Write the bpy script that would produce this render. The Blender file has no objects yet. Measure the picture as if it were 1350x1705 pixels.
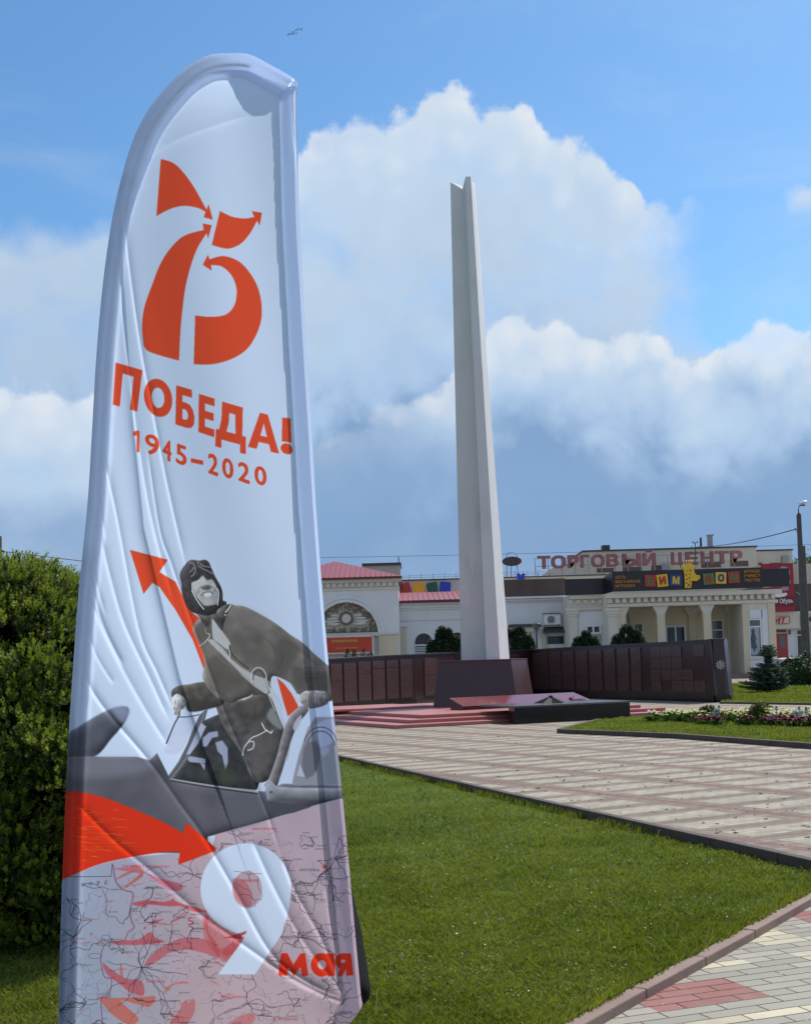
import bpy, bmesh, math, random
import numpy as np
from mathutils import Matrix, Vector

C = bpy.context.scene
COL = C.collection
R = math.radians

# ------------------------------------------------------------------ camera
FPX, CX, PY = 2100.0, 675.0, 1000.0          # focal length and principal point in photo pixels (1350 x 1705)
PITCH, ROLL, EYE = R(3.0), -0.028, 1.6
CAMR = Matrix.Rotation(math.pi/2 + PITCH, 3, 'X') @ Matrix.Rotation(ROLL, 3, 'Z')
EYEP = Vector((0, 0, EYE))
cam_d = bpy.data.cameras.new('camera')
cam = bpy.data.objects.new('camera', cam_d)
COL.objects.link(cam)
cam.matrix_world = Matrix.Translation(EYEP) @ CAMR.to_4x4()
cam_d.sensor_width = 36.0
cam_d.lens = FPX/1705*36.0
cam_d.shift_y = (PY - 852.5)/1705
cam_d.clip_start = 0.05
cam_d.clip_end = 3000
C.camera = cam
C.render.resolution_x, C.render.resolution_y = 810, 1024

def ray(px, py):
    return (CAMR @ Vector(((px-CX)/FPX, -(py-PY)/FPX, -1.0)))
def W(px, py, Y):                       # the point of the world plane y = Y behind a photo pixel
    d = ray(px, py)
    return EYEP + d*(Y/d.y)
def G(px, py, z=0.0):                   # the point of the level z behind a photo pixel
    d = ray(px, py)
    return EYEP + d*((z-EYE)/d.z)
def D(px, py, dist):
    d = ray(px, py)
    return EYEP + d*dist

# ------------------------------------------------------------------ light, sky
SUN_AZ, SUN_EL = R(43), R(51)           # azimuth clockwise from the view direction (+Y)
SUNV = Vector((math.sin(SUN_AZ)*math.cos(SUN_EL), math.cos(SUN_AZ)*math.cos(SUN_EL), math.sin(SUN_EL)))
sun_d = bpy.data.lights.new('sun', 'SUN')
sun_d.energy = 4.8
sun_d.angle = R(0.5)
sun_d.color = (1.0, 0.955, 0.88)
sun = bpy.data.objects.new('sun', sun_d)
COL.objects.link(sun)
sun.location = (30, 20, 60)
sun.rotation_euler = SUNV.to_track_quat('Z', 'Y').to_euler()
C.view_settings.view_transform = 'Standard'
C.view_settings.look = 'None'
C.view_settings.gamma = 1.0
C.view_settings.exposure = 0.0

class NT:
    """small helper to write node trees as expressions"""
    def __init__(s, tree):
        s.t = tree; s.n = tree.nodes; s.l = tree.links
    def put(s, sock, v):
        if isinstance(v, bpy.types.NodeSocket): s.l.new(v, sock)
        elif v is not None: sock.default_value = v
    def m(s, op, a, b=None, c=None, clamp=False):
        n = s.n.new('ShaderNodeMath'); n.operation = op; n.use_clamp = clamp
        for i, v in enumerate((a, b, c)):
            if v is not None: s.put(n.inputs[i], v)
        return n.outputs[0]
    def vm(s, op, a, b=None, out=0):
        n = s.n.new('ShaderNodeVectorMath'); n.operation = op
        s.put(n.inputs[0], a)
        if b is not None: s.put(n.inputs[3] if op == 'SCALE' else n.inputs[1], b)
        return n.outputs[out]
    def noise(s, vec, scale, detail=4, rough=.5, dist=0, out=0):
        n = s.n.new('ShaderNodeTexNoise')
        if vec is not None: s.l.new(vec, n.inputs['Vector'])
        n.inputs['Scale'].default_value = scale; n.inputs['Detail'].default_value = detail
        n.inputs['Roughness'].default_value = rough; n.inputs['Distortion'].default_value = dist
        return n.outputs[out]
    def mix(s, f, a, b, mode='MIX'):
        n = s.n.new('ShaderNodeMix'); n.data_type = 'RGBA'; n.blend_type = mode
        s.put(n.inputs[0], f)
        for k, v in ((6, a), (7, b)):
            if not isinstance(v, bpy.types.NodeSocket) and len(v) == 3: v = (*v, 1)
            s.put(n.inputs[k], v)
        return n.outputs[2]
    def ss(s, a, b, x):
        n = s.n.new('ShaderNodeMapRange'); n.interpolation_type = 'SMOOTHSTEP'
        s.put(n.inputs[0], x); s.put(n.inputs[1], a); s.put(n.inputs[2], b)
        return n.outputs[0]
    def ramp(s, f, stops, interp='LINEAR'):
        n = s.n.new('ShaderNodeValToRGB'); n.color_ramp.interpolation = interp
        e = n.color_ramp.elements
        while len(e) < len(stops): e.new(1)
        for q, (p, c) in zip(e, stops):
            q.position = p; q.color = (*c, 1) if len(c) == 3 else c
        s.put(n.inputs[0], f)
        return n.outputs[0]
    def curve(s, x, pts):
        n = s.n.new('ShaderNodeFloatCurve')
        c = n.mapping.curves[0]
        while len(c.points) < len(pts): c.points.new(0.5, 0.5)
        for p, (a, b) in zip(c.points, pts):
            p.location = (a, b); p.handle_type = 'VECTOR'
        n.mapping.update()
        s.put(n.inputs['Value'], x)
        return n.outputs[0]
    def bump(s, h, strength=.3, dist=.02, normal=None):
        n = s.n.new('ShaderNodeBump'); n.inputs['Strength'].default_value = strength
        n.inputs['Distance'].default_value = dist
        s.put(n.inputs['Height'], h)
        if normal is not None: s.put(n.inputs['Normal'], normal)
        return n.outputs[0]

def make_world():
    w = bpy.data.worlds.new('World'); C.world = w; w.use_nodes = True
    k = NT(w.node_tree); k.n.clear()
    sky = k.n.new('ShaderNodeTexSky'); sky.sky_type = 'NISHITA'; sky.sun_disc = False
    sky.sun_elevation = SUN_EL; sky.sun_rotation = SUN_AZ
    sky.air_density = 1.0; sky.dust_density = 0.6; sky.ozone_density = 1.2
    tc = k.n.new('ShaderNodeTexCoord')
    d = k.vm('NORMALIZE', tc.outputs['Generated'])
    sp = k.n.new('ShaderNodeSeparateXYZ'); k.l.new(d, sp.inputs[0])
    az = k.m('ARCTAN2', sp.outputs[0], sp.outputs[1])       # compass direction, 0 = +Y
    el = k.m('ARCSINE', sp.outputs[2])                      # height above the horizon
    AZ0, AZW, ELW = -30, 60, 40                             # degrees covered by the curves
    u = k.m('MULTIPLY_ADD', az, 180/math.pi/AZW, -AZ0/AZW, clamp=True)
    v = k.m('MULTIPLY', el, 180/math.pi/ELW)
    def uv(px, py):
        q = ray(px, py).normalized()
        return ((math.degrees(math.atan2(q.x, q.y))-AZ0)/AZW, math.degrees(math.asin(q.z))/ELW)
    nb = k.noise(d, 9, 2, .5)
    nm = k.noise(d, 22, 8, .58)
    nf = k.noise(d, 60, 6, .6)
    d2 = k.vm('ADD', d, (1.7, 4.2, 2.9))
    nb2 = k.noise(d2, 11, 2, .5); nm2 = k.noise(d2, 30, 6, .6)
    vo = k.n.new('ShaderNodeTexVoronoi'); vo.feature = 'SMOOTH_F1'; vo.inputs['Scale'].default_value = 42; vo.inputs['Smoothness'].default_value = .35
    k.l.new(k.vm('ADD', d, k.vm('SCALE', k.noise(d, 30, 3, .5, out=1), .02)), vo.inputs['Vector']); bil = k.m('SUBTRACT', .45, vo.outputs['Distance'])
    nlum = k.noise(k.vm('ADD', d, (3.1, .7, .2)), 14, 8, .55, .4)
    blue = k.mix(1.0, sky.outputs[0], (0.80, 1.20, 1.46, 1), 'MULTIPLY')
    col = blue
    S = 10.0                                                # radiance units: background strength is 0.1
    # high thin veil with soft streaks
    veil = k.noise(k.vm('MULTIPLY', d, (1, 1, 3.2)), 3.0, 6, .6, .6)
    col = k.mix(k.m('MULTIPLY', k.ss(.42, .8, veil), .30), col, (.62*S, .74*S, .86*S))
    def layer(col, pts, amp, fine, width, ramp, dep, op=1.0, lum=.35, bottom=None, fade=None):
        P = sorted(uv(*p) for p in pts)
        u2 = k.m('ADD', u, k.m('ADD', k.m('MULTIPLY', k.m('SUBTRACT', nb2, .5), .05), k.m('MULTIPLY', k.m('SUBTRACT', nm2, .5), .035)), clamp=True)
        top = k.curve(u2, [(0, P[0][1])] + P + [(1, P[-1][1])])
        e = k.m('ADD', k.m('MULTIPLY', k.m('SUBTRACT', nm, .5), amp), k.m('MULTIPLY', k.m('SUBTRACT', nf, .5), fine))
        e = k.m('ADD', e, k.m('MULTIPLY', k.m('SUBTRACT', nb, .5), amp*.7))
        e = k.m('ADD', e, k.m('MULTIPLY', bil, amp*.55))
        dd = k.m('ADD', k.m('SUBTRACT', top, v), e)         # depth under the cloud top (1 = 40 degrees)
        a = k.m('MULTIPLY', k.ss(0, width, dd), op)
        a = k.m('MULTIPLY', a, k.m('MULTIPLY_ADD', k.ss(.3, .62, nlum), .42, .60), clamp=True)
        if fade: a = k.m('MULTIPLY', a, k.m('SUBTRACT', 1, k.m('MULTIPLY', k.ss(uv(fade[0], 420)[0], uv(fade[1], 420)[0], k.m('ADD', u, k.m('MULTIPLY', k.m('SUBTRACT', nm2, .5), .06))), fade[2])))
        if bottom: a = k.m('MULTIPLY', a, k.ss(uv(1315, bottom[1])[1], uv(1315, bottom[0])[1], k.m('ADD', v, k.m('MULTIPLY', k.m('SUBTRACT', nm, .5), .03))))
        t = k.m('ADD', k.m('DIVIDE', dd, dep), k.m('ADD', k.m('MULTIPLY', k.m('SUBTRACT', nlum, .5), lum), k.m('MULTIPLY', bil, -lum*.35)), clamp=True)
        c = k.ramp(t, [(p, tuple(x*S for x in q)) for p, q in ramp])
        return k.mix(a, col, c)
    BR, MID, GB, DK, HZ = (.78,.83,.89), (.54,.68,.85), (.40,.56,.79), (.23,.375,.61), (.29,.43,.66)
    # left bank and far veil
    col = layer(col, [(-500,500),(-200,420),(0,362),(60,352),(150,356),(200,365),(300,400),(420,390),(520,380),(560,420),(900,520),(1200,560),(1800,600)],
                .05, .012, .05, [(0,(.58,.69,.81)),(.2,(.48,.61,.78)),(.5,(.44,.57,.76)),(.75,(.30,.44,.67)),(1,(.22,.36,.60))], .36, 1.0, .5)
    # the tall cumulus behind the stele
    col = layer(col, [(200,640),(320,480),(400,400),(460,300),(500,232),(530,198),(560,182),(610,186),(650,192),(690,172),(722,138),(745,124),(770,124),(790,150),(812,168),
                      (850,158),(880,176),(900,214),(950,232),(1000,262),(1035,292),(1058,342),(1100,340),(1140,330),(1170,345),(1200,380),(1230,430),(1270,500),(1320,600),(1400,800),(1700,900)],
                .046, .032, .015, [(0,BR),(.07,(.68,.77,.88)),(.24,MID),(.5,(.50,.63,.80)),(.72,GB),(.9,DK),(1,DK)], .40, 1.0, .7, None, (1040, 1190, 1.0))
    # small puff at the right edge
    col = layer(col, [(1180,600),(1250,470),(1276,370),(1292,312),(1312,300),(1340,298),(1380,306),(1440,420),(1500,700)],
                .026, .03, .022, [(0,(.78,.82,.86)),(.25,MID),(.6,(.42,.56,.74)),(1,(.36,.52,.72))], .14, .95, .3, (318,372))
    # second row of cumulus tops
    col = layer(col, [(100,980),(300,860),(500,760),(640,680),(730,640),(790,560),(825,515),(870,512),(905,528),(950,532),(1000,560),(1040,545),(1080,542),(1105,570),(1150,600),(1180,600),
                      (1205,565),(1250,556),(1300,540),(1345,538),(1400,560),(1500,640),(1800,720)],
                .038, .030, .013, [(0,BR),(.10,(.70,.78,.88)),(.22,MID),(.42,GB),(.65,DK),(.85,DK),(1,HZ)], .26, 1.0, .75, None, (800, 560, .8))
    # low scud and the dark base towards the horizon
    col = layer(col, [(-500,840),(0,800),(200,790),(480,760),(560,760),(640,690),(700,700),(780,730),(860,745),(960,735),(1050,760),(1200,770),(1270,725),(1330,735),(1500,760)],
                .034, .02, .05, [(0,(.27,.42,.66)),(.25,(.24,.39,.63)),(.55,(.225,.37,.60)),(.82,(.28,.42,.65)),(1,(.35,.50,.72))], .22, .82, .22)
    # broken cloud over the rest of the dome (behind and above the viewer)
    front = k.m('MULTIPLY', k.ss(-.2, .55, sp.outputs[1]), k.ss(.75, .55, sp.outputs[2]))
    rest = k.m('MULTIPLY', k.ss(.48, .66, k.noise(d, 2.6, 8, .55)), k.m('SUBTRACT', 1, front))
    col = k.mix(k.m('MULTIPLY', rest, .9), col, (.8*S, .84*S, .88*S))
    bg = k.n.new('ShaderNodeBackground'); k.l.new(col, bg.inputs[0]); bg.inputs[1].default_value = 0.1
    out = k.n.new('ShaderNodeOutputWorld'); k.l.new(bg.outputs[0], out.inputs[0])
    w.cycles.sampling_method = 'MANUAL'; w.cycles.sample_map_resolution = 1024
make_world()
# ------------------------------------------------------------------ helpers
rnd = random.Random(7)
nrg = np.random.default_rng(11)

class MB:
    """collects vertices and faces; build() links them as ONE mesh object"""
    def __init__(s): s.v = []; s.f = []; s.mi = []; s.cur = 0
    def add(s, vs, fs):
        o = len(s.v); s.v += [tuple(p) for p in vs]
        s.f += [tuple(i+o for i in f) for f in fs]; s.mi += [s.cur]*len(fs)
        return s
    def box(s, x0, y0, z0, x1, y1, z1):
        x0, x1 = min(x0, x1), max(x0, x1); y0, y1 = min(y0, y1), max(y0, y1); z0, z1 = min(z0, z1), max(z0, z1)
        return s.add([(x0,y0,z0),(x1,y0,z0),(x1,y1,z0),(x0,y1,z0),(x0,y0,z1),(x1,y0,z1),(x1,y1,z1),(x0,y1,z1)],
                     [(0,3,2,1),(4,5,6,7),(0,1,5,4),(1,2,6,5),(2,3,7,6),(3,0,4,7)])
    def hexa(s, lo, hi):                 # two loops of n points: bottom and top
        n = len(lo)
        return s.add(list(lo)+list(hi), [tuple(reversed(range(n))), tuple(range(n, 2*n))] +
                     [(i, (i+1) % n, n+(i+1) % n, n+i) for i in range(n)])
    def prism(s, poly, z0, z1):
        return s.hexa([(p[0], p[1], z0) for p in poly], [(p[0], p[1], z1) for p in poly])
    def plate(s, poly, y0, y1):          # polygon in x, z pushed from y0 to y1
        lo = [(p[0], y0, p[1]) for p in poly]; hi = [(p[0], y1, p[1]) for p in poly]
        return s.hexa(lo, hi)
    def tube(s, pts, rad, seg=8, cap=True):
        pts = [Vector(p) for p in pts]; n = len(pts)
        if not hasattr(rad, '__len__'): rad = [rad]*n
        vs = []; up = Vector((0, 0, 1))
        for i, p in enumerate(pts):
            t = (pts[min(i+1, n-1)]-pts[max(i-1, 0)]).normalized()
            a = t.cross(up if abs(t.z) < .95 else Vector((1, 0, 0))).normalized(); b = t.cross(a)
            for k in range(seg):
                w = 2*math.pi*k/seg
                vs.append(p+(a*math.cos(w)+b*math.sin(w))*rad[i])
        fs = [(i*seg+k, i*seg+(k+1) % seg, (i+1)*seg+(k+1) % seg, (i+1)*seg+k) for i in range(n-1) for k in range(seg)]
        if cap: fs += [tuple(range(seg)), tuple(reversed(range((n-1)*seg, n*seg)))]
        return s.add(vs, fs)
    def lathe(s, prof, c=(0, 0, 0), seg=16):
        vs = [(c[0]+r*math.cos(2*math.pi*k/seg), c[1]+r*math.sin(2*math.pi*k/seg), c[2]+z) for r, z in prof for k in range(seg)]
        n = len(prof)
        fs = [(i*seg+k, i*seg+(k+1) % seg, (i+1)*seg+(k+1) % seg, (i+1)*seg+k) for i in range(n-1) for k in range(seg)]
        fs += [tuple(reversed(range(seg))), tuple(range((n-1)*seg, n*seg))]
        return s.add(vs, fs)
    def build(s, name, mats, parent=None, bevel=0, smooth=False, fix=True):
        me = bpy.data.meshes.new(name); me.from_pydata(s.v, [], s.f)
        if not isinstance(mats, (list, tuple)): mats = [mats]
        for q in mats: me.materials.append(q)
        if len(mats) > 1: me.polygons.foreach_set('material_index', s.mi)
        if fix:
            b = bmesh.new(); b.from_mesh(me); bmesh.ops.recalc_face_normals(b, faces=b.faces); b.to_mesh(me); b.free()
        if smooth: me.polygons.foreach_set('use_smooth', [True]*len(me.polygons))
        o = bpy.data.objects.new(name, me); COL.objects.link(o)
        if parent: o.parent = parent
        if bevel:
            q = o.modifiers.new('bevel', 'BEVEL'); q.width = bevel; q.segments = 2; q.limit_method = 'ANGLE'
        return o

def fast_mesh(name, V, F, mats, parent=None, mi=None, smooth=False):
    """a mesh from numpy arrays: V (n,3), F (m,k) faces of equal size"""
    V = np.asarray(V, np.float32); F = np.asarray(F, np.int32)
    me = bpy.data.meshes.new(name)
    me.vertices.add(len(V)); me.vertices.foreach_set('co', V.ravel())
    m, k = F.shape
    me.loops.add(m*k); me.loops.foreach_set('vertex_index', F.ravel())
    me.polygons.add(m); me.polygons.foreach_set('loop_start', np.arange(0, m*k, k, dtype=np.int32))
    try: me.polygons.foreach_set('loop_total', np.full(m, k, np.int32))
    except Exception: pass
    if not isinstance(mats, (list, tuple)): mats = [mats]
    for q in mats: me.materials.append(q)
    if mi is not None: me.polygons.foreach_set('material_index', np.asarray(mi, np.int32))
    if smooth: me.polygons.foreach_set('use_smooth', np.ones(m, bool))
    me.update(calc_edges=True); me.validate()
    o = bpy.data.objects.new(name, me); COL.objects.link(o)
    if parent: o.parent = parent
    return o

def tag(o, label=None, cat=None, group=None, kind=None):
    if label: o['label'] = label
    if cat: o['category'] = cat
    if group: o['group'] = group
    if kind: o['kind'] = kind
    return o
def empty(name, loc=(0, 0, 0), rz=0, label=None, cat=None, group=None):
    o = bpy.data.objects.new(name, None); COL.objects.link(o)
    o.location = loc; o.rotation_euler = (0, 0, rz); o.empty_display_size = .2
    # children get built in world space: keep them there
    return tag(o, label, cat, group)
def adopt(root, *objs):
    """parent objects that were built in world space, leaving them where they are"""
    mi = (Matrix.Translation(root.location) @ root.rotation_euler.to_matrix().to_4x4()).inverted()
    for o in objs:
        o.parent = root; o.matrix_parent_inverse = mi
    return objs[0]
def copy_tree(o, parent=None):
    c = o.copy(); COL.objects.link(c)
    if parent: c.parent = parent
    for ch in list(o.children): copy_tree(ch, c)
    return c
def struct(o): o['kind'] = 'structure'; return o

def text_mesh(txt, size=1.0, extrude=.0, bold=0.0, res=4):
    """letters from the built-in font as vertices + faces (x right, y up)"""
    cu = bpy.data.curves.new('letters', 'FONT'); cu.body = txt; cu.size = size; cu.extrude = extrude; cu.offset = bold
    cu.resolution_u = res
    ob = bpy.data.objects.new('letters', cu); COL.objects.link(ob)
    dg = bpy.context.evaluated_depsgraph_get()
    me = bpy.data.meshes.new_from_object(ob.evaluated_get(dg))
    vs = [tuple(v.co) for v in me.vertices]; fs = [tuple(p.vertices) for p in me.polygons]
    bpy.data.objects.remove(ob); bpy.data.meshes.remove(me); bpy.data.curves.remove(cu)
    return vs, fs
def letters(mb, txt, x0, z0, x1, z1, y, depth=.02, bold=0.0, shear=0.0):
    """fit a word into the x/z rectangle of a plane facing -Y; bold thickens the strokes with shifted copies"""
    vs, fs = text_mesh(txt, 1.0, .5, 0)
    if not vs: return mb
    a = np.array(vs); mn, mx = a.min(0), a.max(0)
    bx = bold
    sx = (x1-x0)/(mx[0]-mn[0]+2*bx); sz = (z1-z0)/(mx[1]-mn[1]+bx)
    sh = ((0,0),) if not bold else ((-1,-.5),(1,-.5),(-1,.5),(1,.5),(0,0))
    for i, (u, w) in enumerate(sh):
        out = [(x0+(p[0]-mn[0]+bx*(1+u))*sx+shear*(p[1]-mn[1])*sz, y-(p[2]+.5)*depth-(.0012+.0001*abs(y))*i, z0+(p[1]-mn[1]+bx*(.5+w))*sz) for p in a]
        mb.add(out, fs)
    return mb

# ------------------------------------------------------------------ materials
def mat(name, col, rough=.6, var=.12, scale=3.0, bump=0.0, bscale=40, metal=0.0, spec=.5, detail=4, dirt=None):
    m = bpy.data.materials.new(name); m.use_nodes = True
    k = NT(m.node_tree); b = m.node_tree.nodes['Principled BSDF']
    tc = k.n.new('ShaderNodeTexCoord').outputs['Object']
    n1 = k.noise(tc, scale, detail, .6)
    lo = tuple(c*(1-var) for c in col); hi = tuple(min(1, c*(1+var)) for c in col)
    c = k.ramp(n1, [(.3, lo), (.7, hi)])
    if dirt is not None:
        dcol, amt, ds = dirt
        st = k.noise(k.vm('MULTIPLY', tc, (1, 1, .22)), ds, 6, .65)
        c = k.mix(k.m('MULTIPLY', k.ss(.5, .78, st), amt), c, dcol)
    k.l.new(c, b.inputs['Base Color'])
    b.inputs['Roughness'].default_value = rough; b.inputs['Metallic'].default_value = metal
    b.inputs['Specular IOR Level'].default_value = spec
    if bump: k.l.new(k.bump(k.noise(tc, bscale, 5, .6), bump, .02), b.inputs['Normal'])
    return m

M = {}
M['white_concrete'] = mat('white_concrete', (.66,.66,.66), .75, .05, .6, .15, 12, dirt=((.45,.44,.42), .55, 2.6))
M['red_granite'] = mat('red_granite', (.40,.135,.115), .45, .14, 18, 0, detail=6, dirt=((.40,.22,.2), .3, 2))
M['dark_granite'] = mat('dark_granite', (.040,.018,.020), .28, .25, 30, 0, detail=6)
M['polished_red'] = mat('polished_red', (.20,.055,.055), .14, .2, 25, 0, detail=6)
M['black_granite'] = mat('black_granite', (.006,.006,.008), .22, .2, 30, 0)
M['bronze'] = mat('bronze', (.014,.014,.018), .7, .2, 12, .1, 40, spec=.25)
M['white_wall'] = mat('white_wall', (.72,.735,.74), .85, .04, .25, .05, 6, dirt=((.5,.5,.47), .3, .5))
M['cream_wall'] = mat('cream_wall', (.66,.58,.41), .85, .05, .3, .05, 6, dirt=((.42,.37,.27), .35, .6))
M['cream_trim'] = mat('cream_trim', (.68,.645,.54), .85, .05, .4, .05, 6, dirt=((.42,.40,.33), .35, .7))
M['old_plaster'] = mat('old_plaster', (.42,.40,.35), .9, .14, .35, .1, 5, dirt=((.22,.20,.17), .6, .4))
M['brick_parapet'] = mat('brick_parapet', (.56,.52,.43), .9, .07, .3, .1, 8, dirt=((.35,.31,.25), .4, .5))
M['roof_red'] = mat('roof_red', (.27,.06,.075), .5, .1, .5, 0)
M['roof_edge'] = mat('roof_edge', (.10,.022,.028), .5, .1, 1)
M['roof_dark'] = mat('roof_dark', (.055,.05,.055), .7, .15, 1)
M['fascia_brown'] = mat('fascia_brown', (.115,.075,.06), .6, .15, .6)
M['sign_black'] = mat('sign_black', (.012,.010,.014), .35, .1, 1)
M['letter_red'] = mat('letter_red', (.31,.125,.13), .7, .18, .8)
M['glass_dark'] = mat('glass_dark', (.02,.025,.03), .06, .2, .3)
M['glass_grey'] = mat('glass_grey', (.10,.12,.13), .08, .2, .3)
M['glass_green'] = mat('glass_green', (.25,.34,.31), .15, .1, .5)
M['frame_white'] = mat('frame_white', (.75,.75,.73), .5, .03, 1)
M['metal_grey'] = mat('metal_grey', (.30,.31,.33), .45, .12, 1, metal=.3)
M['metal_dark'] = mat('metal_dark', (.045,.045,.05), .5, .15, 2)
M['concrete_pole'] = mat('concrete_pole', (.10,.093,.086), .9, .18, 2, .2, 20)
M['stone_brown'] = mat('stone_brown', (.28,.20,.155), .8, .12, 2)
M['stone_relief'] = mat('stone_relief', (.46,.43,.36), .9, .16, 2.2, .5, 5, dirt=((.22,.18,.13), .7, 2.2))
M['relief_pale'] = mat('relief_pale', (.62,.61,.55), .85, .1, 1.5, .3, 8)
M['banner_red'] = mat('banner_red', (.55,.055,.022), .6, .06, .6)
M['banner_gold'] = mat('banner_gold', (.55,.33,.05), .6, .06, 2)
M['billboard_red'] = mat('billboard_red', (.30,.015,.03), .5, .12, .5)
M['paint_grey'] = mat('paint_grey', (.42,.44,.46), .5, .06, 1)
M['paint_white'] = mat('paint_white', (.80,.80,.80), .4, .03, 1)
M['orange'] = mat('orange', (.58,.25,.03), .5, .05, 1)
M['yellow'] = mat('yellow', (.80,.50,.03), .5, .05, 1)
M['blue'] = mat('blue', (.015,.06,.32), .5, .05, 1)
M['green'] = mat('green', (.10,.22,.07), .5, .08, 1)
M['red'] = mat('red', (.48,.04,.035), .5, .05, 1)
M['panel_red'] = mat('panel_red', (.40,.04,.03), .4, .05, 1)
M['panel_yellow'] = mat('panel_yellow', (.75,.36,.01), .4, .05, 1)
M['panel_green'] = mat('panel_green', (.018,.085,.055), .4, .05, 1)
M['panel_blue'] = mat('panel_blue', (.008,.045,.40), .4, .05, 1)
M['car_white'] = mat('car_white', (.78,.79,.81), .18, .02, 1)
M['rubber'] = mat('rubber', (.015,.015,.016), .8, .1, 4)
M['skin'] = mat('skin', (.55,.30,.22), .55, .06, 20)
M['black_cloth'] = mat('black_cloth', (.004,.0045,.005), .9, .2, 8, .3, 30, spec=.15)
M['dark_trousers'] = mat('dark_trousers', (.02,.022,.028), .85, .2, 8, .2, 30)
M['hair'] = mat('hair', (.025,.016,.012), .6, .2, 30)
M['bark'] = mat('bark', (.09,.065,.045), .9, .3, 8, .5, 20)
M['kerb_pink'] = mat('kerb_pink', (.25,.170,.138), .85, .12, 3, .25, 60, dirt=((.13,.10,.085), .4, 3))
M['kerb_dark'] = mat('kerb_dark', (.082,.060,.050), .85, .18, 3, .25, 50)

def leaf_mat(name, dark, light, tr=.25, scale=3.0, rough=.55, patch=None):
    m = bpy.data.materials.new(name); m.use_nodes = True
    k = NT(m.node_tree); b = m.node_tree.nodes['Principled BSDF']
    g = k.n.new('ShaderNodeNewGeometry')
    n = k.noise(g.outputs['Position'], scale, 3, .6)
    f = k.m('ADD', k.m('MULTIPLY', k.ss(.3, .7, n), .6), k.m('MULTIPLY', g.outputs['Random Per Island'], .4))
    c = k.mix(f, dark, light)
    if patch:                            # mown lawn: lighter, tired and deep green patches
        pn = k.noise(g.outputs['Position'], .42, 5, .62, .4); c = k.mix(k.m('MULTIPLY', k.ss(.56, .70, pn), .45), c, (.24,.25,.055))
        c = k.mix(k.m('MULTIPLY', k.ss(.46, .34, pn), .40), c, (.055,.105,.016))
        p2 = k.noise(g.outputs['Position'], 2.1, 4, .6); c = k.mix(k.m('MULTIPLY', k.ss(.63, .72, p2), .5), c, (.30,.26,.10))
    k.l.new(c, b.inputs['Base Color']); b.inputs['Roughness'].default_value = rough
    b.inputs['Specular IOR Level'].default_value = .18
    t = k.n.new('ShaderNodeBsdfTranslucent')
    k.l.new(k.mix(1.0, c, (1.2, 1.15, .55), 'MULTIPLY'), t.inputs[0])
    mx = k.n.new('ShaderNodeMixShader'); mx.inputs[0].default_value = tr
    k.l.new(b.outputs[0], mx.inputs[1]); k.l.new(t.outputs[0], mx.inputs[2])
    k.l.new(mx.outputs[0], m.node_tree.nodes['Material Output'].inputs[0])
    return m
M['grass'] = leaf_mat('grass', (.115,.160,.020), (.240,.280,.046), .40, .9, patch=True)
M['grass_dry'] = leaf_mat('grass_dry', (.20,.20,.06), (.30,.28,.12), .3, 2)
M['yew_old'] = leaf_mat('yew_old', (.024,.040,.011), (.065,.090,.022), .2, 4)
M['yew_new'] = leaf_mat('yew_new', (.15,.215,.022), (.28,.34,.045), .4, 5)
M['juniper'] = leaf_mat('juniper', (.022,.042,.020), (.062,.095,.045), .15, 1.5)
M['spruce'] = leaf_mat('spruce', (.034,.056,.038), (.085,.120,.078), .12, 3)
M['hedge'] = leaf_mat('hedge', (.014,.034,.008), (.034,.066,.014), .15, 2)
M['boxwood'] = leaf_mat('boxwood', (.03,.05,.008), (.11,.14,.02), .25, 6)
M['flower_leaf'] = leaf_mat('flower_leaf', (.035,.07,.015), (.09,.15,.03), .3, 6)
M['far_leaf'] = leaf_mat('far_leaf', (.05,.09,.03), (.13,.19,.06), .3, .5)
M['petal_cream'] = leaf_mat('petal_cream', (.62,.58,.36), (.78,.76,.55), .3, 8)
M['petal_white'] = leaf_mat('petal_white', (.75,.75,.70), (.82,.82,.78), .3, 8)
M['petal_wine'] = leaf_mat('petal_wine', (.085,.010,.022), (.20,.025,.065), .2, 8)
M['petal_red'] = leaf_mat('petal_red', (.40,.03,.02), (.55,.10,.06), .2, 30)

def plaque_mat():
    m = mat('plaque', (.072,.034,.034), .28, .2, 26, 0, detail=6)   # rows of engraved names: short pale strokes in lines
    k = NT(m.node_tree); b = m.node_tree.nodes['Principled BSDF']; src = b.inputs['Base Color'].links[0].from_socket
    g = k.n.new('ShaderNodeNewGeometry').outputs['Position']; sp = k.n.new('ShaderNodeSeparateXYZ'); k.l.new(g, sp.inputs[0])
    fz = k.m('FRACT', k.m('DIVIDE', sp.outputs[2], .085)); row = k.m('FLOOR', k.m('DIVIDE', sp.outputs[2], .085))
    cv = k.n.new('ShaderNodeCombineXYZ'); k.l.new(k.m('MULTIPLY', k.m('ADD', sp.outputs[0], sp.outputs[1]), 1), cv.inputs[0]); k.l.new(k.m('MULTIPLY', row, 3.7), cv.inputs[1])
    st = k.m('MULTIPLY', band(k, fz, .25, .7, .08), k.m('MULTIPLY', k.ss(.42, .52, k.noise(cv.outputs[0], 26, 2, .6)), k.ss(.34, .42, k.noise(cv.outputs[0], 2.2, 1, .5))))
    k.l.new(k.mix(k.m('MULTIPLY', st, .34), src, (.22,.15,.13)), b.inputs['Base Color'])
    return m
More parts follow.
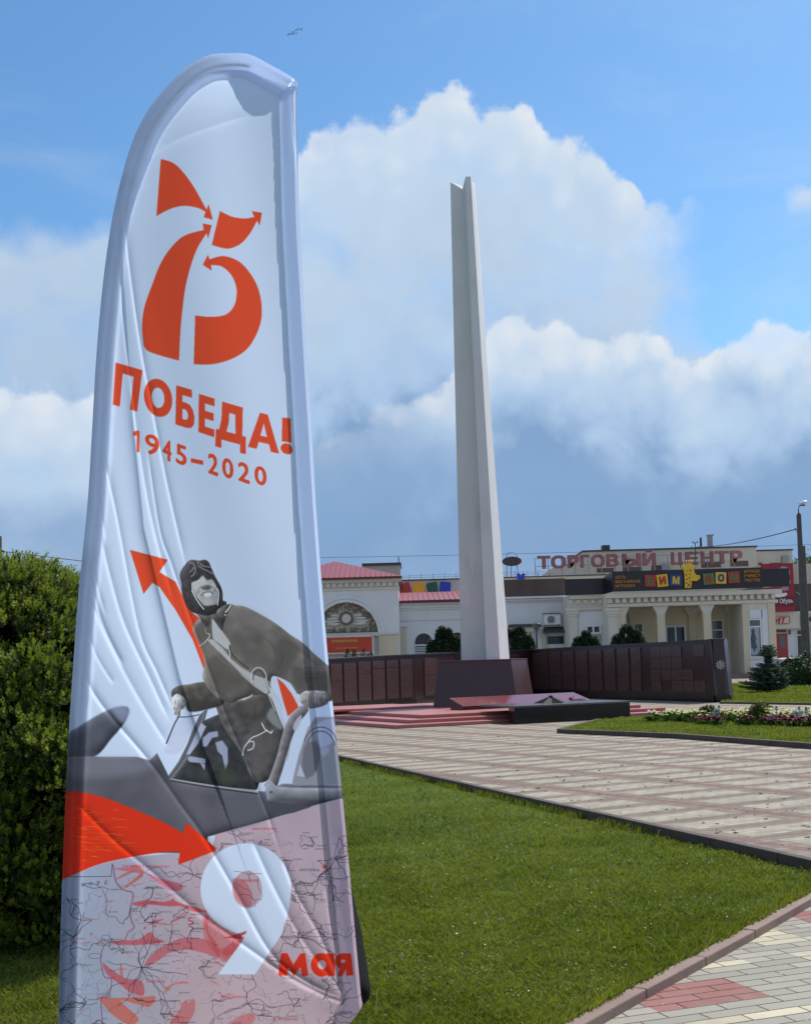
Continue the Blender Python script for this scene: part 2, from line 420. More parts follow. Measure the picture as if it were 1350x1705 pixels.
# paving: everything in the ground's own metres, turned to the square's axes
def rot_uv(k, ang, off=(0, 0)):
    tc = k.n.new('ShaderNodeTexCoord').outputs['Object']
    mp = k.n.new('ShaderNodeMapping'); mp.inputs['Rotation'].default_value = (0, 0, ang)
    mp.inputs['Location'].default_value = (off[0], off[1], 0)
    k.l.new(tc, mp.inputs[0])
    s = k.n.new('ShaderNodeSeparateXYZ'); k.l.new(mp.outputs[0], s.inputs[0])
    return tc, mp.outputs[0], s.outputs[0], s.outputs[1]
def band(k, x, a, b, w=.012):
    return k.m('MULTIPLY', k.ss(a-w, a+w, x), k.m('SUBTRACT', 1, k.ss(b-w, b+w, x)))

M['plaque'] = plaque_mat()
def plaza_mat():
    m = bpy.data.materials.new('plaza_paving'); m.use_nodes = True
    k = NT(m.node_tree); b = m.node_tree.nodes['Principled BSDF']
    tc, vec, x, y = rot_uv(k, -R(30))
    pa = k.m('FRACT', k.m('DIVIDE', x, 1.6)); pb = k.m('FRACT', k.m('DIVIDE', y, .68))
    tile = k.m('MULTIPLY', band(k, pa, .20, .88), band(k, pb, .24, .84, .03))
    strip = band(k, pa, .0, .095)
    row = band(k, pb, .0, .14, .03)
    br = k.n.new('ShaderNodeTexBrick'); k.l.new(vec, br.inputs[0])
    br.inputs['Scale'].default_value = 1; br.inputs['Brick Width'].default_value = .2; br.inputs['Row Height'].default_value = .1
    br.inputs['Mortar Size'].default_value = .006; br.inputs['Bias'].default_value = 0
    br.inputs['Color1'].default_value = (.80,.80,.80,1); br.inputs['Color2'].default_value = (1.12,1.12,1.12,1); br.inputs['Mortar'].default_value = (.55,.5,.45,1)
    c = k.mix(k.ss(.3, .7, k.noise(vec, .45, 4, .6)), (.205,.172,.142), (.25,.212,.178))
    c = k.mix(k.m('MULTIPLY', row, .75), c, (.21,.14,.12))
    c = k.mix(k.m('MULTIPLY', strip, .9), c, (.22,.118,.103))
    c = k.mix(k.m('MULTIPLY', tile, .95), c, (.37,.335,.27))
    c = k.mix(1.0, c, (1.0, .975, .925), 'MULTIPLY')
    c = k.mix(1.0, c, br.outputs[0], 'MULTIPLY')
    c = k.mix(k.m('MULTIPLY', k.ss(.45, .75, k.noise(vec, .7, 6, .65)), .28), c, (.20,.165,.14))
    c = k.mix(k.m('MULTIPLY', k.ss(.68, .74, k.noise(vec, 9, 3, .6)), .35), c, (.10,.09,.06))
    k.l.new(c, b.inputs['Base Color']); b.inputs['Roughness'].default_value = .85
    b.inputs['Specular IOR Level'].default_value = .25
    h = k.m('ADD', k.m('MULTIPLY', br.outputs[1], -1), k.m('MULTIPLY', k.noise(vec, 60, 4, .6), .4))
    k.l.new(k.bump(h, .5, .006), b.inputs['Normal'])
    return m
def path_mat():
    m = bpy.data.materials.new('path_paving'); m.use_nodes = True
    k = NT(m.node_tree); b = m.node_tree.nodes['Principled BSDF']
    tc, vec, x, y = rot_uv(k, -R(20.5), (.0, .0))
    wob = k.vm('SCALE', k.noise(vec, 2.3, 2, .5, out=1), None)     # bricks slightly out of true
    wob.node.inputs[3].default_value = .014
    vec2 = k.vm('ADD', vec, wob)
    def bricks(w, h, mort, off=.5):
        br = k.n.new('ShaderNodeTexBrick'); k.l.new(vec2, br.inputs[0]); br.offset = off
        br.inputs['Scale'].default_value = 1; br.inputs['Brick Width'].default_value = w; br.inputs['Row Height'].default_value = h
        br.inputs['Mortar Size'].default_value = mort; br.inputs['Mortar Smooth'].default_value = .3
        br.inputs['Color1'].default_value = (.84,.84,.84,1); br.inputs['Color2'].default_value = (1.1,1.1,1.1,1); br.inputs['Mortar'].default_value = (.24,.17,.12,1)
        return br
    br = bricks(BRW, .105, .0055); br2 = bricks(BRW, .0525, .004, .5)
    fx = k.m('MULTIPLY_ADD', k.m('FLOOR', k.m('DIVIDE', x, BRW)), BRW, BRW/2)
    fy = k.m('MULTIPLY_ADD', k.m('FLOOR', k.m('DIVIDE', y, .105)), .105, .0525)
    def cell(q, P, ph): return k.m('ABSOLUTE', k.m('SUBTRACT', k.m('FRACT', k.m('MULTIPLY_ADD', q, 1/P, ph)), .5))
    mm = k.m('MAXIMUM', cell(fx, BRW*6, PATH_PH[0]), cell(fy, 1.26, PATH_PH[1]))
    c = k.ramp(mm, [(0, (.31,.135,.12)), (.175, (.345,.32,.265)), (.30, (.53,.475,.34)), (.42, (.345,.32,.265)), (.49, (.36,.33,.275))], 'CONSTANT')
    c = k.mix(1.0, c, br.outputs[0], 'MULTIPLY')
    c = k.mix(k.m('MULTIPLY', k.ss(.4, .75, k.noise(vec, 5, 6, .7)), .35), c, (.28,.245,.20))
    c = k.mix(k.m('MULTIPLY', k.ss(.55, .8, k.noise(vec, 120, 3, .6)), .25), c, (.22,.2,.17))
    k.l.new(c, b.inputs['Base Color']); b.inputs['Roughness'].default_value = .9
    b.inputs['Specular IOR Level'].default_value = .25
    h = k.m('ADD', k.m('MULTIPLY', br.outputs[1], -1), k.m('MULTIPLY', k.noise(vec, 150, 4, .6), .25))
    k.l.new(k.bump(h, .8, .008), b.inputs['Normal'])
    return m
BRW = .33
_pc = G(1128,1657,-.12); _ca, _sa = math.cos(R(20.5)), math.sin(R(20.5))
PATH_PH = (.5-((_pc.x*_ca+_pc.y*_sa)/(BRW*6)) % 1.0, .5-((-_pc.x*_sa+_pc.y*_ca)/1.26) % 1.0)
M['plaza'] = plaza_mat(); M['path'] = path_mat()
def soil_mat(name, a, b_, sc):
    m = mat(name, a, .95, .3, sc, .6, 30)
    return m
def lawn_mat():
    m = bpy.data.materials.new('lawn_ground'); m.use_nodes = True
    k = NT(m.node_tree); b = m.node_tree.nodes['Principled BSDF']
    tc = k.n.new('ShaderNodeTexCoord').outputs['Object']
    n = k.m('ADD', k.m('MULTIPLY', k.noise(tc, .8, 4, .6), .5), k.m('MULTIPLY', k.noise(tc, 55, 4, .7), .5))
    c = k.ramp(n, [(.33, (.050,.080,.014)), (.52, (.105,.155,.028)), (.68, (.155,.195,.045))])
    k.l.new(c, b.inputs['Base Color']); b.inputs['Roughness'].default_value = .95; b.inputs['Specular IOR Level'].default_value = .1
    k.l.new(k.bump(k.noise(tc, 70, 4, .7), .9, .03), b.inputs['Normal'])
    return m
M['lawn'] = lawn_mat()
M['asphalt'] = mat('asphalt', (.16,.15,.145), .95, .15, .3, .2, 40)
# ------------------------------------------------------------------ the ground
Z_LAWN, Z_PATH, Z_KERB = -.09, -.12, -.068
MB().add([(-700,-80,-.32),(700,-80,-.32),(700,1200,-.32),(-700,1200,-.32)], [(0,1,2,3)]).build('ground', M['asphalt'])['kind'] = 'structure'
K0, K1 = G(562,1256), G(1350,1428)
KD = (K1-K0).normalized()
KL, KR = K0-KD*26, K0+KD*30
plz = [KL, KR, Vector((60,-30,0)), Vector((220,-30,0)), Vector((220,260,0)), Vector((-220,260,0)), Vector((-220,KL.y,0))]
struct(MB().add([(p.x,p.y,0) for p in plz], [tuple(range(len(plz)))]).build('plaza', M['plaza']))
# kerb stones along the square's edge
def kerb(name, pts, width, ztop, zbot, m, stone=1.0, gap=.008, side=1, bev=.008):
    pts = [Vector((p[0], p[1], 0)) for p in pts]; mb = MB()
    for a, b in zip(pts, pts[1:]):
        d = (b-a); L = d.length; d.normalize(); nrm = Vector((d.y, -d.x, 0))*side
        n = max(1, round(L/stone))
        for i in range(n):
            p = a+d*(L*i/n+gap/2); q = a+d*(L*(i+1)/n-gap/2); dz = rnd.uniform(-.003, .003)
            quad = [p, q, q+nrm*width, p+nrm*width]
            mb.hexa([(v.x,v.y,zbot) for v in quad], [(v.x,v.y,ztop+dz) for v in quad])
    return struct(mb.build(name, m, bevel=bev))
KN = Vector((KD.y, -KD.x, 0))                     # towards the lawn
kerb('plaza_kerb', [KL+KN*.001, KR+KN*.001], .09, .004, -.3, M['kerb_dark'])
pk = [G(935,1705,Z_KERB), G(1050,1643,Z_KERB), G(1234,1546.7,Z_KERB), G(1350,1483,Z_KERB)]
pk = [pk[0]-(pk[1]-pk[0])*9] + pk
e = (pk[-1]-pk[-2]).normalized(); pk.append(pk[-1]+e*.62)
kerb('path_kerb', pk, .085, Z_KERB, -.3, M['kerb_pink'], stone=.98, side=1)
pth = [p for p in pk] + [KR+KN*.1, Vector((70,-40,0)), Vector((-40,-40,0))]
struct(MB().add([(p.x,p.y,Z_PATH) for p in pth], [tuple(range(len(pth)))]).build('path', M['path']))
lw = [KL, KR-KD*(30-((pk[-1]-K0).dot(KD))-.0)] + [p for p in reversed(pk)] + [Vector((-60,-30,0)), Vector((-60,KL.y,0))]
LAWN_POLY = [(p.x,p.y) for p in lw]
struct(MB().add([(p.x,p.y,Z_LAWN) for p in lw], [tuple(range(len(lw)))]).build('lawn', M['lawn']))

def inside(poly, x, y):
    r = np.zeros(len(x), bool); n = len(poly)
    for i in range(n):
        x0, y0 = poly[i]; x1, y1 = poly[(i+1) % n]
        c = ((y0 > y) != (y1 > y)) & (x < (x1-x0)*(y-y0)/((y1-y0) if y1 != y0 else 1e-9)+x0)
        r ^= c
    return r
def blades(name, poly, z, n, ymin, ymax, hgt, wid, mats, power=1.6, xl=.36, xr=.36, pick=None):
    t = nrg.random(n)
    p = 1-power
    y = (ymin**p+(ymax**p-ymin**p)*t)**(1/p)
    x = -xl*y-.8+nrg.random(n)*((xl+xr)*y+1.6)
    ok = inside(poly, x, y); x, y = x[ok], y[ok]; n = len(x)
    # mown grass grows in tufts
    patch = np.sin(x*7.1+np.sin(y*5.3)*1.7)*np.sin(y*6.7+np.sin(x*4.1)*1.9)
    h = hgt*(.55+.75*nrg.random(n))*(1+.35*patch)
    w = wid*(.7+.6*nrg.random(n))*(y/ymin)**.55
    a = nrg.random(n)*2*np.pi
    la = nrg.random(n)*2*np.pi; ln = h*(.3+1.5*nrg.random(n)**1.5)
    bx, by = np.cos(a)*w/2, np.sin(a)*w/2
    V = np.empty((n, 4, 3), np.float32)
    V[:,0] = np.stack([x-bx, y-by, np.full(n, z-.005)], 1)
    V[:,1] = np.stack([x+bx, y+by, np.full(n, z-.005)], 1)
    V[:,2] = np.stack([x+bx*.3+np.cos(la)*ln*.9, y+by*.3+np.sin(la)*ln*.9, z+h], 1)
    V[:,3] = np.stack([x-bx*.6+np.cos(la)*ln*.35, y-by*.6+np.sin(la)*ln*.35, z+h*.6], 1)
    F = np.arange(n*4).reshape(n, 4)
    mi = (nrg.random(n) < .11).astype(np.int32) if len(mats) > 1 else None
    return fast_mesh(name, V.reshape(-1, 3), F, mats, mi=mi)
g1 = blades('lawn_grass', LAWN_POLY, Z_LAWN, 460000, 5.0, 27, .030, .0040, [M['grass'], M['grass_dry']])
tag(g1, kind='stuff')
def clover(name, n):
    t = nrg.random(n); p = -.5; y = (5.0**p+(16**p-5.0**p)*t)**(1/p); x = -.36*y-.5+nrg.random(n)*(.74*y+1)
    k = inside(LAWN_POLY, x, y) & (np.sin(x*2.3+np.sin(y*1.9))+np.sin(y*2.9+x)+nrg.normal(size=n)*.7 > .1); x, y = x[k], y[k]; n = len(x)
    z = Z_LAWN+.012+.024*nrg.random(n); a = nrg.random(n)*6.283; s_ = .0075*(.6+.8*nrg.random(n))*(y/6)**.5
    V = np.empty((n,4,3), np.float32)
    for q in range(4):
        r_ = s_*(1 if q % 2 == 0 else .62); V[:,q] = np.stack([x+np.cos(a+q*1.571)*r_, y+np.sin(a+q*1.571)*r_, z+(nrg.random(n)-.5)*s_*1.2], 1)
    return fast_mesh(name, V.reshape(-1,3), np.arange(n*4).reshape(n,4), [M['clover_leaf'], M['clover_pale']], mi=(nrg.random(n) < .12).astype(np.int32))
M['clover_leaf'] = leaf_mat('clover_leaf', (.055,.105,.018), (.13,.19,.04), .3, 2); M['clover_pale'] = leaf_mat('clover_pale', (.15,.20,.045), (.25,.28,.08), .3, 2)
tag(clover('lawn_weeds', 36000), kind='stuff')
def kerb_tufts(name, pts, side, n, hmax):
    V = []; F = []
    seg = [(Vector((a[0],a[1],0)), Vector((b[0],b[1],0))) for a, b in zip(pts, pts[1:])]
    L = [ (b-a).length for a, b in seg]; tot = sum(L)
    for _ in range(n):
        t = rnd.random()*tot; i = 0
        while t > L[i] and i < len(L)-1: t -= L[i]; i += 1
        a, b = seg[i]; d = (b-a).normalized(); nr = Vector((d.y, -d.x, 0))*side
        p = a+d*t+nr*(rnd.random()**2*.10)
        if not .4 < math.sin(p.x*9+p.y*7)+math.sin(p.x*3.1-p.y*4.3)+rnd.random()*2: continue
        h = hmax*rnd.uniform(.35, 1); w = .0032*(max(p.y, 5)/6)**.5; c, s_ = math.cos(rnd.uniform(0, 6.28)), math.sin(rnd.uniform(0, 6.28))
        le = -nr*rnd.uniform(-.01, .05)+d*rnd.uniform(-.03, .03); o = len(V)
        V += [(p.x-w*c,p.y-w*s_,Z_LAWN),(p.x+w*c,p.y+w*s_,Z_LAWN),(p.x+le.x+w*c*.3,p.y+le.y+w*s_*.3,Z_LAWN+h),(p.x+le.x*.4-w*c*.7,p.y+le.y*.4-w*s_*.7,Z_LAWN+h*.6)]; F.append((o,o+1,o+2,o+3))
    return fast_mesh(name, V, F, [M['grass'], M['grass_dry']], mi=(nrg.random(len(F)) < .15).astype(np.int32))
tag(kerb_tufts('kerb_grass', [KL+KD*20+KN*.1, KR-KD*18+KN*.1], 1, 9000, .085), kind='stuff')
tag(kerb_tufts('path_edge_grass', pk, -1, 12000, .07), kind='stuff')
# a few long seed stalks and fallen petals on the lawn
def stalks(name, n):
    V = []; F = []
    while len(F) < n:
        y = rnd.uniform(5.4, 15); x = rnd.uniform(-.1, .33)*y
        if not inside(LAWN_POLY, np.array([x]), np.array([y]))[0]: continue
        h = rnd.uniform(.04, .13); a = rnd.uniform(0, 6.28); w = .0022*(y/6)**.5; c, s = math.cos(a), math.sin(a)
        l = rnd.uniform(.3, 1.3)*h; o = len(V)
        V += [(x-w,y,Z_LAWN),(x+w,y,Z_LAWN),(x+w+c*l,y+s*l,Z_LAWN+h),(x-w+c*l,y+s*l,Z_LAWN+h)]
        F.append((o,o+1,o+2,o+3))
    return fast_mesh(name, V, F, M['grass_dry'])
tag(stalks('dry_stalks', 190), kind='stuff')
def scatter(name, n, test, z, size, m, ymin, ymax, xa, xb, lift=.0, power=1.4):
    V = []; F = []
    while len(F) < n:
        p = 1-power; t = rnd.random()
        y = (ymin**p+(ymax**p-ymin**p)*t)**(1/p); x = rnd.uniform(xa, xb)*y
        if not test(x, y): continue
        s = size*rnd.uniform(.5, 1.4); a = rnd.uniform(0, 6.28); o = len(V); zz = z+rnd.uniform(.002, .002+lift)
        for q, (r, dz) in enumerate(((1,0),(.55,.3),(1,.1),(.5,.45))):
            V.append((x+math.cos(a+q*1.57)*s*r, y+math.sin(a+q*1.57)*s*r, zz+dz*s*rnd.uniform(.3, 1.2)))
        F.append((o,o+1,o+2,o+3))
    return fast_mesh(name, V, F, m)
onlawn = lambda x, y: inside(LAWN_POLY, np.array([x]), np.array([y]))[0]
PLZ = [(p.x, p.y) for p in plz]; PTH = [(p.x, p.y) for p in pth]
tag(scatter('fallen_petals', 170, onlawn, Z_LAWN, .009, M['petal_white'], 5.2, 16, -.05, .34, .035), kind='stuff')
tag(scatter('petals_on_path', 150, lambda x, y: inside(PTH, np.array([x]), np.array([y]))[0], Z_PATH, .006, M['petal_white'], 5.2, 9, .05, .36), kind='stuff')
tag(scatter('fallen_leaves', 300, lambda x, y: inside(PLZ, np.array([x]), np.array([y]))[0], 0, .028, M['far_leaf'], 9.5, 28, -.1, .36, power=1.02), kind='stuff')

# ------------------------------------------------------------------ the memorial
# granite steps
S0 = G(659,1213.5); SA = (G(1150,1188)-S0); SB = (G(553,1201)-S0); LA = SA.length; SA.normalize(); SB.normalize()
SB = Vector((-SA.y, SA.x, 0))*.92+SB*.08; SB.z = 0; SB.normalize()
st = empty('granite_steps', S0, 0, 'three red granite steps in front of the stele and its wall', 'steps')
RISE = .095; ZT = RISE*3
mbs = []
for k in range(3):
    c = S0+SA*(.62*k)+SB*(.5*k); e1 = c+SA*(LA-1.15*k)
    q = [c, e1, e1+SB*9.5, c+SB*9.5]
    mb = MB(); mb.prism([(v.x,v.y) for v in q], RISE*k+(.0 if k == 0 else .001), RISE*(k+1))
    mbs.append(mb.build('step', M['red_granite'], bevel=.012))
pe = G(722,1178,ZT); q = [pe-SA*4.2, pe, pe+SB*3.2, pe-SA*4.2+SB*3.2]
mbs.append(MB().prism([(v.x,v.y) for v in q], ZT+.001, ZT+.07).build('landing', M['red_granite'], bevel=.012))
adopt(st, *mbs)

# pedestal and stele
YD = 5.0
pbl, pbr = W(721,1177,35.5+YD), W(862,1174,35.0+YD)
ptl, ptr = W(728.6,1101.8,35.75+YD), W(850,1095.6,35.25+YD)
pkr_b, pkr_t = W(889.5,1167,38+YD), W(877,1094,37.8+YD)
pkl_b, pkl_t = Vector((pbl.x+.77, 38.6+YD, 0)), Vector((ptl.x+.74, 38.3+YD, 0))
lo = [(pbl.x,pbl.y,ZT-.01),(pbr.x,pbr.y,ZT-.01),(pkr_b.x,pkr_b.y,ZT-.01),(pkl_b.x,pkl_b.y,ZT-.01)]
PT = 1.725
hi = [(ptl.x,ptl.y,PT),(ptr.x,ptr.y,PT),(pkr_t.x,pkr_t.y,PT),(pkl_t.x,pkl_t.y,PT)]
mon = empty('stele_monument', ((pbl.x+pkr_b.x)/2, 37+YD, ZT), 0, 'tall white stele with slotted top on a dark red granite pedestal', 'monument')
M['pedestal_granite'] = mat('pedestal_granite', (.060,.024,.026), .33, .22, 26, 0, detail=6)
ped = MB().hexa(lo, hi).build('pedestal', M['pedestal_granite'], bevel=.012)
capq = [Vector(p) for p in hi]; cc = sum(capq, Vector())/4
cap = MB().prism([tuple((cc+(p-cc)*1.012)[:2]) for p in capq], PT+.001, PT+.035).build('pedestal_cap', M['polished_red'], bevel=.006)
base = [(767.6,36.9),(815,36.85),(809.7,35.9),(831.8,35.9),(848,36.9),(845,38.0),(828,38.0),(822,37.25),(769,37.2)]
top = [(749.5,303,36.9),(769.5,315,36.9),(775,294,36.45),(783.5,294,36.45),(788.5,311,36.9),(790.3,304,37.4),(785,304,37.4),(779,313,37.1),(750.3,303,37.05)]
bl = [(W(x,1098,Y+YD).x, Y+YD, PT+.03) for x, Y in base]
tl = [tuple(W(x,y,Y+YD)) for x, y, Y in top]
# several courses so that the surface can carry the cast joints
stele = MB(); n = len(bl); rows = 24
for i in range(rows+1):
    t = i/rows
    stele.v += [tuple(Vector(a).lerp(Vector(b), t)) for a, b in zip(bl, tl)]
for i in range(rows):
    for j in range(n): stele.f.append((i*n+j, i*n+(j+1) % n, (i+1)*n+(j+1) % n, (i+1)*n+j))
o = rows*n
stele.f += [(o+0,o+1,o+7,o+8),(o+1,o+2,o+3,o+4),(o+1,o+4,o+7),(o+4,o+5,o+6,o+7),tuple(reversed(range(n)))]
stele.mi = [0]*len(stele.f)
ste = stele.build('stele', M['white_concrete'])
adopt(mon, ped, cap, ste)

# memorial wall in two wings
def node(px, Y, zt): return (W(px,1150,Y).x, Y, zt)
wl = [node(440,42.5,1.92), node(545,45.8,1.97), node(640,50,2.07), node(691,52,2.11)]
wm = [node(691,52.0,2.11), node(760,57,2.2), node(885,61,2.27)]
wr = [node(885,61,2.27), node(1072,50.5,2.28), node(1189.7,45.8,2.29)]
def run_wall(nodes, z0, dz, th, off=0.0):
    """a strip of wall along the nodes: front face moved by off towards the viewer"""
    mb = MB()
    for a, b in zip(nodes, nodes[1:]):
        d = Vector((b[0]-a[0], b[1]-a[1], 0)).normalized(); nr = Vector((d.y, -d.x, 0))
        if nr.y > 0: nr = -nr
        A = Vector((a[0],a[1],0)); B = Vector((b[0],b[1],0))
        q = [A+nr*off, B+nr*off, B-nr*th, A-nr*th]
        zt = [dz(a[2]), dz(b[2]), dz(b[2]), dz(a[2])]
        mb.hexa([(v.x,v.y,z0(a[2]) if z0(1) > 1 else z0(0)) for v in q], [(v.x,v.y,z) for v, z in zip(q, zt)])
    return mb
def at_px(nodes, px):
    """the point of the wall's front line behind photo column px"""
    for a, b in zip(nodes, nodes[1:]):
        fa = [W(px,1150,a[1]).x-a[0], W(px,1150,b[1]).x-b[0]]
        if fa[0] >= -1e-6 and fa[1] <= 1e-6:
            t = fa[0]/(fa[0]-fa[1]+1e-12)
            return Vector((a[0]+(b[0]-a[0])*t, a[1]+(b[1]-a[1])*t, a[2]+(b[2]-a[2])*t))
def wall_wing(label, nodes, cuts, big=None):
    r = empty('memorial_wall', (nodes[-1][0], nodes[-1][1], 0), 0, label, 'memorial wall')
    parts = [run_wall(nodes, lambda t: 0, lambda t: t-.06, .45).build('wall_body', M['dark_granite']),
             run_wall(nodes, lambda t: 0, lambda t: .24, .46, .05).build('plinth', M['black_granite'])]
    mb = MB()
    for a, b in zip(nodes, nodes[1:]):
        d = Vector((b[0]-a[0], b[1]-a[1], 0)).normalized(); nr = Vector((d.y, -d.x, 0)); nr = -nr if nr.y > 0 else nr
        A, B = Vector(a), Vector(b)
        q = [A+nr*.05, B+nr*.05, B-nr*.5, A-nr*.5]
        mb.hexa([(v.x,v.y,v.z-.058) for v in q], [(v.x,v.y,v.z) for v in q])
    parts.append(mb.build('coping', M['dark_granite']))
    for a, b in cuts:
        P, Q = at_px(nodes, a), at_px(nodes, b)
        if P is None or Q is None: continue
        d = Vector((Q.x-P.x, Q.y-P.y, 0)).normalized(); nr = Vector((d.y, -d.x, 0)); nr = -nr if nr.y > 0 else nr
        P2, Q2 = P+d*.05, Q-d*.05
        hp = (P.z-.2-.34)
        pl = MB()
        rows = 1 if b-a < 40 else 3
        # name slabs, some of them cut in two or three by a joint
        if b-a > 40:
            nx = 5
            for i in range(nx):
                for j in range(4):
                    u0, u1 = i/nx, (i+1)/nx
                    if rnd.random() < .22: continue
                    a_ = P2.lerp(Q2, u0)+d*.015; b_ = P2.lerp(Q2, u1)-d*.015
                    z0, z1 = .36+hp*j/4+.012, .36+hp*(j+1)/4-.012
                    f = rnd.uniform(.014, .03)
                    pl.hexa([tuple(a_+nr*.001-Vector((0,0,a_.z-z0))), tuple(b_+nr*.001-Vector((0,0,b_.z-z0))), tuple(b_+nr*f-Vector((0,0,b_.z-z0))), tuple(a_+nr*f-Vector((0,0,a_.z-z0)))],
                            [tuple(a_+nr*.001-Vector((0,0,a_.z-z1))), tuple(b_+nr*.001-Vector((0,0,b_.z-z1))), tuple(b_+nr*f-Vector((0,0,b_.z-z1))), tuple(a_+nr*f-Vector((0,0,a_.z-z1)))])
        else:
            cutz = rnd.choice((.3, .55, .68, .8))
            for z0, z1 in ((.36, .36+hp*cutz-.006), (.36+hp*cutz+.006, .36+hp)):
                q = [P2+nr*.001, Q2+nr*.001, Q2+nr*.04, P2+nr*.04]
                pl.hexa([(v.x,v.y,z0) for v in q], [(v.x,v.y,z1) for v in q])
        parts.append(pl.build('name_plaque', M['plaque']))
    adopt(r, *parts)
    return r, parts
wall_wing('left wing of the dark red memorial wall, its rows of name plaques beside the flag', wl,
          [(525,548),(549,570),(571,594),(595,618),(619,641),(642,664),(665,687)])
wall_wing('low middle stretch of the dark red memorial wall, mostly hidden behind the pedestal', wm, [(706,728),(845,866)])
rw, rparts = wall_wing('right wing of the dark red memorial wall, ending in a pier with a star emblem', wr,
          [(889,914),(916,936),(938,958),(960,981),(983,1005),(1007,1027),(1029,1050),(1052,1070),(1084,1176)])
# end pier, leaning as the photo shows, with the order star cut into it
pA, pB = W(1189.7,1169,45.8), W(1214,1169,46.3); tA, tB = W(1179.6,1064.6,45.8), W(1203.5,1063,46.3)
bk = Vector((.55, 1.6, 0))
pier = MB().hexa([(pA.x,pA.y-.06,.24),(pB.x,pB.y-.06,.24),(pB.x+bk.x,pB.y+bk.y,.24),(pA.x+bk.x,pA.y+bk.y,.24)],
                 [(tA.x,tA.y-.06,2.31),(tB.x,tB.y-.06,2.31),(tB.x+bk.x,tB.y+bk.y,2.31),(tA.x+bk.x,tA.y+bk.y,2.31)]).build('end_pier', M['dark_granite'], bevel=.01)
pfoot = MB().hexa([(pA.x-.0,pA.y-.14,0),(pB.x+.03,pB.y-.14,0),(pB.x+bk.x,pB.y+bk.y,0),(pA.x+bk.x,pA.y+bk.y,0)],
                  [(pA.x-.0,pA.y-.14,.238),(pB.x+.03,pB.y-.14,.238),(pB.x+bk.x,pB.y+bk.y,.238),(pA.x+bk.x,pA.y+bk.y,.238)]).build('pier_plinth', M['black_granite'])
adopt(rw, pier, pfoot)
em = MB(); ec = W(1197.2,1107,45.9)
yf = ec.y-.09
def star(mb, cx, cz, y0, y1, ro, ri, n=5, ph=math.pi/2):
    pts = []
    for i in range(2*n):
        r = ro if i % 2 == 0 else ri; a = ph+math.pi*i/n
        pts.append((cx+math.cos(a)*r, cz+math.sin(a)*r))
    return mb.plate(pts, y0, y1)
star(em, ec.x, ec.z, yf, yf-.02, .20, .13, 10); star(em, ec.x, ec.z, yf-.0205, yf-.035, .21, .085)
em.plate([(ec.x+.07*math.cos(t*.3927), ec.z+.07*math.sin(t*.3927)) for t in range(16)], yf-.0355, yf-.045)
M['emblem'] = mat('emblem', (.30,.27,.28), .4, .15, 20)
emo = em.build('star_emblem', M['emblem']); emo.parent = pier

# polished slab lying on the steps, behind the black block
def slab(name, pts, z0, z1, m, bev=.008): return MB().prism([(p.x,p.y) for p in pts], z0, z1).build(name, m, bevel=bev)
w0, w1 = G(771,1182.7,ZT), G(745,1182,ZT)
w1 = w0+SB*.8
w2 = G(953,1153,.63); L = (w2-w1).dot(SA); WA = (Vector((w2.x,w2.y,0))-Vector((w1.x,w1.y,0))).normalized(); L = (Vector((w2.x-w1.x,w2.y-w1.y,0))).length
q = [w0, w0+WA*(L+.1), w1+WA*L, w1]
sl = empty('polished_slab', w0+WA*(L/2), 0, 'low tilted slab of polished red granite between pedestal and black block', 'granite slab')
wb = MB().hexa([(v.x,v.y,ZT+.001) for v in q], [(v.x,v.y,z) for v, z in zip(q, (ZT+.09,ZT+.09,.60,.60))]).build('slab_base', M['dark_granite'])
wt = MB().hexa([(v.x,v.y,z) for v, z in zip(q, (ZT+.091,ZT+.091,.601,.601))], [(v.x,v.y,z) for v, z in zip([w0-SB*.05-WA*.03, w0+WA*(L+.13)-SB*.05, w1+WA*(L+.03), w1-WA*.03], (ZT+.115,ZT+.115,.637,.637))]).build('slab', M['polished_red'])
adopt(sl, wb, wt)

# the black block of the eternal flame
zb = .48
b0, b1 = G(856.7,1206), G(1049,1195.6); b2 = G(802,1173.2,zb); b2.z = 0
dv = b2-b0; b3 = b1+dv
fl = empty('eternal_flame_block', (b0+b1+dv)/2, 0, 'long black granite block carrying the bronze star of the eternal flame', 'granite block')
bd = b0+(b1-b0).normalized()*.02
blk = MB(); blk.prism([(b0.x,b0.y),(b1.x,b1.y),(b3.x,b3.y),((b0+dv*.45).x+.25,(b0+dv*.45).y)], 0, zb-.051)
body = blk.build('block_body', M['black_granite'], bevel=.006)
o_ = .02
tpq = [b0+Vector((-o_,-o_,0)), b1+Vector((o_,-o_,0)), b3+Vector((o_,o_,0)), b2+Vector((-o_,o_,0))]
M['grey_granite'] = mat('grey_granite', (.11,.10,.10), .22, .18, 30)
topo = slab('block_top', tpq, zb-.05, zb, M['grey_granite'], .005)
sc = G(917,1170.5,zb)
stm = MB(); pts = []
for i in range(10):
    r = .50 if i % 2 == 0 else .26; a = math.pi*i/5+.35
    pts.append((sc.x+math.cos(a)*r, sc.y+math.sin(a)*r*1.0, zb+.004))
stm.add(pts+[(sc.x,sc.y,zb+.20)], [(i,(i+1) % 10,10) for i in range(10)]+[tuple(reversed(range(10)))])
sto = stm.build('bronze_star', M['bronze'])
brn = MB().lathe([(.05,.17),(.06,.21),(.045,.215),(.03,.19)], (sc.x,sc.y,zb), 12).build('gas_burner', M['metal_dark']); brn.parent = sto
adopt(fl, body, topo, sto)
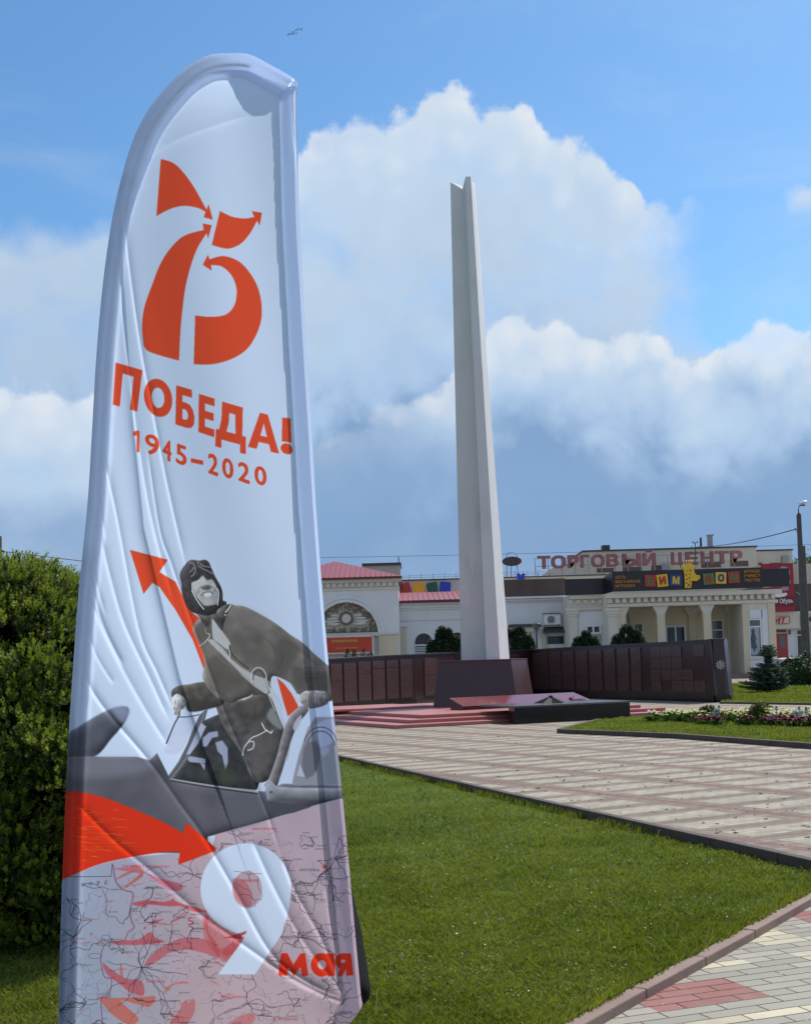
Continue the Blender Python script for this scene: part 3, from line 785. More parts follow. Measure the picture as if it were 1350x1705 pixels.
# carnations laid on the block
def bouquet(loc):
    r = empty('carnation_bouquet', loc, 0, 'few red carnations laid flat beside the bronze star', 'flowers')
    st_, bl_ = MB(), MB()
    for i in range(7):
        a = rnd.uniform(-.35, .35); L = rnd.uniform(.32, .45)
        p = Vector(loc)+Vector((rnd.uniform(-.05, .05), rnd.uniform(-.08, .08), .015+rnd.uniform(0, .05)))
        q = p+Vector((L*math.cos(a), L*math.sin(a)*.6, rnd.uniform(-.01, .03)))
        q.z = max(q.z, loc[2]+.012)
        st_.tube([p, q], .004, 5)
        for j in range(9):
            t = rnd.uniform(0, 6.28); u = rnd.uniform(-.6, .9); rr = .05
            c_ = p+Vector((-.01, 0, .02)); d_ = Vector((math.cos(t)*.8, math.sin(t)*.8, u+.3))*rr
            e_ = d_.cross(Vector((0, 0, 1))).normalized()*.022
            bl_.add([c_-e_*.3, c_+d_-e_, c_+d_*1.15+Vector((0,0,.01)), c_+d_+e_], [(0,1,2,3)])
    adopt(r, st_.build('stem', M['flower_leaf']), bl_.build('blossom', M['petal_red'], fix=False))
fb = G(951,1168.5,zb); bouquet((fb.x, fb.y, zb))
# ------------------------------------------------------------------ the buildings behind the square
def rc(x0, y0, x1, y1, Y):              # photo rectangle -> x0, z0, x1, z1 on the plane y = Y
    xm, ym = (x0+x1)/2, (y0+y1)/2
    return W(x0,ym,Y).x, W(xm,y1,Y).z, W(x1,ym,Y).x, W(xm,y0,Y).z
def fb_(mb, x0, y0, x1, y1, Y, front=.0, back=.2, z0=None, z1=None):
    a, b, c, d = rc(x0, y0, x1, y1, Y)
    return mb.box(a, Y-front, b if z0 is None else z0, c, Y+back, d if z1 is None else z1)
def part(name, m, rects, Y, front=.05, back=.1, bevel=0, z0=None):
    mb = MB()
    for q in rects: fb_(mb, *q, Y, front, back, z0)
    return mb.build(name, m, bevel=bevel)
def window_part(x0, y0, x1, y1, Y, glass, cols=2, transom=None, fr=.10, name='window'):
    """frame as the part, its pane a sub-part; recessed a little"""
    a, b, c, d = rc(x0, y0, x1, y1, Y)
    mb = MB()
    mb.box(a, Y-.06, b, a+fr, Y+.05, d); mb.box(c-fr, Y-.06, b, c, Y+.05, d)
    mb.box(a+fr, Y-.06, d-fr, c-fr, Y+.05, d); mb.box(a+fr, Y-.06, b, c-fr, Y+.05, b+fr)
    for i in range(1, cols):
        x = a+(c-a)*i/cols; mb.box(x-fr/2, Y-.055, b+fr, x+fr/2, Y+.045, d-fr)
    if transom: z = b+(d-b)*transom; mb.box(a+fr, Y-.05, z-fr/2, c-fr, Y+.04, z+fr/2)
    w = mb.build(name, M['frame_white'])
    p = MB().box(a+.03, Y-.02, b+.03, c-.03, Y+.02, d-.03).build('pane', M[glass]); p.parent = w
    return w

# --- the hall with the big arch
YH = 105.0
hall = empty('arched_hall', (W(560,1100,YH).x, YH, 0), 0, 'white hall with a wide relief arch under a hipped red roof', 'building')
xl, xr = W(450,1000,YH).x, W(664,1000,YH).x
cx_, cz_ = W(577,1055,YH).x, W(577,1055,YH).z; rr = 2.66
ze = W(600,965,YH).z
mb = MB()
mb.box(xl, YH, 0, cx_-rr, YH+.9, cz_); mb.box(cx_+rr, YH, 0, xr, YH+.9, cz_)
N = 28
for i in range(N):
    a0, a1 = math.pi*i/N, math.pi*(i+1)/N
    q = [(cx_+rr*math.cos(a1), cz_+rr*math.sin(a1)), (cx_+rr*math.cos(a0), cz_+rr*math.sin(a0)), (cx_+rr*math.cos(a0), ze), (cx_+rr*math.cos(a1), ze)]
    mb.plate(q, YH, YH+.9)
mb.box(xl, YH, cz_+.002, cx_-rr, YH+.9, ze); mb.box(cx_+rr, YH, cz_+.002, xr, YH+.9, ze)
mb.box(xr-.6, YH+.91, 0, xr-.01, YH+14, ze); mb.box(xl+.01, YH+.91, 0, xl+.6, YH+14, ze)
hp = [mb.build('wall', M['white_wall'])]
mb = MB()
def ring(mb, r0, r1, y0, y1, n=28):
    for i in range(n):
        a0, a1 = math.pi*i/n, math.pi*(i+1)/n
        mb.plate([(cx_+r0*math.cos(a0), cz_+r0*math.sin(a0)), (cx_+r1*math.cos(a0), cz_+r1*math.sin(a0)),
                  (cx_+r1*math.cos(a1), cz_+r1*math.sin(a1)), (cx_+r0*math.cos(a1), cz_+r0*math.sin(a1))], y0, y1)
ring(mb, rr-.04, rr+.22, YH-.08, YH+.1); ring(mb, rr+.24, rr+.5, YH-.14, YH+.1)
hp.append(mb.build('arch_moulding', M['white_wall']))
# tympanum: a half disc whose ornament is real relief
ng = 60; V = []; idx = {}
for i in range(ng+1):
    for j in range(ng//2+1):
        x = -rr+2*rr*i/ng; z = rr*j/(ng//2)
        if x*x+z*z <= rr*rr*1.02:
            r2 = math.hypot(x, z-rr*.48)
            d = .13*math.sin(x*7+math.sin(z*6)*1.4)*math.sin(z*8+math.cos(x*5)*1.2)+.05*rnd.uniform(-1, 1)
            if r2 < .52: d = .02
            idx[i, j] = len(V); V.append((cx_+x, YH+.42-max(0, d), cz_+z))
F = [(idx[i,j], idx[i+1,j], idx[i+1,j+1], idx[i,j+1]) for i in range(ng) for j in range(ng//2) if all(k in idx for k in ((i,j),(i+1,j),(i+1,j+1),(i,j+1)))]
hp.append(MB().add(V, F).build('tympanum_relief', M['stone_relief']))
wr_ = MB()
zc = cz_+rr*.48
wl_ = MB()
for k in range(22):
    a = 2*math.pi*k/22
    wl_.lathe([(.0,-.11),(.09,-.06),(.11,.02),(.06,.1),(0,.12)], (cx_+.47*math.cos(a), YH+.28, zc+.47*math.sin(a)), 6)
for s in (-1, 1):                       # draped flags either side of the wreath
    wr_ = MB()
    for q, (x0, z0, x1, z1, w) in enumerate(((.62,.18,1.35,.30,.10),(.66,-.02,1.65,.05,.12),(.62,-.22,1.85,-.22,.12),(.55,-.42,1.7,-.48,.12))):
        pts = [(cx_+s*(x0+(x1-x0)*t), YH+.33-.03*math.sin(3.14*t), zc+z0+(z1-z0)*t+.05*math.sin(t*5+q)) for t in (0,.2,.4,.6,.8,1)]
        wr_.tube(pts, [w*.6, w, w*1.1, w, w*.9, w*.4], 6)
    hp.append(wr_.build('relief_flags', M['relief_pale']))
M['relief_brown'] = mat('relief_brown', (.20,.155,.11), .9, .25, 3, .3, 8)
lv = MB()
for i in range(230):                    # carved leaves along the arch and the foot of the panel
    if i < 150: a_ = rnd.uniform(.02, 3.12); q_ = rr*rnd.uniform(.74, .97); x_, z_ = q_*math.cos(a_), q_*math.sin(a_)
    else: x_, z_ = rnd.uniform(-rr*.92, rr*.92), rnd.uniform(.06, .42)
    if math.hypot(x_, z_) > rr*.98: continue
    t_ = rnd.uniform(0, 6.28); l_ = rnd.uniform(.10, .20)
    lv.plate([(cx_+x_+math.cos(t_+o_)*l_*k_, cz_+z_+math.sin(t_+o_)*l_*k_) for o_, k_ in ((0,1),(.9,.45),(2.2,.4),(3.14,.9),(4.1,.4),(5.4,.45))], YH+.26+rnd.uniform(0,.06), YH+.43)
hp.append(lv.build('relief_foliage', M['relief_brown'])); hp.append(wl_.build('relief_wreath', M['relief_brown']))
wr2 = MB().plate([(cx_+.38*math.cos(t*.3927), zc+.38*math.sin(t*.3927)) for t in range(16)], YH+.26, YH+.4).build('relief_medallion', M['relief_pale']); hp.append(wr2)
hp.append(part('impost_beam', M['cream_trim'], [(520,1054,632,1060)], YH, .02, .5))
hp.append(part('arch_infill', M['relief_pale'], [(520,1060.2,631,1100)], YH, -.25, .6, z0=0))
hp.append(part('pilaster', M['cream_wall'], [(632,1057,662.5,1095)], YH, .12, .01, z0=0))
hp.append(part('pilaster_cap', M['cream_trim'], [(630.5,1053,663.5,1056.6)], YH, .2, .01))
mb = MB(); a, b, c, d = rc(450,964.5,664,984,YH)
mb.box(a-.1, YH-.12, b, c+.06, YH-.001, b+.2); mb.box(a-.25, YH-.35, d-.34, c+.25, YH-.001, d)
x = a
while x < c: mb.box(x, YH-.26, d-.72, x+.28, YH-.001, d-.36); x += .52
hp.append(mb.build('cornice', M['cream_trim']))
# hipped roof with standing seams
xa, xb = W(446,963,YH).x, W(669,961,YH).x; ya, yb = YH-.75, YH+14
z0 = ze; ap = W(558,935.5,YH+6.5)
roof = MB().add([(xa,ya,z0+.16),(xb,ya,z0+.16),(xb,yb,z0+.16),(xa,yb,z0+.16),(ap.x,YH+6,ap.z),(ap.x,YH+8,ap.z)],
                [(0,1,4),(1,2,5,4),(2,3,5),(3,0,4,5)])
for i in range(1, 26):
    t = i/26; x = xa+(xb-xa)*t
    k = min((x-xa)/(ap.x-xa), (xb-x)/(xb-ap.x))
    p = Vector((x,ya,z0+.16)); q = Vector((x, ya+(YH+6-ya)*k, z0+.16+(ap.z-z0-.16)*k))
    n_ = Vector((0,-.25,.97))*.05
    roof.add([p+n_-Vector((.03,0,0)), p+n_+Vector((.03,0,0)), q+n_+Vector((.03,0,0)), q+n_-Vector((.03,0,0)), p-Vector((.03,0,0)), p+Vector((.03,0,0)), q+Vector((.03,0,0)), q-Vector((.03,0,0))],
             [(0,1,2,3),(0,4,5,1),(3,2,6,7),(0,3,7,4),(1,5,6,2)])
ro = roof.build('roof', M['roof_red']); hp.append(ro)
hp.append(MB().box(xa, ya, z0+.002, xb, yb, z0+.158).build('eave_board', M['roof_edge']))
adopt(hall, *hp)
bn = MB(); fb_(bn, 519, 1061.5, 619.5, 1086.5, YH-.35, .02, .06)
bno = bn.build('street_banner', M['banner_red']); tag(bno, 'red cloth banner with gold lettering across the foot of the arch', 'banner')
a, b, c, d = rc(553,1065.2,597,1069.6,YH)
gl = MB()
for i in range(11): gl.box(a+(c-a)*i/11, YH-.385, b+.03*(i % 2), a+(c-a)*(i+.66)/11, YH-.371, d)
gl.build('lettering', M['banner_gold']).parent = bno
gl = MB(); a, b, c, d = rc(560,1078,596,1080,YH)
for i in range(14): gl.box(a+(c-a)*i/14, YH-.385, b, a+(c-a)*(i+.62)/14, YH-.371, d)
gl.build('lettering', M['banner_gold']).parent = bno
bfr = part('banner_frame', M['relief_pale'], [(619.6,1059,623,1090),(519,1057.8,623,1061.3),(519,1086.7,619.5,1089)], YH-.35, .05, .1); bfr.parent = bno
rh = empty('lift_house', (W(635,950,124).x, 124, 6), 0, 'grey weathered roof house with a flat dark cap behind the hipped roof', 'roof house')
adopt(rh, part('wall', M['old_plaster'], [(603.5,941.5,667,975)], 124, .0, 5), part('flat_roof', M['roof_dark'], [(602.5,937.6,668,941.3)], 124, .3, 5.3),
      MB().tube([W(664,938,124), W(663.4,927,124)], .05, 5).build('vent_pipe', M['metal_dark']))

# --- link wing with arched windows and a red lean-to roof
YW = 107.0
wing = empty('link_wing', (W(720,1100,YW).x, YW, 0), 0, 'white single storey wing with arched windows and red lean-to roof', 'building')
a, b, c, d = rc(664.8,1002,838,1100,YW)
wx0, wx1, wzt = a, c, d
wp = [MB().box(a, YW, 0, c, YW+10, d).build('wall', M['white_wall'])]
mb = MB()
for y0, y1, f in ((1002.5,1006.5,.42),(1006.8,1011,.26),(1011.2,1014,.14),(1030,1031.6,.10)): fb_(mb, 664.9, y0, 838, y1, YW, f, -.001)
wp.append(mb.build('cornice', M['white_wall']))
wp.append(part('corner_pilaster', M['cream_wall'], [(665.2,1044.5,676.5,1095)], YW, .14, -.001, z0=0))
wp.append(part('pilaster_cap', M['white_wall'], [(665,1036,678.5,1044)], YW, .22, -.001))
def arch_window(xa_, xb_, ytop, ysill):
    a, b, c, d = rc(xa_, ytop, xb_, 1092, YW); xm = (a+c)/2; r = (c-a)/2; zs_ = d-r
    mb = MB(); pts = [(xm+r*math.cos(math.pi*i/14), zs_+r*math.sin(math.pi*i/14)) for i in range(15)]
    g = MB().plate(pts+[(a,b),(c,b)], YW-.03, YW-.004)
    for i in range(14):
        a0, a1 = math.pi*i/14, math.pi*(i+1)/14
        mb.plate([(xm+r*math.cos(a0), zs_+r*math.sin(a0)), (xm+(r+.14)*math.cos(a0), zs_+(r+.14)*math.sin(a0)), (xm+(r+.14)*math.cos(a1), zs_+(r+.14)*math.sin(a1)), (xm+r*math.cos(a1), zs_+r*math.sin(a1))], YW-.09, YW-.005)
    w = mb.build('window', M['white_wall'])
    g.build('pane', M['glass_green' if False else 'glass_dark']).parent = w
    a2, b2, c2, d2 = rc(xa_-1.5, ysill-1, xb_+.5, ysill+1.2, YW)
    MB().box(a2, YW-.2, b2, c2, YW-.031, d2).build('sill', M['frame_white']).parent = w
    s = MB()
    for yy in (ysill+3, ysill+7, ysill+11): fb_(s, xa_+.2, yy, xb_-.4, yy+3, YW, .08, -.032)
    s.build('lower_panel', M['paint_grey']).parent = w
    return w
wp += [arch_window(691,719.5,1054.5,1074), arch_window(747,776,1053,1073)]
e0, e1 = W(662.5,1001.5,YW-.7), W(838,1000,YW-.7)
h0 = W(662.5,987.5,YW+8)
rf = MB().add([(e0.x,YW-.7,wzt+.16),(e1.x,YW-.7,wzt+.16),(e1.x,YW+8,h0.z),(e0.x,YW+8,h0.z),(e0.x,YW-.7,wzt+.02),(e1.x,YW-.7,wzt+.02),(e1.x,YW+8,wzt+.02),(e0.x,YW+8,wzt+.02)],
              [(0,1,2,3),(4,7,6,5),(0,4,5,1),(1,5,6,2),(3,2,6,7),(0,3,7,4)])
for i in range(1, 20):
    x = e0.x+(e1.x-e0.x)*i/20; sl_ = (h0.z-wzt-.16)/8.7
    rf.add([(x-.03,YW-.7,wzt+.16),(x+.03,YW-.7,wzt+.16),(x+.03,YW+8,h0.z),(x-.03,YW+8,h0.z),(x-.03,YW-.7,wzt+.21),(x+.03,YW-.7,wzt+.21),(x+.03,YW+8,h0.z+.05),(x-.03,YW+8,h0.z+.05)],
           [(4,5,6,7),(0,4,7,3),(1,2,6,5),(0,1,5,4)])
wp.append(rf.build('roof', M['roof_red']))
wp.append(MB().box(e0.x, YW-.78, wzt-.05, e1.x, YW-.701, wzt+.17).build('eave_board', M['roof_edge']))
adopt(wing, *wp)
# parapet behind the lean-to roof
YP = 118.0
par = empty('rear_parapet', (W(720,970,YP).x, YP, 5), 0, 'long cream parapet wall with a thin dark coping behind the red lean-to roof', 'parapet')
mb = MB(); a, b, c, d = rc(662,962.5,1010,1000,YP); mb.box(a, YP, 3, c, YP+.5, d)
for i in range(1, 9): mb.box(a+(c-a)*i/9, YP-.03, 3, a+(c-a)*i/9+.06, YP-.001, d)
mb2 = MB().box(a-.05, YP-.12, d+.001, c+.05, YP+.6, d+.10)
mb3 = MB()
x = a
while x < c-1:                          # thin wire guard along the top
    mb3.tube([(x,YP+.2,d+.1),(x+.05,YP+.2,d+.65)], .02, 4)
    mb3.tube([(x,YP+.2,d+.5),(x+1.1,YP+.2,d+.42+rnd.uniform(0,.2))], .018, 4); mb3.tube([(x,YP+.2,d+.3),(x+1.1,YP+.2,d+.3)], .018, 4); x += 1.1
adopt(par, mb.build('wall', M['brick_parapet']), mb2.build('coping', M['roof_dark']), mb3.build('wire_guard', M['metal_grey']))
for xp, yp, rz, m, lab in ((674.5,979.5,.28,'panel_red','rounded red sign panel, the leftmost one above the red roof'),(697.5,979,-.16,'panel_yellow','rounded yellow sign panel above the red lean-to roof'),
                       (719.5,978.5,.14,'panel_green','rounded dark green sign panel above the red lean-to roof'),(741,977.5,-.10,'panel_blue','rounded blue sign panel, nearest the stele above the red roof')):
    c0 = W(xp, yp, YP-.9); s = .50; pts = []
    for qx, qz in ((1,1),(-1,1),(-1,-1),(1,-1)):
        for t in range(5):
            a0 = math.atan2(qz, qx)-math.pi/4+t*math.pi/8
            pts.append((qx*(s-.17)+.17*math.cos(a0), qz*(s-.17)+.17*math.sin(a0)))
    pts = [(c0.x+(x*math.cos(rz)-z*math.sin(rz))*1.04, c0.z+(x*math.sin(rz)+z*math.cos(rz))*1.0) for x, z in pts]
    o = MB().plate(pts, YP-.9, YP-.75).build('rounded_sign', M[m]); tag(o, lab, 'sign', 'coloured rounded signs above the red roof')
    MB().box(c0.x-.05, YP-.74, c0.z-.4, c0.x+.05, YP-.002, c0.z-.3).build('bracket', M['metal_dark']).parent = o
o = MB()
c0 = W(867,960.5,YP-.6); a = .28
o.plate([(c0.x-a*1.4,c0.z+.3),(c0.x-a*.5,c0.z+.36),(c0.x,c0.z+.12),(c0.x+a*.5,c0.z+.36),(c0.x+a*1.4,c0.z+.3),(c0.x+a*1.2,c0.z-.2),(c0.x,c0.z-.32),(c0.x-a*1.2,c0.z-.2)], YP-.6, YP-.5)
o = o.build('roof_sign_badge', M['panel_blue']); tag(o, 'small blue notched badge on the cream parapet right of the stele', 'badge')

# --- low white block between stele and portico
YB = 106.0
blk_ = empty('service_block', (W(890,1090,YB).x, YB, 0), 0, 'low white service block with a brown fascia, awnings and an air conditioner', 'building')
a, b, c, d = rc(838.5,994,946,1100,YB)
bp = [MB().box(a, YB, 0, c, YB+9, d).build('wall', M['white_wall'])]
fm = MB(); fb_(fm, 836, 964.5, 940.5, 992.5, YB, .25, 4)
a2, b2, c2, d2 = rc(836,964.5,940.5,992.5,YB)
x = a2+.2
while x < c2-.1: fm.box(x, YB-.28, b2+.02, x+.09, YB-.251, d2-.02); x += .24
bp.append(fm.build('fascia', M['fascia_brown']))
mb = MB()
for y0, y1, f in ((993,996.5,.5),(997,1000,.3),(1000.2,1002,.15)): fb_(mb, 838.5, y0, 946, y1, YB, f, -.001)
bp.append(mb.build('cornice', M['white_wall']))
bp.append(part('drain_pipe', M['metal_grey'], [(944.2,1003,945.6,1095)], YB, .12, -.02))
def awning(x0, y0, x1, y1, drop, name='awning'):
    a, b, c, d = rc(x0, y0, x1, y1, YB)
    return MB().hexa([(a-.05,YB-1.1,b),(c+.35,YB-1.1,b),(c+.1,YB-.001,b),(a,YB-.001,b)], [(a,YB-1.0,b+.08),(c+.25,YB-1.0,b+.08),(c-.3,YB-.001,d),(a+.1,YB-.001,d)]).build(name, M['roof_dark'])
bp += [awning(845,1039,896,1044.5,0), awning(903,1043,958,1053.5,0)]
bp.append(part('sign_board', M['cream_wall'], [(842,1045,887,1052.5)], YB, .9, -.8))
bp.append(window_part(909,1057.5,943,1074,YB-.02,'glass_dark',1,None,.08))
bp.append(part('sill_band', M['frame_white'], [(906,1074.5,945,1078)], YB, .15, -.001))
bp.append(part('door_post', M['cream_wall'], [(902,1053.6,908,1095)], YB, .3, -.001, z0=0))
adopt(blk_, *bp)
# air conditioner on the wall
a, b, c, d = rc(904.5,1021.5,931.5,1042,YB)
ac = empty('air_conditioner', ((a+c)/2, YB, b), 0, 'white box air conditioner with round fan on the service block wall', 'air conditioner')
fan = MB(); fx, fz = a+(c-a)*.42, (b+d)/2
fan.plate([(fx+.30*math.cos(t*.2618), fz+.30*math.sin(t*.2618)) for t in range(24)], YB-.56, YB-.505)
gr = MB()
for t in range(8): gr.box(fx-.29, YB-.59, fz-.26+t*.07, fx+.29, YB-.561, fz-.25+t*.07)
fano = fan.build('fan', M['metal_grey']); gr.build('fan_grille', M['metal_dark']).parent = fano
adopt(ac, MB().box(a, YB-.5, b+.08, c, YB-.1, d-.06).build('casing', M['paint_white'], bevel=.02), MB().box(a-.05, YB-.6, d-.058, c+.02, YB-.002, d).build('rain_cover', M['metal_dark']),
      fano, MB().box(a+.1, YB-.5, b, a+.16, YB-.002, b+.078).build('bracket', M['metal_dark']), MB().box(c-.16, YB-.5, b, c-.1, YB-.002, b+.078).build('bracket', M['metal_dark']))
# lantern on a post
lp = W(893.5,1075,YB-3)
lan = empty('lantern_post', (lp.x, YB-3, 0), 0, 'dark lantern post with a frosted bowl shade by the service block', 'lantern')
zt = W(893.5,1049,YB-3).z
adopt(lan, MB().tube([(lp.x,YB-3,0),(lp.x,YB-3,zt)], [.09,.06], 8).build('post', M['metal_dark']),
      MB().lathe([(.10,0),(.22,.1),(.36,.5),(.30,.55),(.1,.62)], (lp.x,YB-3,zt), 10).build('lamp_shade', M['glass_grey']))

# --- portico building of the toy shop
YF = 100.0
sh = empty('portico_shop', (W(1160,1120,YF).x, YF, 0), 0, 'cream shop building with a columned portico and tall windows', 'building')
zfl = .34; ztop = W(1160,985,YF).z
sp_ = []
a, _, c, _ = rc(1012,1000,1291,1100,YF)
xL, xR = a, c
zo = W(1140,1008,YF).z                                    # top of the openings
mb = MB()
x1043, x1236 = W(1043,1050,YF).x, W(1236,1050,YF).x
mb.box(xL, YF, zfl, W(1030,1050,YF).x, YF+6, zo)            # left bay
mb.box(x1236, YF, zfl, xR, YF+6, zo)                         # right bay
mb.box(xL, YF, zo, xR, YF+6.5, ztop)
x0c, x1c = W(946.5,1050,YF+2.5).x, xL
mb.box(x0c, YF+2.5, 0, x1c-.002, YF+9, W(980,991,YF+2.5).z)
sp_.append(mb.build('wall', M['cream_trim']))
sp_.append(MB().box(W(1030,1050,YF).x+.002, YF+4.2, zfl, x1236-.002, YF+5.9, zo-.002).build('recess_wall', M['cream_wall']))
mb = MB()
for px0, px1 in ((1030,1043),(1095,1108),(1172,1185)):
    a = W(px0,1060,YF).x; c = W(px1,1060,YF).x
    mb.box(a, YF+.1, zfl, c, YF+.1+(c-a), zo-.001)
    mb.box(a-.02, YF+.06, zfl, c+.02, YF+.14+(c-a), zfl+.3)
    for i, (w, h0_, h1_) in enumerate(((.06,.95,.80),(.13,.78,.55),(.22,.53,.28),(.34,.26,.0))):
        mb.box(a-w, YF+.1-w*.6, zo-h0_, c+w, YF+.1+(c-a)+w*.4, zo-h1_-.002)
cols = mb
# separate columns
col_objs = []
for px0, px1 in ((1030,1043),(1095,1108),(1172,1185)):
    a = W(px0,1060,YF).x; c = W(px1,1060,YF).x
    m1 = MB(); m1.box(a, YF+.1, zfl+.3, c, YF+.1+(c-a), zo-.702); m1.box(a-.03, YF+.06, zfl, c+.03, YF+.14+(c-a), zfl+.299)
    k = m1.build('column', M['cream_wall'])
    m2 = MB()
    for i, (w, h0_, h1_) in enumerate(((.05,.70,.64),(.0,.638,.52),(.10,.518,.34),(.17,.338,.20),(.26,.198,.002))):
        m2.box(a-w, YF+.1-w*.25, zo-h0_, c+w, YF+.1+(c-a)+w*.4, zo-h1_)
    m2.build('capital', M['cream_trim']).parent = k
    col_objs.append(k)
sp_ += col_objs
for q in ((1236.2,1247-1.2),(1279,1291)):
    a = W(q[0],1060,YF).x; c = W(q[1],1060,YF).x
    sp_.append(MB().box(a, YF-.1, zfl, c, YF-.001, zo).build('pilaster', M['cream_wall']))
for px0, px1, d_ in ((1146,1157,4.2),(1210,1222,4.2),(1048,1056,4.2)):   # pilasters on the back of the recess
    a = W(px0,1060,YF+d_).x; c = W(px1,1060,YF+d_).x
    k = MB().box(a, YF+d_-.25, zfl, c, YF+d_-.001, zo-.6).build('pilaster', M['cream_wall'])
    m2 = MB().box(a-.12, YF+d_-.35, zo-.598, c+.12, YF+d_-.001, zo-.35).box(a-.3, YF+d_-.45, zo-.348, c+.3, YF+d_-.001, zo-.004)
    m2.build('capital', M['cream_trim']).parent = k; sp_.append(k)
mb = MB(); a, b, c, d = rc(1011,984,1292,1009,YF)
mb.box(a-.05, YF-.16, zo+.02, c+.05, YF-.001, zo+.26); mb.box(a-.2, YF-.55, ztop-.36, c+.3, YF-.001, ztop-.002)
x = a
while x < c: mb.box(x, YF-.34, ztop-.74, x+.30, YF-.001, ztop-.38); x += .56
a, b, c, d = rc(946.5,991,1011,1012,YF+2.5); zt2 = W(980,991,YF+2.5).z
mb.box(a, YF+2.2, zt2-.3, c-.25, YF+2.499, zt2); mb.box(a, YF+2.35, zt2-1.2, c-.25, YF+2.499, zt2-1.0)
x = a
while x < c-.5: mb.box(x, YF+2.3, zt2-.7, x+.28, YF+2.499, zt2-.36); x += .6
sp_.append(mb.build('entablature', M['cream_trim']))
sp_.append(MB().box(xL-.3, YF-1.6, 0, xR+.5, YF+6, zfl-.002).build('plinth', M['stone_brown']))
for px0, px1 in ((948,961),(1013,1026)):
    mb = MB()
    Yq = YF+2.5 if px0 < 1000 else YF
    a = W(px0,1060,Yq).x; c = W(px1,1060,Yq).x; mb.box(a, Yq-.12, 0, c, Yq-.001, W(px0,1027,Yq).z)
    for w, y0, y1 in ((.06,1026.8,1023),(.16,1022.8,1018),(.26,1017.8,1013)): mb.box(a-w, Yq-.14-w*.5, W(px0,y0,Yq).z, c+w, Yq-.001, W(px0,y1,Yq).z)
    sp_.append(mb.build('pilaster', M['cream_trim']))
sp_.append(part('wall_panel', M['white_wall'], [(964,1018,1010.5,1095)], YF+2.5, .06, -.001, z0=0))
w1 = window_part(974.5,1040.5,1000,1055.5,YF+2.36,'glass_dark',2,None,.14); sp_.append(w1)
sp_.append(part('green_panel', M['glass_green'], [(975,1057,1001,1069)], YF+2.42, .05, .02))
sp_.append(window_part(1107.5,1041.5,1141.5,1090,YF+4.15,'glass_dark',2,None,.13))
sp_.append(window_part(1183.5,1031.5,1204.5,1094,YF+4.15,'glass_grey',1,.72,.11))
sp_.append(window_part(1052,1038,1070,1055,YF+4.15,'glass_grey',1,None,.08))
wbig = window_part(1245.8,1030.5,1267.5,1095,YF-.04,'glass_grey',1,.80,.10); sp_.append(wbig)
sp_.append(part('wall_panel', M['white_wall'], [(1268.2,1015,1278.5,1098),(1247,1015,1268,1029.5),(1247,1098,1278.5,1115)], YF, .05, -.001))
sp_.append(part('sill', M['cream_trim'], [(1245,1095.5,1269,1098)], YF, .16, -.001))
a, b, c, d = rc(1247.5,1043,1264,1091,YF-.04)             # the pasted figure on the shop window
fg = MB(); fx = (a+c)/2-.1
M['poster_blue'] = mat('poster_blue', (.06,.075,.12), .4, .25, 4)
M['poster_pale'] = mat('poster_pale', (.33,.38,.40), .35, .1, 2)
MB().box(a+.03, YF-.068, b+.05, c-.02, YF-.062, d-.03).build('window_film', M['poster_pale']).parent = wbig
fg.plate([(fx-.18,b+.55),(fx-.22,b+1.4),(fx-.12,b+1.7),(fx-.14,b+1.95),(fx,b+2.15),(fx+.13,b+1.95),(fx+.1,b+1.7),(fx+.24,b+1.3),(fx+.16,b+1.1),(fx+.3,b+.55),(fx+.12,b+.5),(fx+.1,b+.28),(fx-.02,b+.3),(fx-.04,b+.52)], YF-.078, YF-.070)
fg.build('window_poster', M['poster_blue']).parent = wbig
adopt(sh, *sp_)

# the black shop sign with its cubes and giraffe
YS = YF-.75
sg = empty('shop_sign', (W(1140,966,YS).x, YS, ztop), 0, 'long black toy shop sign with coloured letter cubes and a giraffe', 'shop sign')
pL, pM1, pM2, pR = W(940.5,978,YF+2.1), W(1004,975,YF+2.1), W(1019,969,YS), W(1269,962,YS)
zb0, zt0 = W(972,990.5,YF+2.1).z, W(972,963.5,YF+2.1).z
zb1, zt1 = W(1145,982,YS).z, W(1145,948,YS).z
bd_ = MB()
bd_.box(pL.x, YF+2.1, zb0, pM1.x, YF+2.35, zt0)
bd_.hexa([(pM1.x,YF+2.1,zb0),(pM2.x,YS,zb1),(pM2.x,YS+.25,zb1),(pM1.x,YF+2.35,zb0)], [(pM1.x,YF+2.1,zt0),(pM2.x,YS,zt1),(pM2.x,YS+.25,zt1),(pM1.x,YF+2.35,zt0)])
bd_.box(pM2.x, YS, zb1, pR.x, YS+.25, zt1)
a, b, c, d = rc(1256,947.5,1310.5,977,YS+.9); bd_.box(a, YS+.45, b-.02, c, YS+1.3, d)
sgp = [bd_.build('board', M['sign_black'])]
def px_text(txt, x0, y0, x1, y1, Y, m, name='lettering', bold=.012, depth=.03):
    a, b, c, d = rc(x0, y0, x1, y1, Y); q = MB(); letters(q, txt, a, b, c, d, Y-.002, depth, bold); return q.build(name, M[m], fix=False)
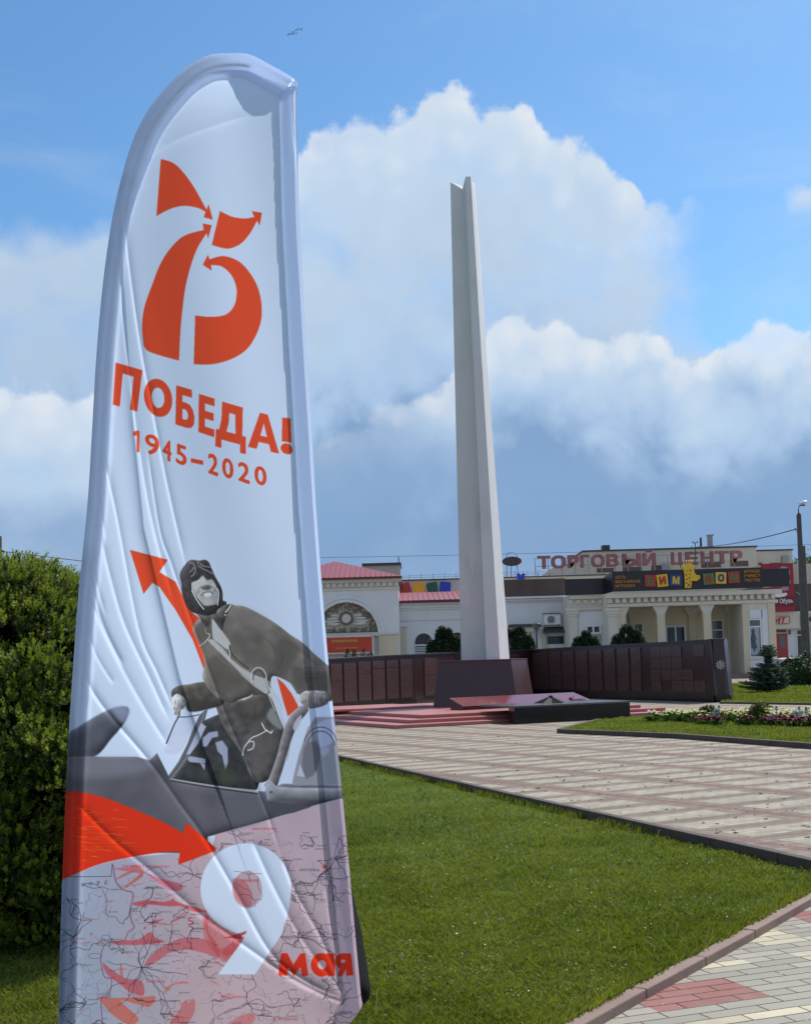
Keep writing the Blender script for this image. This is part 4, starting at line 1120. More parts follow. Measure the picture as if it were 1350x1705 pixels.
def cubic(x0, y0, x1, y1, tilt, bg, fgm, ch):
    a, b, c, d = rc(x0, y0, x1, y1, YS); cx0, cz0 = (a+c)/2, (b+d)/2; w, h = (c-a)/2, (d-b)/2
    rt = lambda x, z: (cx0+x*math.cos(tilt)-z*math.sin(tilt), cz0+x*math.sin(tilt)+z*math.cos(tilt))
    o = MB().plate([rt(-w,-h), rt(w,-h), rt(w,h), rt(-w,h)], YS-.14, YS-.001).build('letter_cube', M[bg], bevel=.03)
    vs, fs = text_mesh(ch, 1, .5, 0); A = np.array(vs); mn, mx = A.min(0), A.max(0)
    lm = MB()
    for i, (u, v) in enumerate(((-1,-1),(1,-1),(-1,1),(1,1),(0,0))):
        out = []
        for p in vs:
            x, z = rt(((p[0]-mn[0])/(mx[0]-mn[0])-.5)*w*1.0+u*w*.07, ((p[1]-mn[1])/(mx[1]-mn[1])-.5)*h*1.2+v*h*.06); out.append((x, YS-.141-(p[2]+.5)*.03-.010*i, z))
        lm.add(out, fs)
    lm.build('letter', M[fgm], fix=False).parent = o
    return o
for q in ((1072.5,957.5,1091,977,-.05,'red','green','Б'),(1092.5,956.5,1111,977,.08,'yellow','red','И'),(1114,957,1134,976,-.08,'blue','yellow','М'),
          (1169.5,955,1188,973.5,.05,'green','red','Б'),(1190,953,1208,972,-.04,'yellow','blue','О'),(1211,952,1230,971,.06,'red','green','М')): sgp.append(cubic(*q))
for t, x0, y0, x1, y1 in (('СЕТЬ',1024,958.7,1041,963.5),('МАГАЗИНОВ',1024,965.8,1065,970.6),('ИГРУШЕК',1024,973,1057,977.8),('ИГРАЕМ',1238,948.8,1263,954),('УЧИМСЯ',1237.5,956,1264,961),('РАСТЕМ',1239,963.3,1264,968.3)):
    sgp.append(px_text(t, x0, y0, x1, y1, YS, 'orange', bold=.02))
# a plain cut-out giraffe: neck, head, ears, horns, with brown patches
def gz(pts): return [(W(1080+x/3.966, 820+y/3.966, YS).x, W(1080+x/3.966, 820+y/3.966, YS).z) for x, y in pts]
gi = MB().plate(gz([(232,632),(231,575),(226,520),(212,497),(206,480),(222,484),(236,488),(243,476),(262,474),(280,478),(288,484),(304,480),(298,496),(292,508),(296,530),(308,546),(330,548),(334,560),(326,576),(305,588),(284,582),(276,600),(276,632)]), YS-.26, YS-.10).build('giraffe', M['yellow'], bevel=.02)
hn = MB()
for x in (245, 259, 273):
    p = gz([(x,476),(x-3+(x-245)*.25,452)]); hn.tube([(p[0][0],YS-.18,p[0][1]),(p[1][0],YS-.18,p[1][1])], .045, 6); hn.lathe([(0,-.08),(.08,0),(0,.08)], (p[1][0],YS-.18,p[1][1]), 8)
hn.build('horn', M['yellow']).parent = gi
M['giraffe_brown'] = mat('giraffe_brown', (.36,.12,.02), .5, .1, 2)
for x, y, r in ((242,600,7),(258,610,8),(268,590,7),(246,575,7),(262,565,7),(240,545,7),(250,622,6),(268,622,6),(264,540,6),(247,520,5)):
    MB().plate(gz([(x+r*math.cos(t*1.047+x), y+r*.9*math.sin(t*1.047+x)) for t in range(6)]), YS-.275, YS-.261).build('patch', M['giraffe_brown']).parent = gi
MB().plate(gz([(268+5*math.cos(t*.7), 516+6*math.sin(t*.7)) for t in range(9)]), YS-.275, YS-.261).build('eye', M['sign_black']).parent = gi
ey = MB().plate(gz([(312+3*math.cos(t*.7), 558+2*math.sin(t*.7)) for t in range(9)]), YS-.275, YS-.261)
ey.build('nostril', M['sign_black']).parent = gi
sgp.append(gi)
adopt(sg, *sgp)

# --- tall block behind with the roof lettering
YR = 134.0
rb = empty('rear_block', (W(1110,950,YR).x, YR, 0), 0, 'tall cream brick block with small dark windows behind the roof lettering', 'building')
mb = MB(); a, b, c, d = rc(972,914.7,1260,1000,YR); zr = W(1116,915,YR).z; mb.box(a, YR, 0, c, YR+12, zr)
l0 = W(919,940,YR).x; mb.plate([(l0,0),(a-.002,0),(a-.002,zr-.35),(W(958,925,YR).x,zr-.9),(l0,W(919,946,YR).z)], YR+.05, YR+10)
r1 = W(1323,930,YR).x; zr2 = W(1291,915.8,YR).z; mb.box(c+.002, YR+1, 0, r1, YR+12, zr2)
rp = [mb.build('wall', M['brick_parapet'])]
rp.append(MB().box(a-.1, YR-.15, zr+.001, c+.1, YR+12, zr+.16).box(c+.101, YR+.85, zr2+.001, r1+.1, YR+12, zr2+.15).build('coping', M['roof_dark']))
for q in ((993,946,1021,953),(1036,944,1068,952),(1084,941,1108,951),(1167,936,1199,945),(1215,934,1245,943),(1281,937,1301,941),(1262,937,1268,941)):
    w = MB(); fb_(w, *q, YR, .04, .02) if q[0] < 1260 else fb_(w, *q, YR+1, .04, .02); rp.append(w.build('window', M['fascia_brown']))
rp.append(part('vent_stack', M['metal_dark'], [(1002.5,907.5,1015,921)], YR+2, .0, 1))
rp.append(part('vent_stack', M['metal_dark'], [(1165,895,1168,918)], YR+2, .0, .2))
mb = MB(); fb_(mb, 1178.5, 892, 1186, 918, YR+2, 0, .5); fb_(mb, 1177, 890, 1187.5, 892, YR+2, .1, .6)
rp.append(mb.build('vent_stack', M['metal_grey']))
rp.append(part('cowl', M['metal_grey'], [(1300,926,1310,936)], YR+1, .5, -.02)); rp.append(part('cowl', M['metal_grey'], [(1100,939.5,1112,951)], YR, .5, -.02))
adopt(rb, *rp)
# roof letters on a steel frame
YT = 128.0
rs = empty('roof_lettering', (W(1060,945,YT).x, YT, W(1060,955,YT).z), 0, 'faded dark red block letters standing on a frame along the roof', 'roof sign')
zl0, zl1 = W(1000,944.6,YT).z, W(1000,923,YT).z
rsp = []
for ch, x0, x1 in (('Т',894,916),('О',916.5,942),('Р',944,963.5),('Г',965.5,981),('О',983,1006),('В',1008.5,1029),('Ы',1035,1066),('Й',1069,1091),('Ц',1116.5,1136),('Е',1140,1162),('Н',1166,1187),('Т',1189,1213),('Р',1215,1235)):
    a, c = W(x0,935,YT).x, W(x1,935,YT).x; q = MB()
    dz = .36 if ch == 'Й' else 0
    letters(q, ch, a, zl0-(.22 if ch == 'Ц' else 0), c, zl1+dz, YT, .16, .05); rsp.append(q.build('letter', M['letter_red'], fix=False))
fr_ = MB(); xa, xb = W(890,940,YT).x, W(1238,940,YT).x; zrf = W(1000,958,YT).z
fr_.box(xa, YT+.02, zl0+.25, xb, YT+.08, zl0+.31); fr_.box(xa, YT+.02, zl1-.3, xb, YT+.08, zl1-.24)
x = xa
while x < xb: fr_.box(x, YT+.085, zrf, x+.06, YT+.14, zl1-.2); fr_.tube([(x,YT+.12,zl0+.4),(x+.4,YT+1.2,zrf)], .025, 4); x += 1.35
rsp.append(fr_.build('steel_frame', M['metal_grey'])); adopt(rs, *rsp)
# oval sign on legs
co = W(852,934.5,122); ov = MB().plate([(co.x+.95*math.cos(t*.2618), co.z+.46*math.sin(t*.2618)) for t in range(24)], 122, 122.2).build('oval_sign', M['roof_dark'])
tag(ov, 'dark oval sign on thin legs on the roof right of the stele', 'sign')
for s_ in (-.5, -.1, .5):
    MB().tube([(co.x+s_,122.1,co.z-.4),(co.x+s_*1.15,122.1,co.z-1.7)], .03, 4).build('leg', M['metal_dark']).parent = ov
MB().tube([(co.x+.55*math.cos(t*.314),122.1,co.z+.3+.6*math.sin(t*.314)) for t in range(11)], .025, 4).build('wire_loop', M['metal_dark']).parent = ov
M['letter_face'] = mat('letter_face', (.13,.03,.035), .6, .1, 1)
MB().plate([(co.x+.95*math.cos(t*.2618), co.z+.46*math.sin(t*.2618)) for t in (-4,-3,-2,-1,0,1,2,3,4)], 121.95, 121.999).build('worn_face', M['letter_face']).parent = ov
# aerial mast with cross arms
am = MB(); p0, p1 = W(1158,944,126), W(1156.5,903,126)
am.tube([p0, p1], .05, 5)
for t, w in ((.55,.5),(.75,.35),(.97,.22)):
    q = p0.lerp(p1, t); am.tube([q-Vector((w,0,0)), q+Vector((w,0,.05))], .035, 5)
    for s in (-1, 1): am.tube([q+Vector((w*s,0,0)), q+Vector((w*s,0,.22))], .05, 5)
amo = am.build('aerial_mast', M['metal_dark']); tag(amo, 'thin dark aerial mast with cross arms rising behind the giraffe', 'aerial')

# --- shops at the far right with the red billboard
YQ = 120.0
rt_ = empty('corner_shops', (W(1340,1100,YQ).x, YQ, 0), 0, 'cream shop row with brown band, red door and shop signs', 'building')
mb = MB(); a, b, c, d = rc(1268,938.5,1420,1000,YQ); X0, X1 = a, W(1440,1000,YQ).x
zA, zB, zC, zD = W(1335,938.5,YQ).z, W(1335,972,YQ).z, W(1335,1018,YQ).z, W(1335,1046,YQ).z
mb.box(X0, YQ, zB, X1, YQ+10, zA)
rq = [mb.build('upper_wall', M['brick_parapet']), MB().box(X0, YQ+.1, zC, X1, YQ+10, zB-.002).build('metal_band', M['fascia_brown']),
      MB().box(X0, YQ-.6, zD, X1, YQ+10, zC-.002).build('sign_fascia', M['cream_trim']), MB().box(X0, YQ+.0, 0, X1, YQ+10, zD-.002).build('lower_wall', M['white_wall'])]
dr = part('door', M['panel_red'], [(1291.5,1054.5,1310.5,1097)], YQ, .06, -.001, z0=.1)
part('door_pane', M['glass_grey'], [(1297,1059,1306,1078)], YQ, .08, -.061).parent = dr
part('door_header', M['fascia_brown'], [(1291.5,1048.5,1308,1053)], YQ, .06, -.001).parent = dr
rq.append(dr)
rq.append(window_part(1325,1047.5,1347,1092,YQ-.07,'glass_dark',1,.78,.10)); rq.append(window_part(1349,1047.5,1372,1092,YQ-.07,'glass_dark',1,.78,.10))
rq.append(part('meter_box', M['metal_dark'], [(1311.5,1049,1315,1052),(1311.5,1053,1315,1056)], YQ, .15, -.001))
adopt(rt_, *rq)
# sign with a rounded outline: "...ИТ"
def rounded(a, b, c, d, r, n=5):
    pts = []
    for (qx, qz, s) in ((c-r,d-r,0),(a+r,d-r,1),(a+r,b+r,2),(c-r,b+r,3)):
        for t in range(n): w = math.pi/2*(s+t/(n-1)); pts.append((qx+r*math.cos(w), qz+r*math.sin(w)))
    return pts
Yg = YQ-.62
a, b, c, d = rc(1272,1025,1314.5,1040,Yg)
s1 = MB().plate(rounded(a,b,c,d,.22), Yg-.10, Yg-.001).build('sign_box', M['cream_trim'], bevel=.01)
tag(s1, 'cream sign box with red outline and slanted red capitals over the red door', 'sign')
ol = MB(); P = rounded(a+.05,b+.05,c-.05,d-.05,.18); Q = rounded(a+.11,b+.11,c-.11,d-.11,.13)
for i in range(len(P)): j = (i+1) % len(P); ol.plate([P[i],P[j],Q[j],Q[i]], Yg-.125, Yg-.101)
ol.build('outline', M['red']).parent = s1
a, b, c, d = rc(1289.6,1028,1307,1037.5,Yg-.1); q = MB(); letters(q, 'ИТ', a-.1, b, c-.05, d, Yg-.102, .03, .035, .22); q.build('lettering', M['red'], fix=False).parent = s1
a, b, c, d = rc(1331,1021,1376,1044,Yg)
s2 = MB().plate(rounded(a,b,c,d,.2), Yg-.10, Yg-.001).build('sign_box', M['paint_grey'], bevel=.01)
tag(s2, 'pale grey sign box with a dark red roundel cut by the right edge', 'sign')
MB().plate([(W(1350,1031,Yg).x+.28*math.cos(t*.39), W(1350,1031,Yg).z+.28*math.sin(t*.39)) for t in range(16)], Yg-.125, Yg-.101).build('roundel', M['letter_face']).parent = s2
# billboard
Yb = YQ-1.2
a, b, c, d = rc(1268,938,1321,1018.5,Yb)
bb = MB().box(a, Yb, b, c, Yb+.25, d).build('billboard', M['billboard_red']); tag(bb, 'tall dark red billboard for shoes with white script, behind the shop sign', 'billboard')
M['bill_grey'] = mat('bill_grey', (.33,.27,.33), .5, .15, 1); M['bill_dark'] = mat('bill_dark', (.16,.01,.022), .5, .1, 1)
def bz(pts): return [(W(1280+x/9.47, 820+y/9.47, Yb).x, W(1280+x/9.47, 820+y/9.47, Yb).z) for x, y in pts]
MB().plate(bz([(150,1225),(165,1185),(205,1160),(250,1165),(295,1190),(322,1235),(322,1290),(290,1290),(285,1230)]), Yb-.02, Yb-.001).build('print_shape', M['bill_grey']).parent = bb
MB().plate(bz([(185,1500),(230,1480),(290,1470),(300,1400),(325,1385),(338,1420),(300,1480),(300,1540),(210,1550)]), Yb-.02, Yb-.001).build('print_shape', M['bill_grey']).parent = bb
MB().plate(bz([(60,1640),(60,1560),(130,1570),(200,1590),(270,1580),(285,1610),(240,1640),(140,1655)]), Yb-.02, Yb-.001).build('print_shape', M['paint_white']).parent = bb
a2, b2, c2, d2 = rc(1288,993,1321,1010,Yb); MB().box(a2, Yb-.012, b2, c2-.02, Yb-.001, d2).build('print_band', M['bill_dark']).parent = bb
a2, b2, c2, d2 = rc(1290,996.5,1319,1006.5,Yb-.02); q = MB(); letters(q, 'я Обувь', a2, b2, c2, d2, Yb-.014, .02, .02, .08); q.build('lettering', M['paint_white'], fix=False).parent = bb
# wall lamp: white globe by the pole
gl_ = W(1332,989,YQ-1.6); g0 = MB().lathe([(0,-.16),(.12,-.1),(.16,0),(.12,.1),(0,.16)], tuple(gl_), 10).tube([tuple(gl_+Vector((0,.1,0))), (gl_.x,YQ+.09,gl_.z+.3)], .03, 5).build('wall_lamp', M['paint_white'])
tag(g0, 'small white globe lamp on the brown band beside the concrete pole', 'wall lamp')
# ------------------------------------------------------------------ plants
def needle_cloud(name, P, Dn, L, m, parent=None, n=14, spread=.9, wid=.12, mi=None):
    """bottle-brush shoots: P points, Dn axes (unit), L shoot lengths; every needle is a small face"""
    N = len(P); P = np.asarray(P); Dn = np.asarray(Dn); L = np.asarray(L)
    t = np.tile(np.linspace(.05, 1.0, n), (N, 1))
    ph = nrg.random((N, n))*2*np.pi
    ref = np.where(np.abs(Dn[:, 2:3]) < .9, np.array([[0,0,1.]]), np.array([[1.,0,0]]))
    A = np.cross(Dn, ref); A /= np.linalg.norm(A, axis=1, keepdims=True); B = np.cross(Dn, A)
    rad = A[:,None]*np.cos(ph)[...,None]+B[:,None]*np.sin(ph)[...,None]
    tan = -A[:,None]*np.sin(ph)[...,None]+B[:,None]*np.cos(ph)[...,None]
    base = P[:,None]+Dn[:,None]*(t*L[:,None])[...,None]
    l = (L[:,None]*.42*(1.1-.55*t)*(.8+.4*nrg.random((N,n))))[...,None]
    tip = base+(rad*spread+Dn[:,None]*.75)*l
    w = (L[:,None]*wid*(.8+.4*nrg.random((N,n))))[...,None]*.5
    mid = base+(tip-base)*.45
    V = np.stack([base, mid+tan*w, tip, mid-tan*w], 2).reshape(-1, 3)
    F = np.arange(len(V)).reshape(-1, 4)
    mm = None if mi is None else np.repeat(np.asarray(mi), n)
    return fast_mesh(name, V, F, m, parent, mm)
def leaf_cloud(name, P, size, m, parent=None, nrm=None, aspect=.55, tilt=.8, mi=None):
    N = len(P); P = np.asarray(P)
    d = nrg.normal(size=(N,3)); 
    if nrm is not None: d = d*tilt+np.asarray(nrm)
    d /= np.linalg.norm(d, axis=1, keepdims=True)
    r = nrg.normal(size=(N,3)); a = np.cross(d, r); a /= np.linalg.norm(a, axis=1, keepdims=True); b = np.cross(d, a)
    s = (size*(.6+.8*nrg.random(N)))[:,None]
    V = np.stack([P-a*s, P+b*s*aspect, P+a*s, P-b*s*aspect], 1).reshape(-1, 3)
    return fast_mesh(name, V, np.arange(N*4).reshape(N, 4), m, parent, mi)
def blob(name, c, r, m, parent=None, seg=20, rings=12, amp=.12, seed=0):
    q = random.Random(seed); mb = MB(); ph = [q.uniform(0, 6.28) for _ in range(6)]
    vs = []
    for i in range(rings+1):
        th = math.pi*i/rings
        for k in range(seg):
            a = 2*math.pi*k/seg
            f = 1+amp*(math.sin(3*a+ph[0]+th*2)+math.sin(5*th+ph[1])*.6+math.sin(7*a+ph[2]-th*3)*.4)
            vs.append((c[0]+r[0]*f*math.sin(th)*math.cos(a), c[1]+r[1]*f*math.sin(th)*math.sin(a), c[2]+r[2]*f*math.cos(th)))
    fs = [(i*seg+k, i*seg+(k+1) % seg, (i+1)*seg+(k+1) % seg, (i+1)*seg+k) for i in range(rings) for k in range(seg)]
    return mb.add(vs, fs).build(name, m, parent, smooth=True)

# --- the big yew at the left
def yew():
    c = Vector((-2.75, 8.75, Z_LAWN)); rx, ry, H = 1.22, 1.25, 2.42
    r = empty('yew_shrub', c, 0, 'large dark yew shrub with pale green new shoots left of the flag', 'shrub')
    # its outline: wide low skirt, a rounded shoulder, a top that falls away to the right
    P, Dd, Ls, K = [], [], [], []
    def prof(z): 
        t = z/H
        return (.86+.32*math.sin(min(t, .5)*3.1))*(1-max(0, t-.42)**2*2.2)
    lumps = []
    for i in range(330):
        z = H*(rnd.random()**1.1)*.98+.05; a = rnd.uniform(0, 6.283); f = max(.12, prof(z))*rnd.uniform(.80, 1.02)
        topdrop = .18*max(0, math.cos(a))                  # lower towards the right
        lumps.append((Vector((c.x+rx*f*math.cos(a), c.y+ry*f*math.sin(a), c.z+z*(1-topdrop*.5))), rnd.uniform(.13, .25), a))
    for i in range(26):
        a = rnd.uniform(0, 6.283); q = rnd.random()**.5*.62
        lumps.append((Vector((c.x-.05+rx*q*math.cos(a), c.y+ry*q*math.sin(a), c.z+H*(1-.26*q*q)+rnd.uniform(-.12, .03)-.16*q*max(0, math.cos(a)))), rnd.uniform(.12, .2), a))
    for p0, lr, a in lumps:
        out = Vector((math.cos(a), math.sin(a), .35))
        n = int(150*(lr/.2)**2*(1.0 if p0.y < c.y+.15 else .3))
        for _ in range(n):
            d = Vector((rnd.gauss(0,1), rnd.gauss(0,1), rnd.gauss(0,1))).normalized()
            if d.z < -.35: d.z *= -.6
            p = p0+Vector((d.x*lr*1.25, d.y*lr*1.25, d.z*lr*.75))*rnd.uniform(.75, 1.0)
            ax = (d+out*.55+Vector((0,0,.35))).normalized()
            new = (d.z > .12 and rnd.random() < .62) or rnd.random() < .06
            if p.z < c.z+.04: continue
            P.append(p); Dd.append(ax); Ls.append(rnd.uniform(.055, .095) if new else rnd.uniform(.05, .085)); K.append(1 if new else 0)
    cr = needle_cloud('crown', P, Dd, Ls, [M['yew_old'], M['yew_new']], n=18, wid=.13, spread=.7, mi=K)
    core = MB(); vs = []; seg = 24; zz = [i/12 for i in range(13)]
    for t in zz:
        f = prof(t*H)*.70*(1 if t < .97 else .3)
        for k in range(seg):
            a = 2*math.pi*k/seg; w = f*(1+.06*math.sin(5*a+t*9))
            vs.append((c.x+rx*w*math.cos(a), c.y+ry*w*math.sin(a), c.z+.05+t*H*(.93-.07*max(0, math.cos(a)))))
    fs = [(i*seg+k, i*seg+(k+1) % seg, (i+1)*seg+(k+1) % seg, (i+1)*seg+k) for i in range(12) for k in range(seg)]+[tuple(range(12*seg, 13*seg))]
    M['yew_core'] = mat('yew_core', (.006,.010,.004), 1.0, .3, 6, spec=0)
    co = core.add(vs, fs).build('inner_core', M['yew_core'])  # solid near-black core, added to stand in for the crown's dark interior
    tr = MB()
    for i in range(7):
        a = i*.9; tr.tube([(c.x+.1*math.cos(a), c.y+.1*math.sin(a), c.z-.02), (c.x+.5*math.cos(a), c.y+.5*math.sin(a), c.z+.5)], [.06,.035], 6)
    adopt(r, cr, co, tr.build('trunk', M['bark']))
yew()

# --- junipers behind the wall
def conifer(label, px, ytop, ybase_h, Y, wpx, m, spires=((0,1),), n=1400, group=None, name='juniper_shrub', zb=0, shoot=.16):
    p = W(px, ytop, Y); H = p.z-zb; wx = wpx/FPX*Y/2; c = Vector((p.x, Y, zb))
    r = empty(name, c, 0, label, 'shrub', group)
    P, Dd, Ls = [], [], []
    for (ox, hh) in spires:
        for _ in range(int(n*hh)):
            t = rnd.random()**.8; a = rnd.uniform(0, 6.283)
            f = (1-t)**.42*(1+.22*math.sin(a*3+t*11))*(.66 if len(spires) > 1 else 1)
            q = rnd.uniform(.6, 1.0)
            P.append(c+Vector((ox*wx+wx*f*q*math.cos(a), wx*.8*f*q*math.sin(a), .1+t*H*hh*.96)))
            Dd.append(Vector((math.cos(a), math.sin(a), .9+t)).normalized()); Ls.append(shoot*rnd.uniform(.7, 1.5))
    for _ in range(n//3):
        a = rnd.uniform(0, 6.283); t = rnd.random()*.45; f = 1-t*.7
        P.append(c+Vector((wx*f*math.cos(a)*.95, wx*.8*f*math.sin(a), .1+t*H))); Dd.append(Vector((math.cos(a), math.sin(a), .6)).normalized()); Ls.append(shoot*1.2)
    cr = needle_cloud('crown', P, Dd, Ls, m, n=11, wid=.26)
    tr = MB().tube([(c.x,c.y,zb-.02),(c.x,c.y,zb+H*.55)], [.09,.03], 6).build('trunk', M['bark'])
    cb = blob('inner_core', (c.x,c.y,zb+H*.30), (wx*.6, wx*.5, H*.34), M['hedge'], amp=.1, seed=int(px))
    adopt(r, cr, tr, cb)
    return r
JG = 'junipers behind the memorial wall'
conifer('dark spiky juniper with several spires just left of the stele base', 737, 1047, 0, 63, 62, M['juniper'], ((-.55,.8),(-.05,1.0),(.25,.97),(.62,.85)), 1300, JG)
conifer('dark juniper beside the right edge of the stele base', 868, 1046, 0, 64, 66, M['juniper'], ((-.5,.95),(-.1,1.0),(.3,.85),(.6,.6)), 1300, JG)
conifer('broad juniper under the service block awning behind the wall', 974, 1055, 0, 66, 72, M['juniper'], ((-.6,.6),(-.3,.9),(.05,1.0),(.35,.9),(.65,.6)), 1300, JG)
conifer('broad juniper in front of the first portico column behind the wall', 1043, 1044, 0, 66, 78, M['juniper'], ((-.65,.55),(-.35,.85),(.0,1.0),(.35,.92),(.65,.65)), 1400, JG)
for i, (x, y) in enumerate(((578,1083),(590,1085),(605,1082.5),(616,1087))):
    conifer(('thin juniper tip, leftmost below the red banner','thin juniper tip, second from left below the red banner','thin juniper tip, third from left below the red banner','thin juniper tip, rightmost below the red banner')[i], x, y, 0, 62, 11, M['juniper'], n=160, group='small juniper tips below the red banner', shoot=.12)

# --- lawn at the back right with its kerb, spruce and hedge
bl0 = [G(1200,1171.5), G(1480,1176), G(1480,1133), G(1262,1137), G(1212,1139)]
BL = [(p.x, p.y) for p in bl0]
struct(MB().prism(BL, -.05, .05).build('back_lawn', M['lawn']))
kerb('back_lawn_kerb', [Vector((BL[0][0]-.1, BL[0][1]-.13, 0)), Vector((BL[1][0], BL[1][1]-.13, 0))], .12, .07, -.05, M['kerb_dark'], side=-1)
tag(blades('back_lawn_grass', BL, .05, 60000, 40, 75, .05, .03, [M['grass']], power=.6, xl=-.2, xr=.42), kind='stuff')
def spruce():
    c = G(1281,1152,.05); H = W(1281,1077,c.y).z-.05
    r = empty('blue_spruce', c, 0, 'small blue spruce with a gap below its tufted top on the back lawn', 'tree')
    P, Dd, Ls = [], [], []
    for lay in range(20):
        t = lay/19; z = .10+t*(H-.12)
        w = .80*(1-t*t*.9)**.9*(.88+.2*(lay % 2))*(1 if t > .2 else .82+.9*t)+.03
        if t > .52: w *= .62
        if .62 < t < .74: w *= .35
        if t >= .74: w = .36*(1.1-t)/.30+.03
        nb = max(6, int(20*w+6))
        for b in range(nb):
            a = 6.283*b/nb+lay*.7+rnd.uniform(-.2, .2); L = w*rnd.uniform(.75, 1.15)
            if lay < 4 and math.cos(a) < -.6: L *= 1.45
            for s in np.linspace(.15, 1, max(3, int(L*13))):
                p = c+Vector((math.cos(a)*L*s, math.sin(a)*L*s, z+.10*s*s-.06*s+rnd.uniform(-.02, .02)))
                for e in (-.7, 0, .7):
                    P.append(p); Dd.append(Vector((math.cos(a+e), math.sin(a+e), .35)).normalized()); Ls.append(.12*rnd.uniform(.8, 1.2))
    cr = needle_cloud('crown', P, Dd, Ls, M['spruce'], n=10, wid=.24)
    tr = MB().tube([(c.x,c.y,0),(c.x,c.y,H*.95)], [.05,.012], 6).build('trunk', M['bark'])
    adopt(r, cr, tr)
spruce()
def bush(name, label, c, rx, ry, H, m, size, n, group=None, cat='shrub', core='hedge'):
    r = empty(name, c, 0, label, cat, group)
    P = []; Nn = []
    for _ in range(n):
        d = Vector((rnd.gauss(0,1), rnd.gauss(0,1), abs(rnd.gauss(0,1))*1.0+.02)).normalized()
        a = math.atan2(d.y, d.x); f = 1+.07*math.sin(a*5+d.z*6)+.05*math.sin(a*9-d.z*11)
        q = rnd.uniform(.86, 1.04)*f
        P.append((c[0]+d.x*rx*q, c[1]+d.y*ry*q, c[2]+.03+d.z*H*q)); Nn.append(tuple(d))
    cr = leaf_cloud('crown', P, size, m, nrm=Nn)
    co = blob('inner_core', (c[0],c[1],c[2]+H*.1), (rx*.84, ry*.84, H*.78), M[core], amp=.05, seed=n)
    adopt(r, cr, co)
    return r
hc = G(1349,1141,.05)
bush('clipped_hedge_bush', 'large rounded dark green bush at the right edge, in front of the white cars', Vector((hc.x+.1, hc.y+1.2, .03)), 1.95, 1.6, W(1345,1096,hc.y+1).z, M['hedge'], .07, 5200)

# --- flower island
isl = [G(935,1214,.09), G(1135,1222,.09), G(1350,1237.5,.09)]
e_ = isl[2]+(isl[2]-isl[1])*.55
IP = [isl[0], isl[1], isl[2], e_, G(1480,1190,.0), G(1350,1190,.0), G(1110,1194,0), G(1000,1203,0)]
IPp = [(p.x,p.y) for p in IP]
struct(MB().prism(IPp, -.05, .075).build('flower_lawn', M['lawn']))
kerb('flower_lawn_kerb', [IP[0], IP[1], IP[2], IP[3]], .12, .10, -.05, M['kerb_dark'], side=1)
kerb('flower_lawn_rear_kerb', [IP[7], IP[0]], .12, .10, -.05, M['kerb_dark'], side=1)
tag(blades('flower_lawn_grass', IPp, .075, 110000, 19, 34, .042, .016, [M['grass'], M['grass_dry']], power=.8, xl=-.08, xr=.5), kind='stuff')
def flower_plant(label, petal, n, h, group, name):
    r = empty(name, (0,0,0), 0, label, 'flower', group)
    st_ = MB(); lf = []; 
    bl_ = MB()
    for i in range(n):
        a = rnd.uniform(0, 6.283); q = rnd.uniform(.0, .13); hh = h*rnd.uniform(.6, 1.1)
        p = Vector((math.cos(a)*q, math.sin(a)*q, hh))
        st_.tube([(p.x*.4,p.y*.4,0), tuple(p)], .006, 4)
        for j in range(7):
            t = j*.9+rnd.uniform(-.2, .2); up = rnd.uniform(.1, .8)
            d = Vector((math.cos(t), math.sin(t), up)).normalized()*.045; e = Vector((-math.sin(t), math.cos(t), 0))*.022
            bl_.add([p, p+d*.7+e, p+d*1.1, p+d*.7-e], [(0,1,2,3)])
    for i in range(46):
        a = rnd.uniform(0, 6.283); q = rnd.uniform(0, .17); lf.append((math.cos(a)*q, math.sin(a)*q, rnd.uniform(.02, h*.75)))
    so = st_.build('stem', M['flower_leaf'], r); bo = bl_.build('blossom', petal, r, fix=False)
    lo_ = leaf_cloud('foliage', lf, .05, M['flower_leaf'], r)
    return r
FG = [('pale cream petunia plant in the bed before the memorial wall', M['petal_cream'], 6, .24, 'cream flowers in the island bed', 'cream_petunia'),
      ('white petunia plant among the cream ones in the island bed', M['petal_white'], 6, .22, 'white flowers in the island bed', 'white_petunia'),
      ('wine red petunia plant along the front of the island bed', M['petal_wine'], 9, .16, 'wine red flowers in the island bed', 'wine_petunia')]
protos = [[flower_plant(*f) for _ in range(3)] for f in FG]
used = {}
def place_flower(kind, px, py):
    k = rnd.randrange(3); pr = protos[kind][k]
    o = pr if (kind, k) not in used else copy_tree(pr)
    used[kind, k] = 1
    g = G(px, py, .07)
    o.location = (g.x, g.y, .07); o.rotation_euler = (0, 0, rnd.uniform(0, 6.28)); s = rnd.uniform(.75, 1.25); o.scale = (s, s, s)
for i in range(120):
    px = rnd.uniform(1078, 1365); py = 1199+rnd.uniform(-3.5, 4)+(px-1080)*.012
    if abs(px-1180) < 18 and rnd.random() < .6: continue
    if abs(px-1268) < 20 and rnd.random() < .7: continue
    place_flower(0 if rnd.random() < .72 else 1, px, py)
for i in range(58):
    px = rnd.choice((rnd.uniform(1262, 1365), rnd.uniform(1240, 1365), rnd.uniform(1168, 1195), rnd.uniform(1150, 1365)))
    py = 1206+rnd.uniform(-2.5, 2.5)+(px-1080)*.012
    place_flower(2, px, py)
for px, lab in ((1179.5,'smaller round yellow-green box bush in the flower bed'),(1268,'larger round yellow-green box bush in the flower bed')):
    g = G(px, 1200, .07); k = 1 if px > 1200 else .82
    bush('box_bush', lab, g, .33*k, .33*k, .40*k, M['boxwood'], .030, 1500, 'round box bushes in the flower bed', core='boxwood')
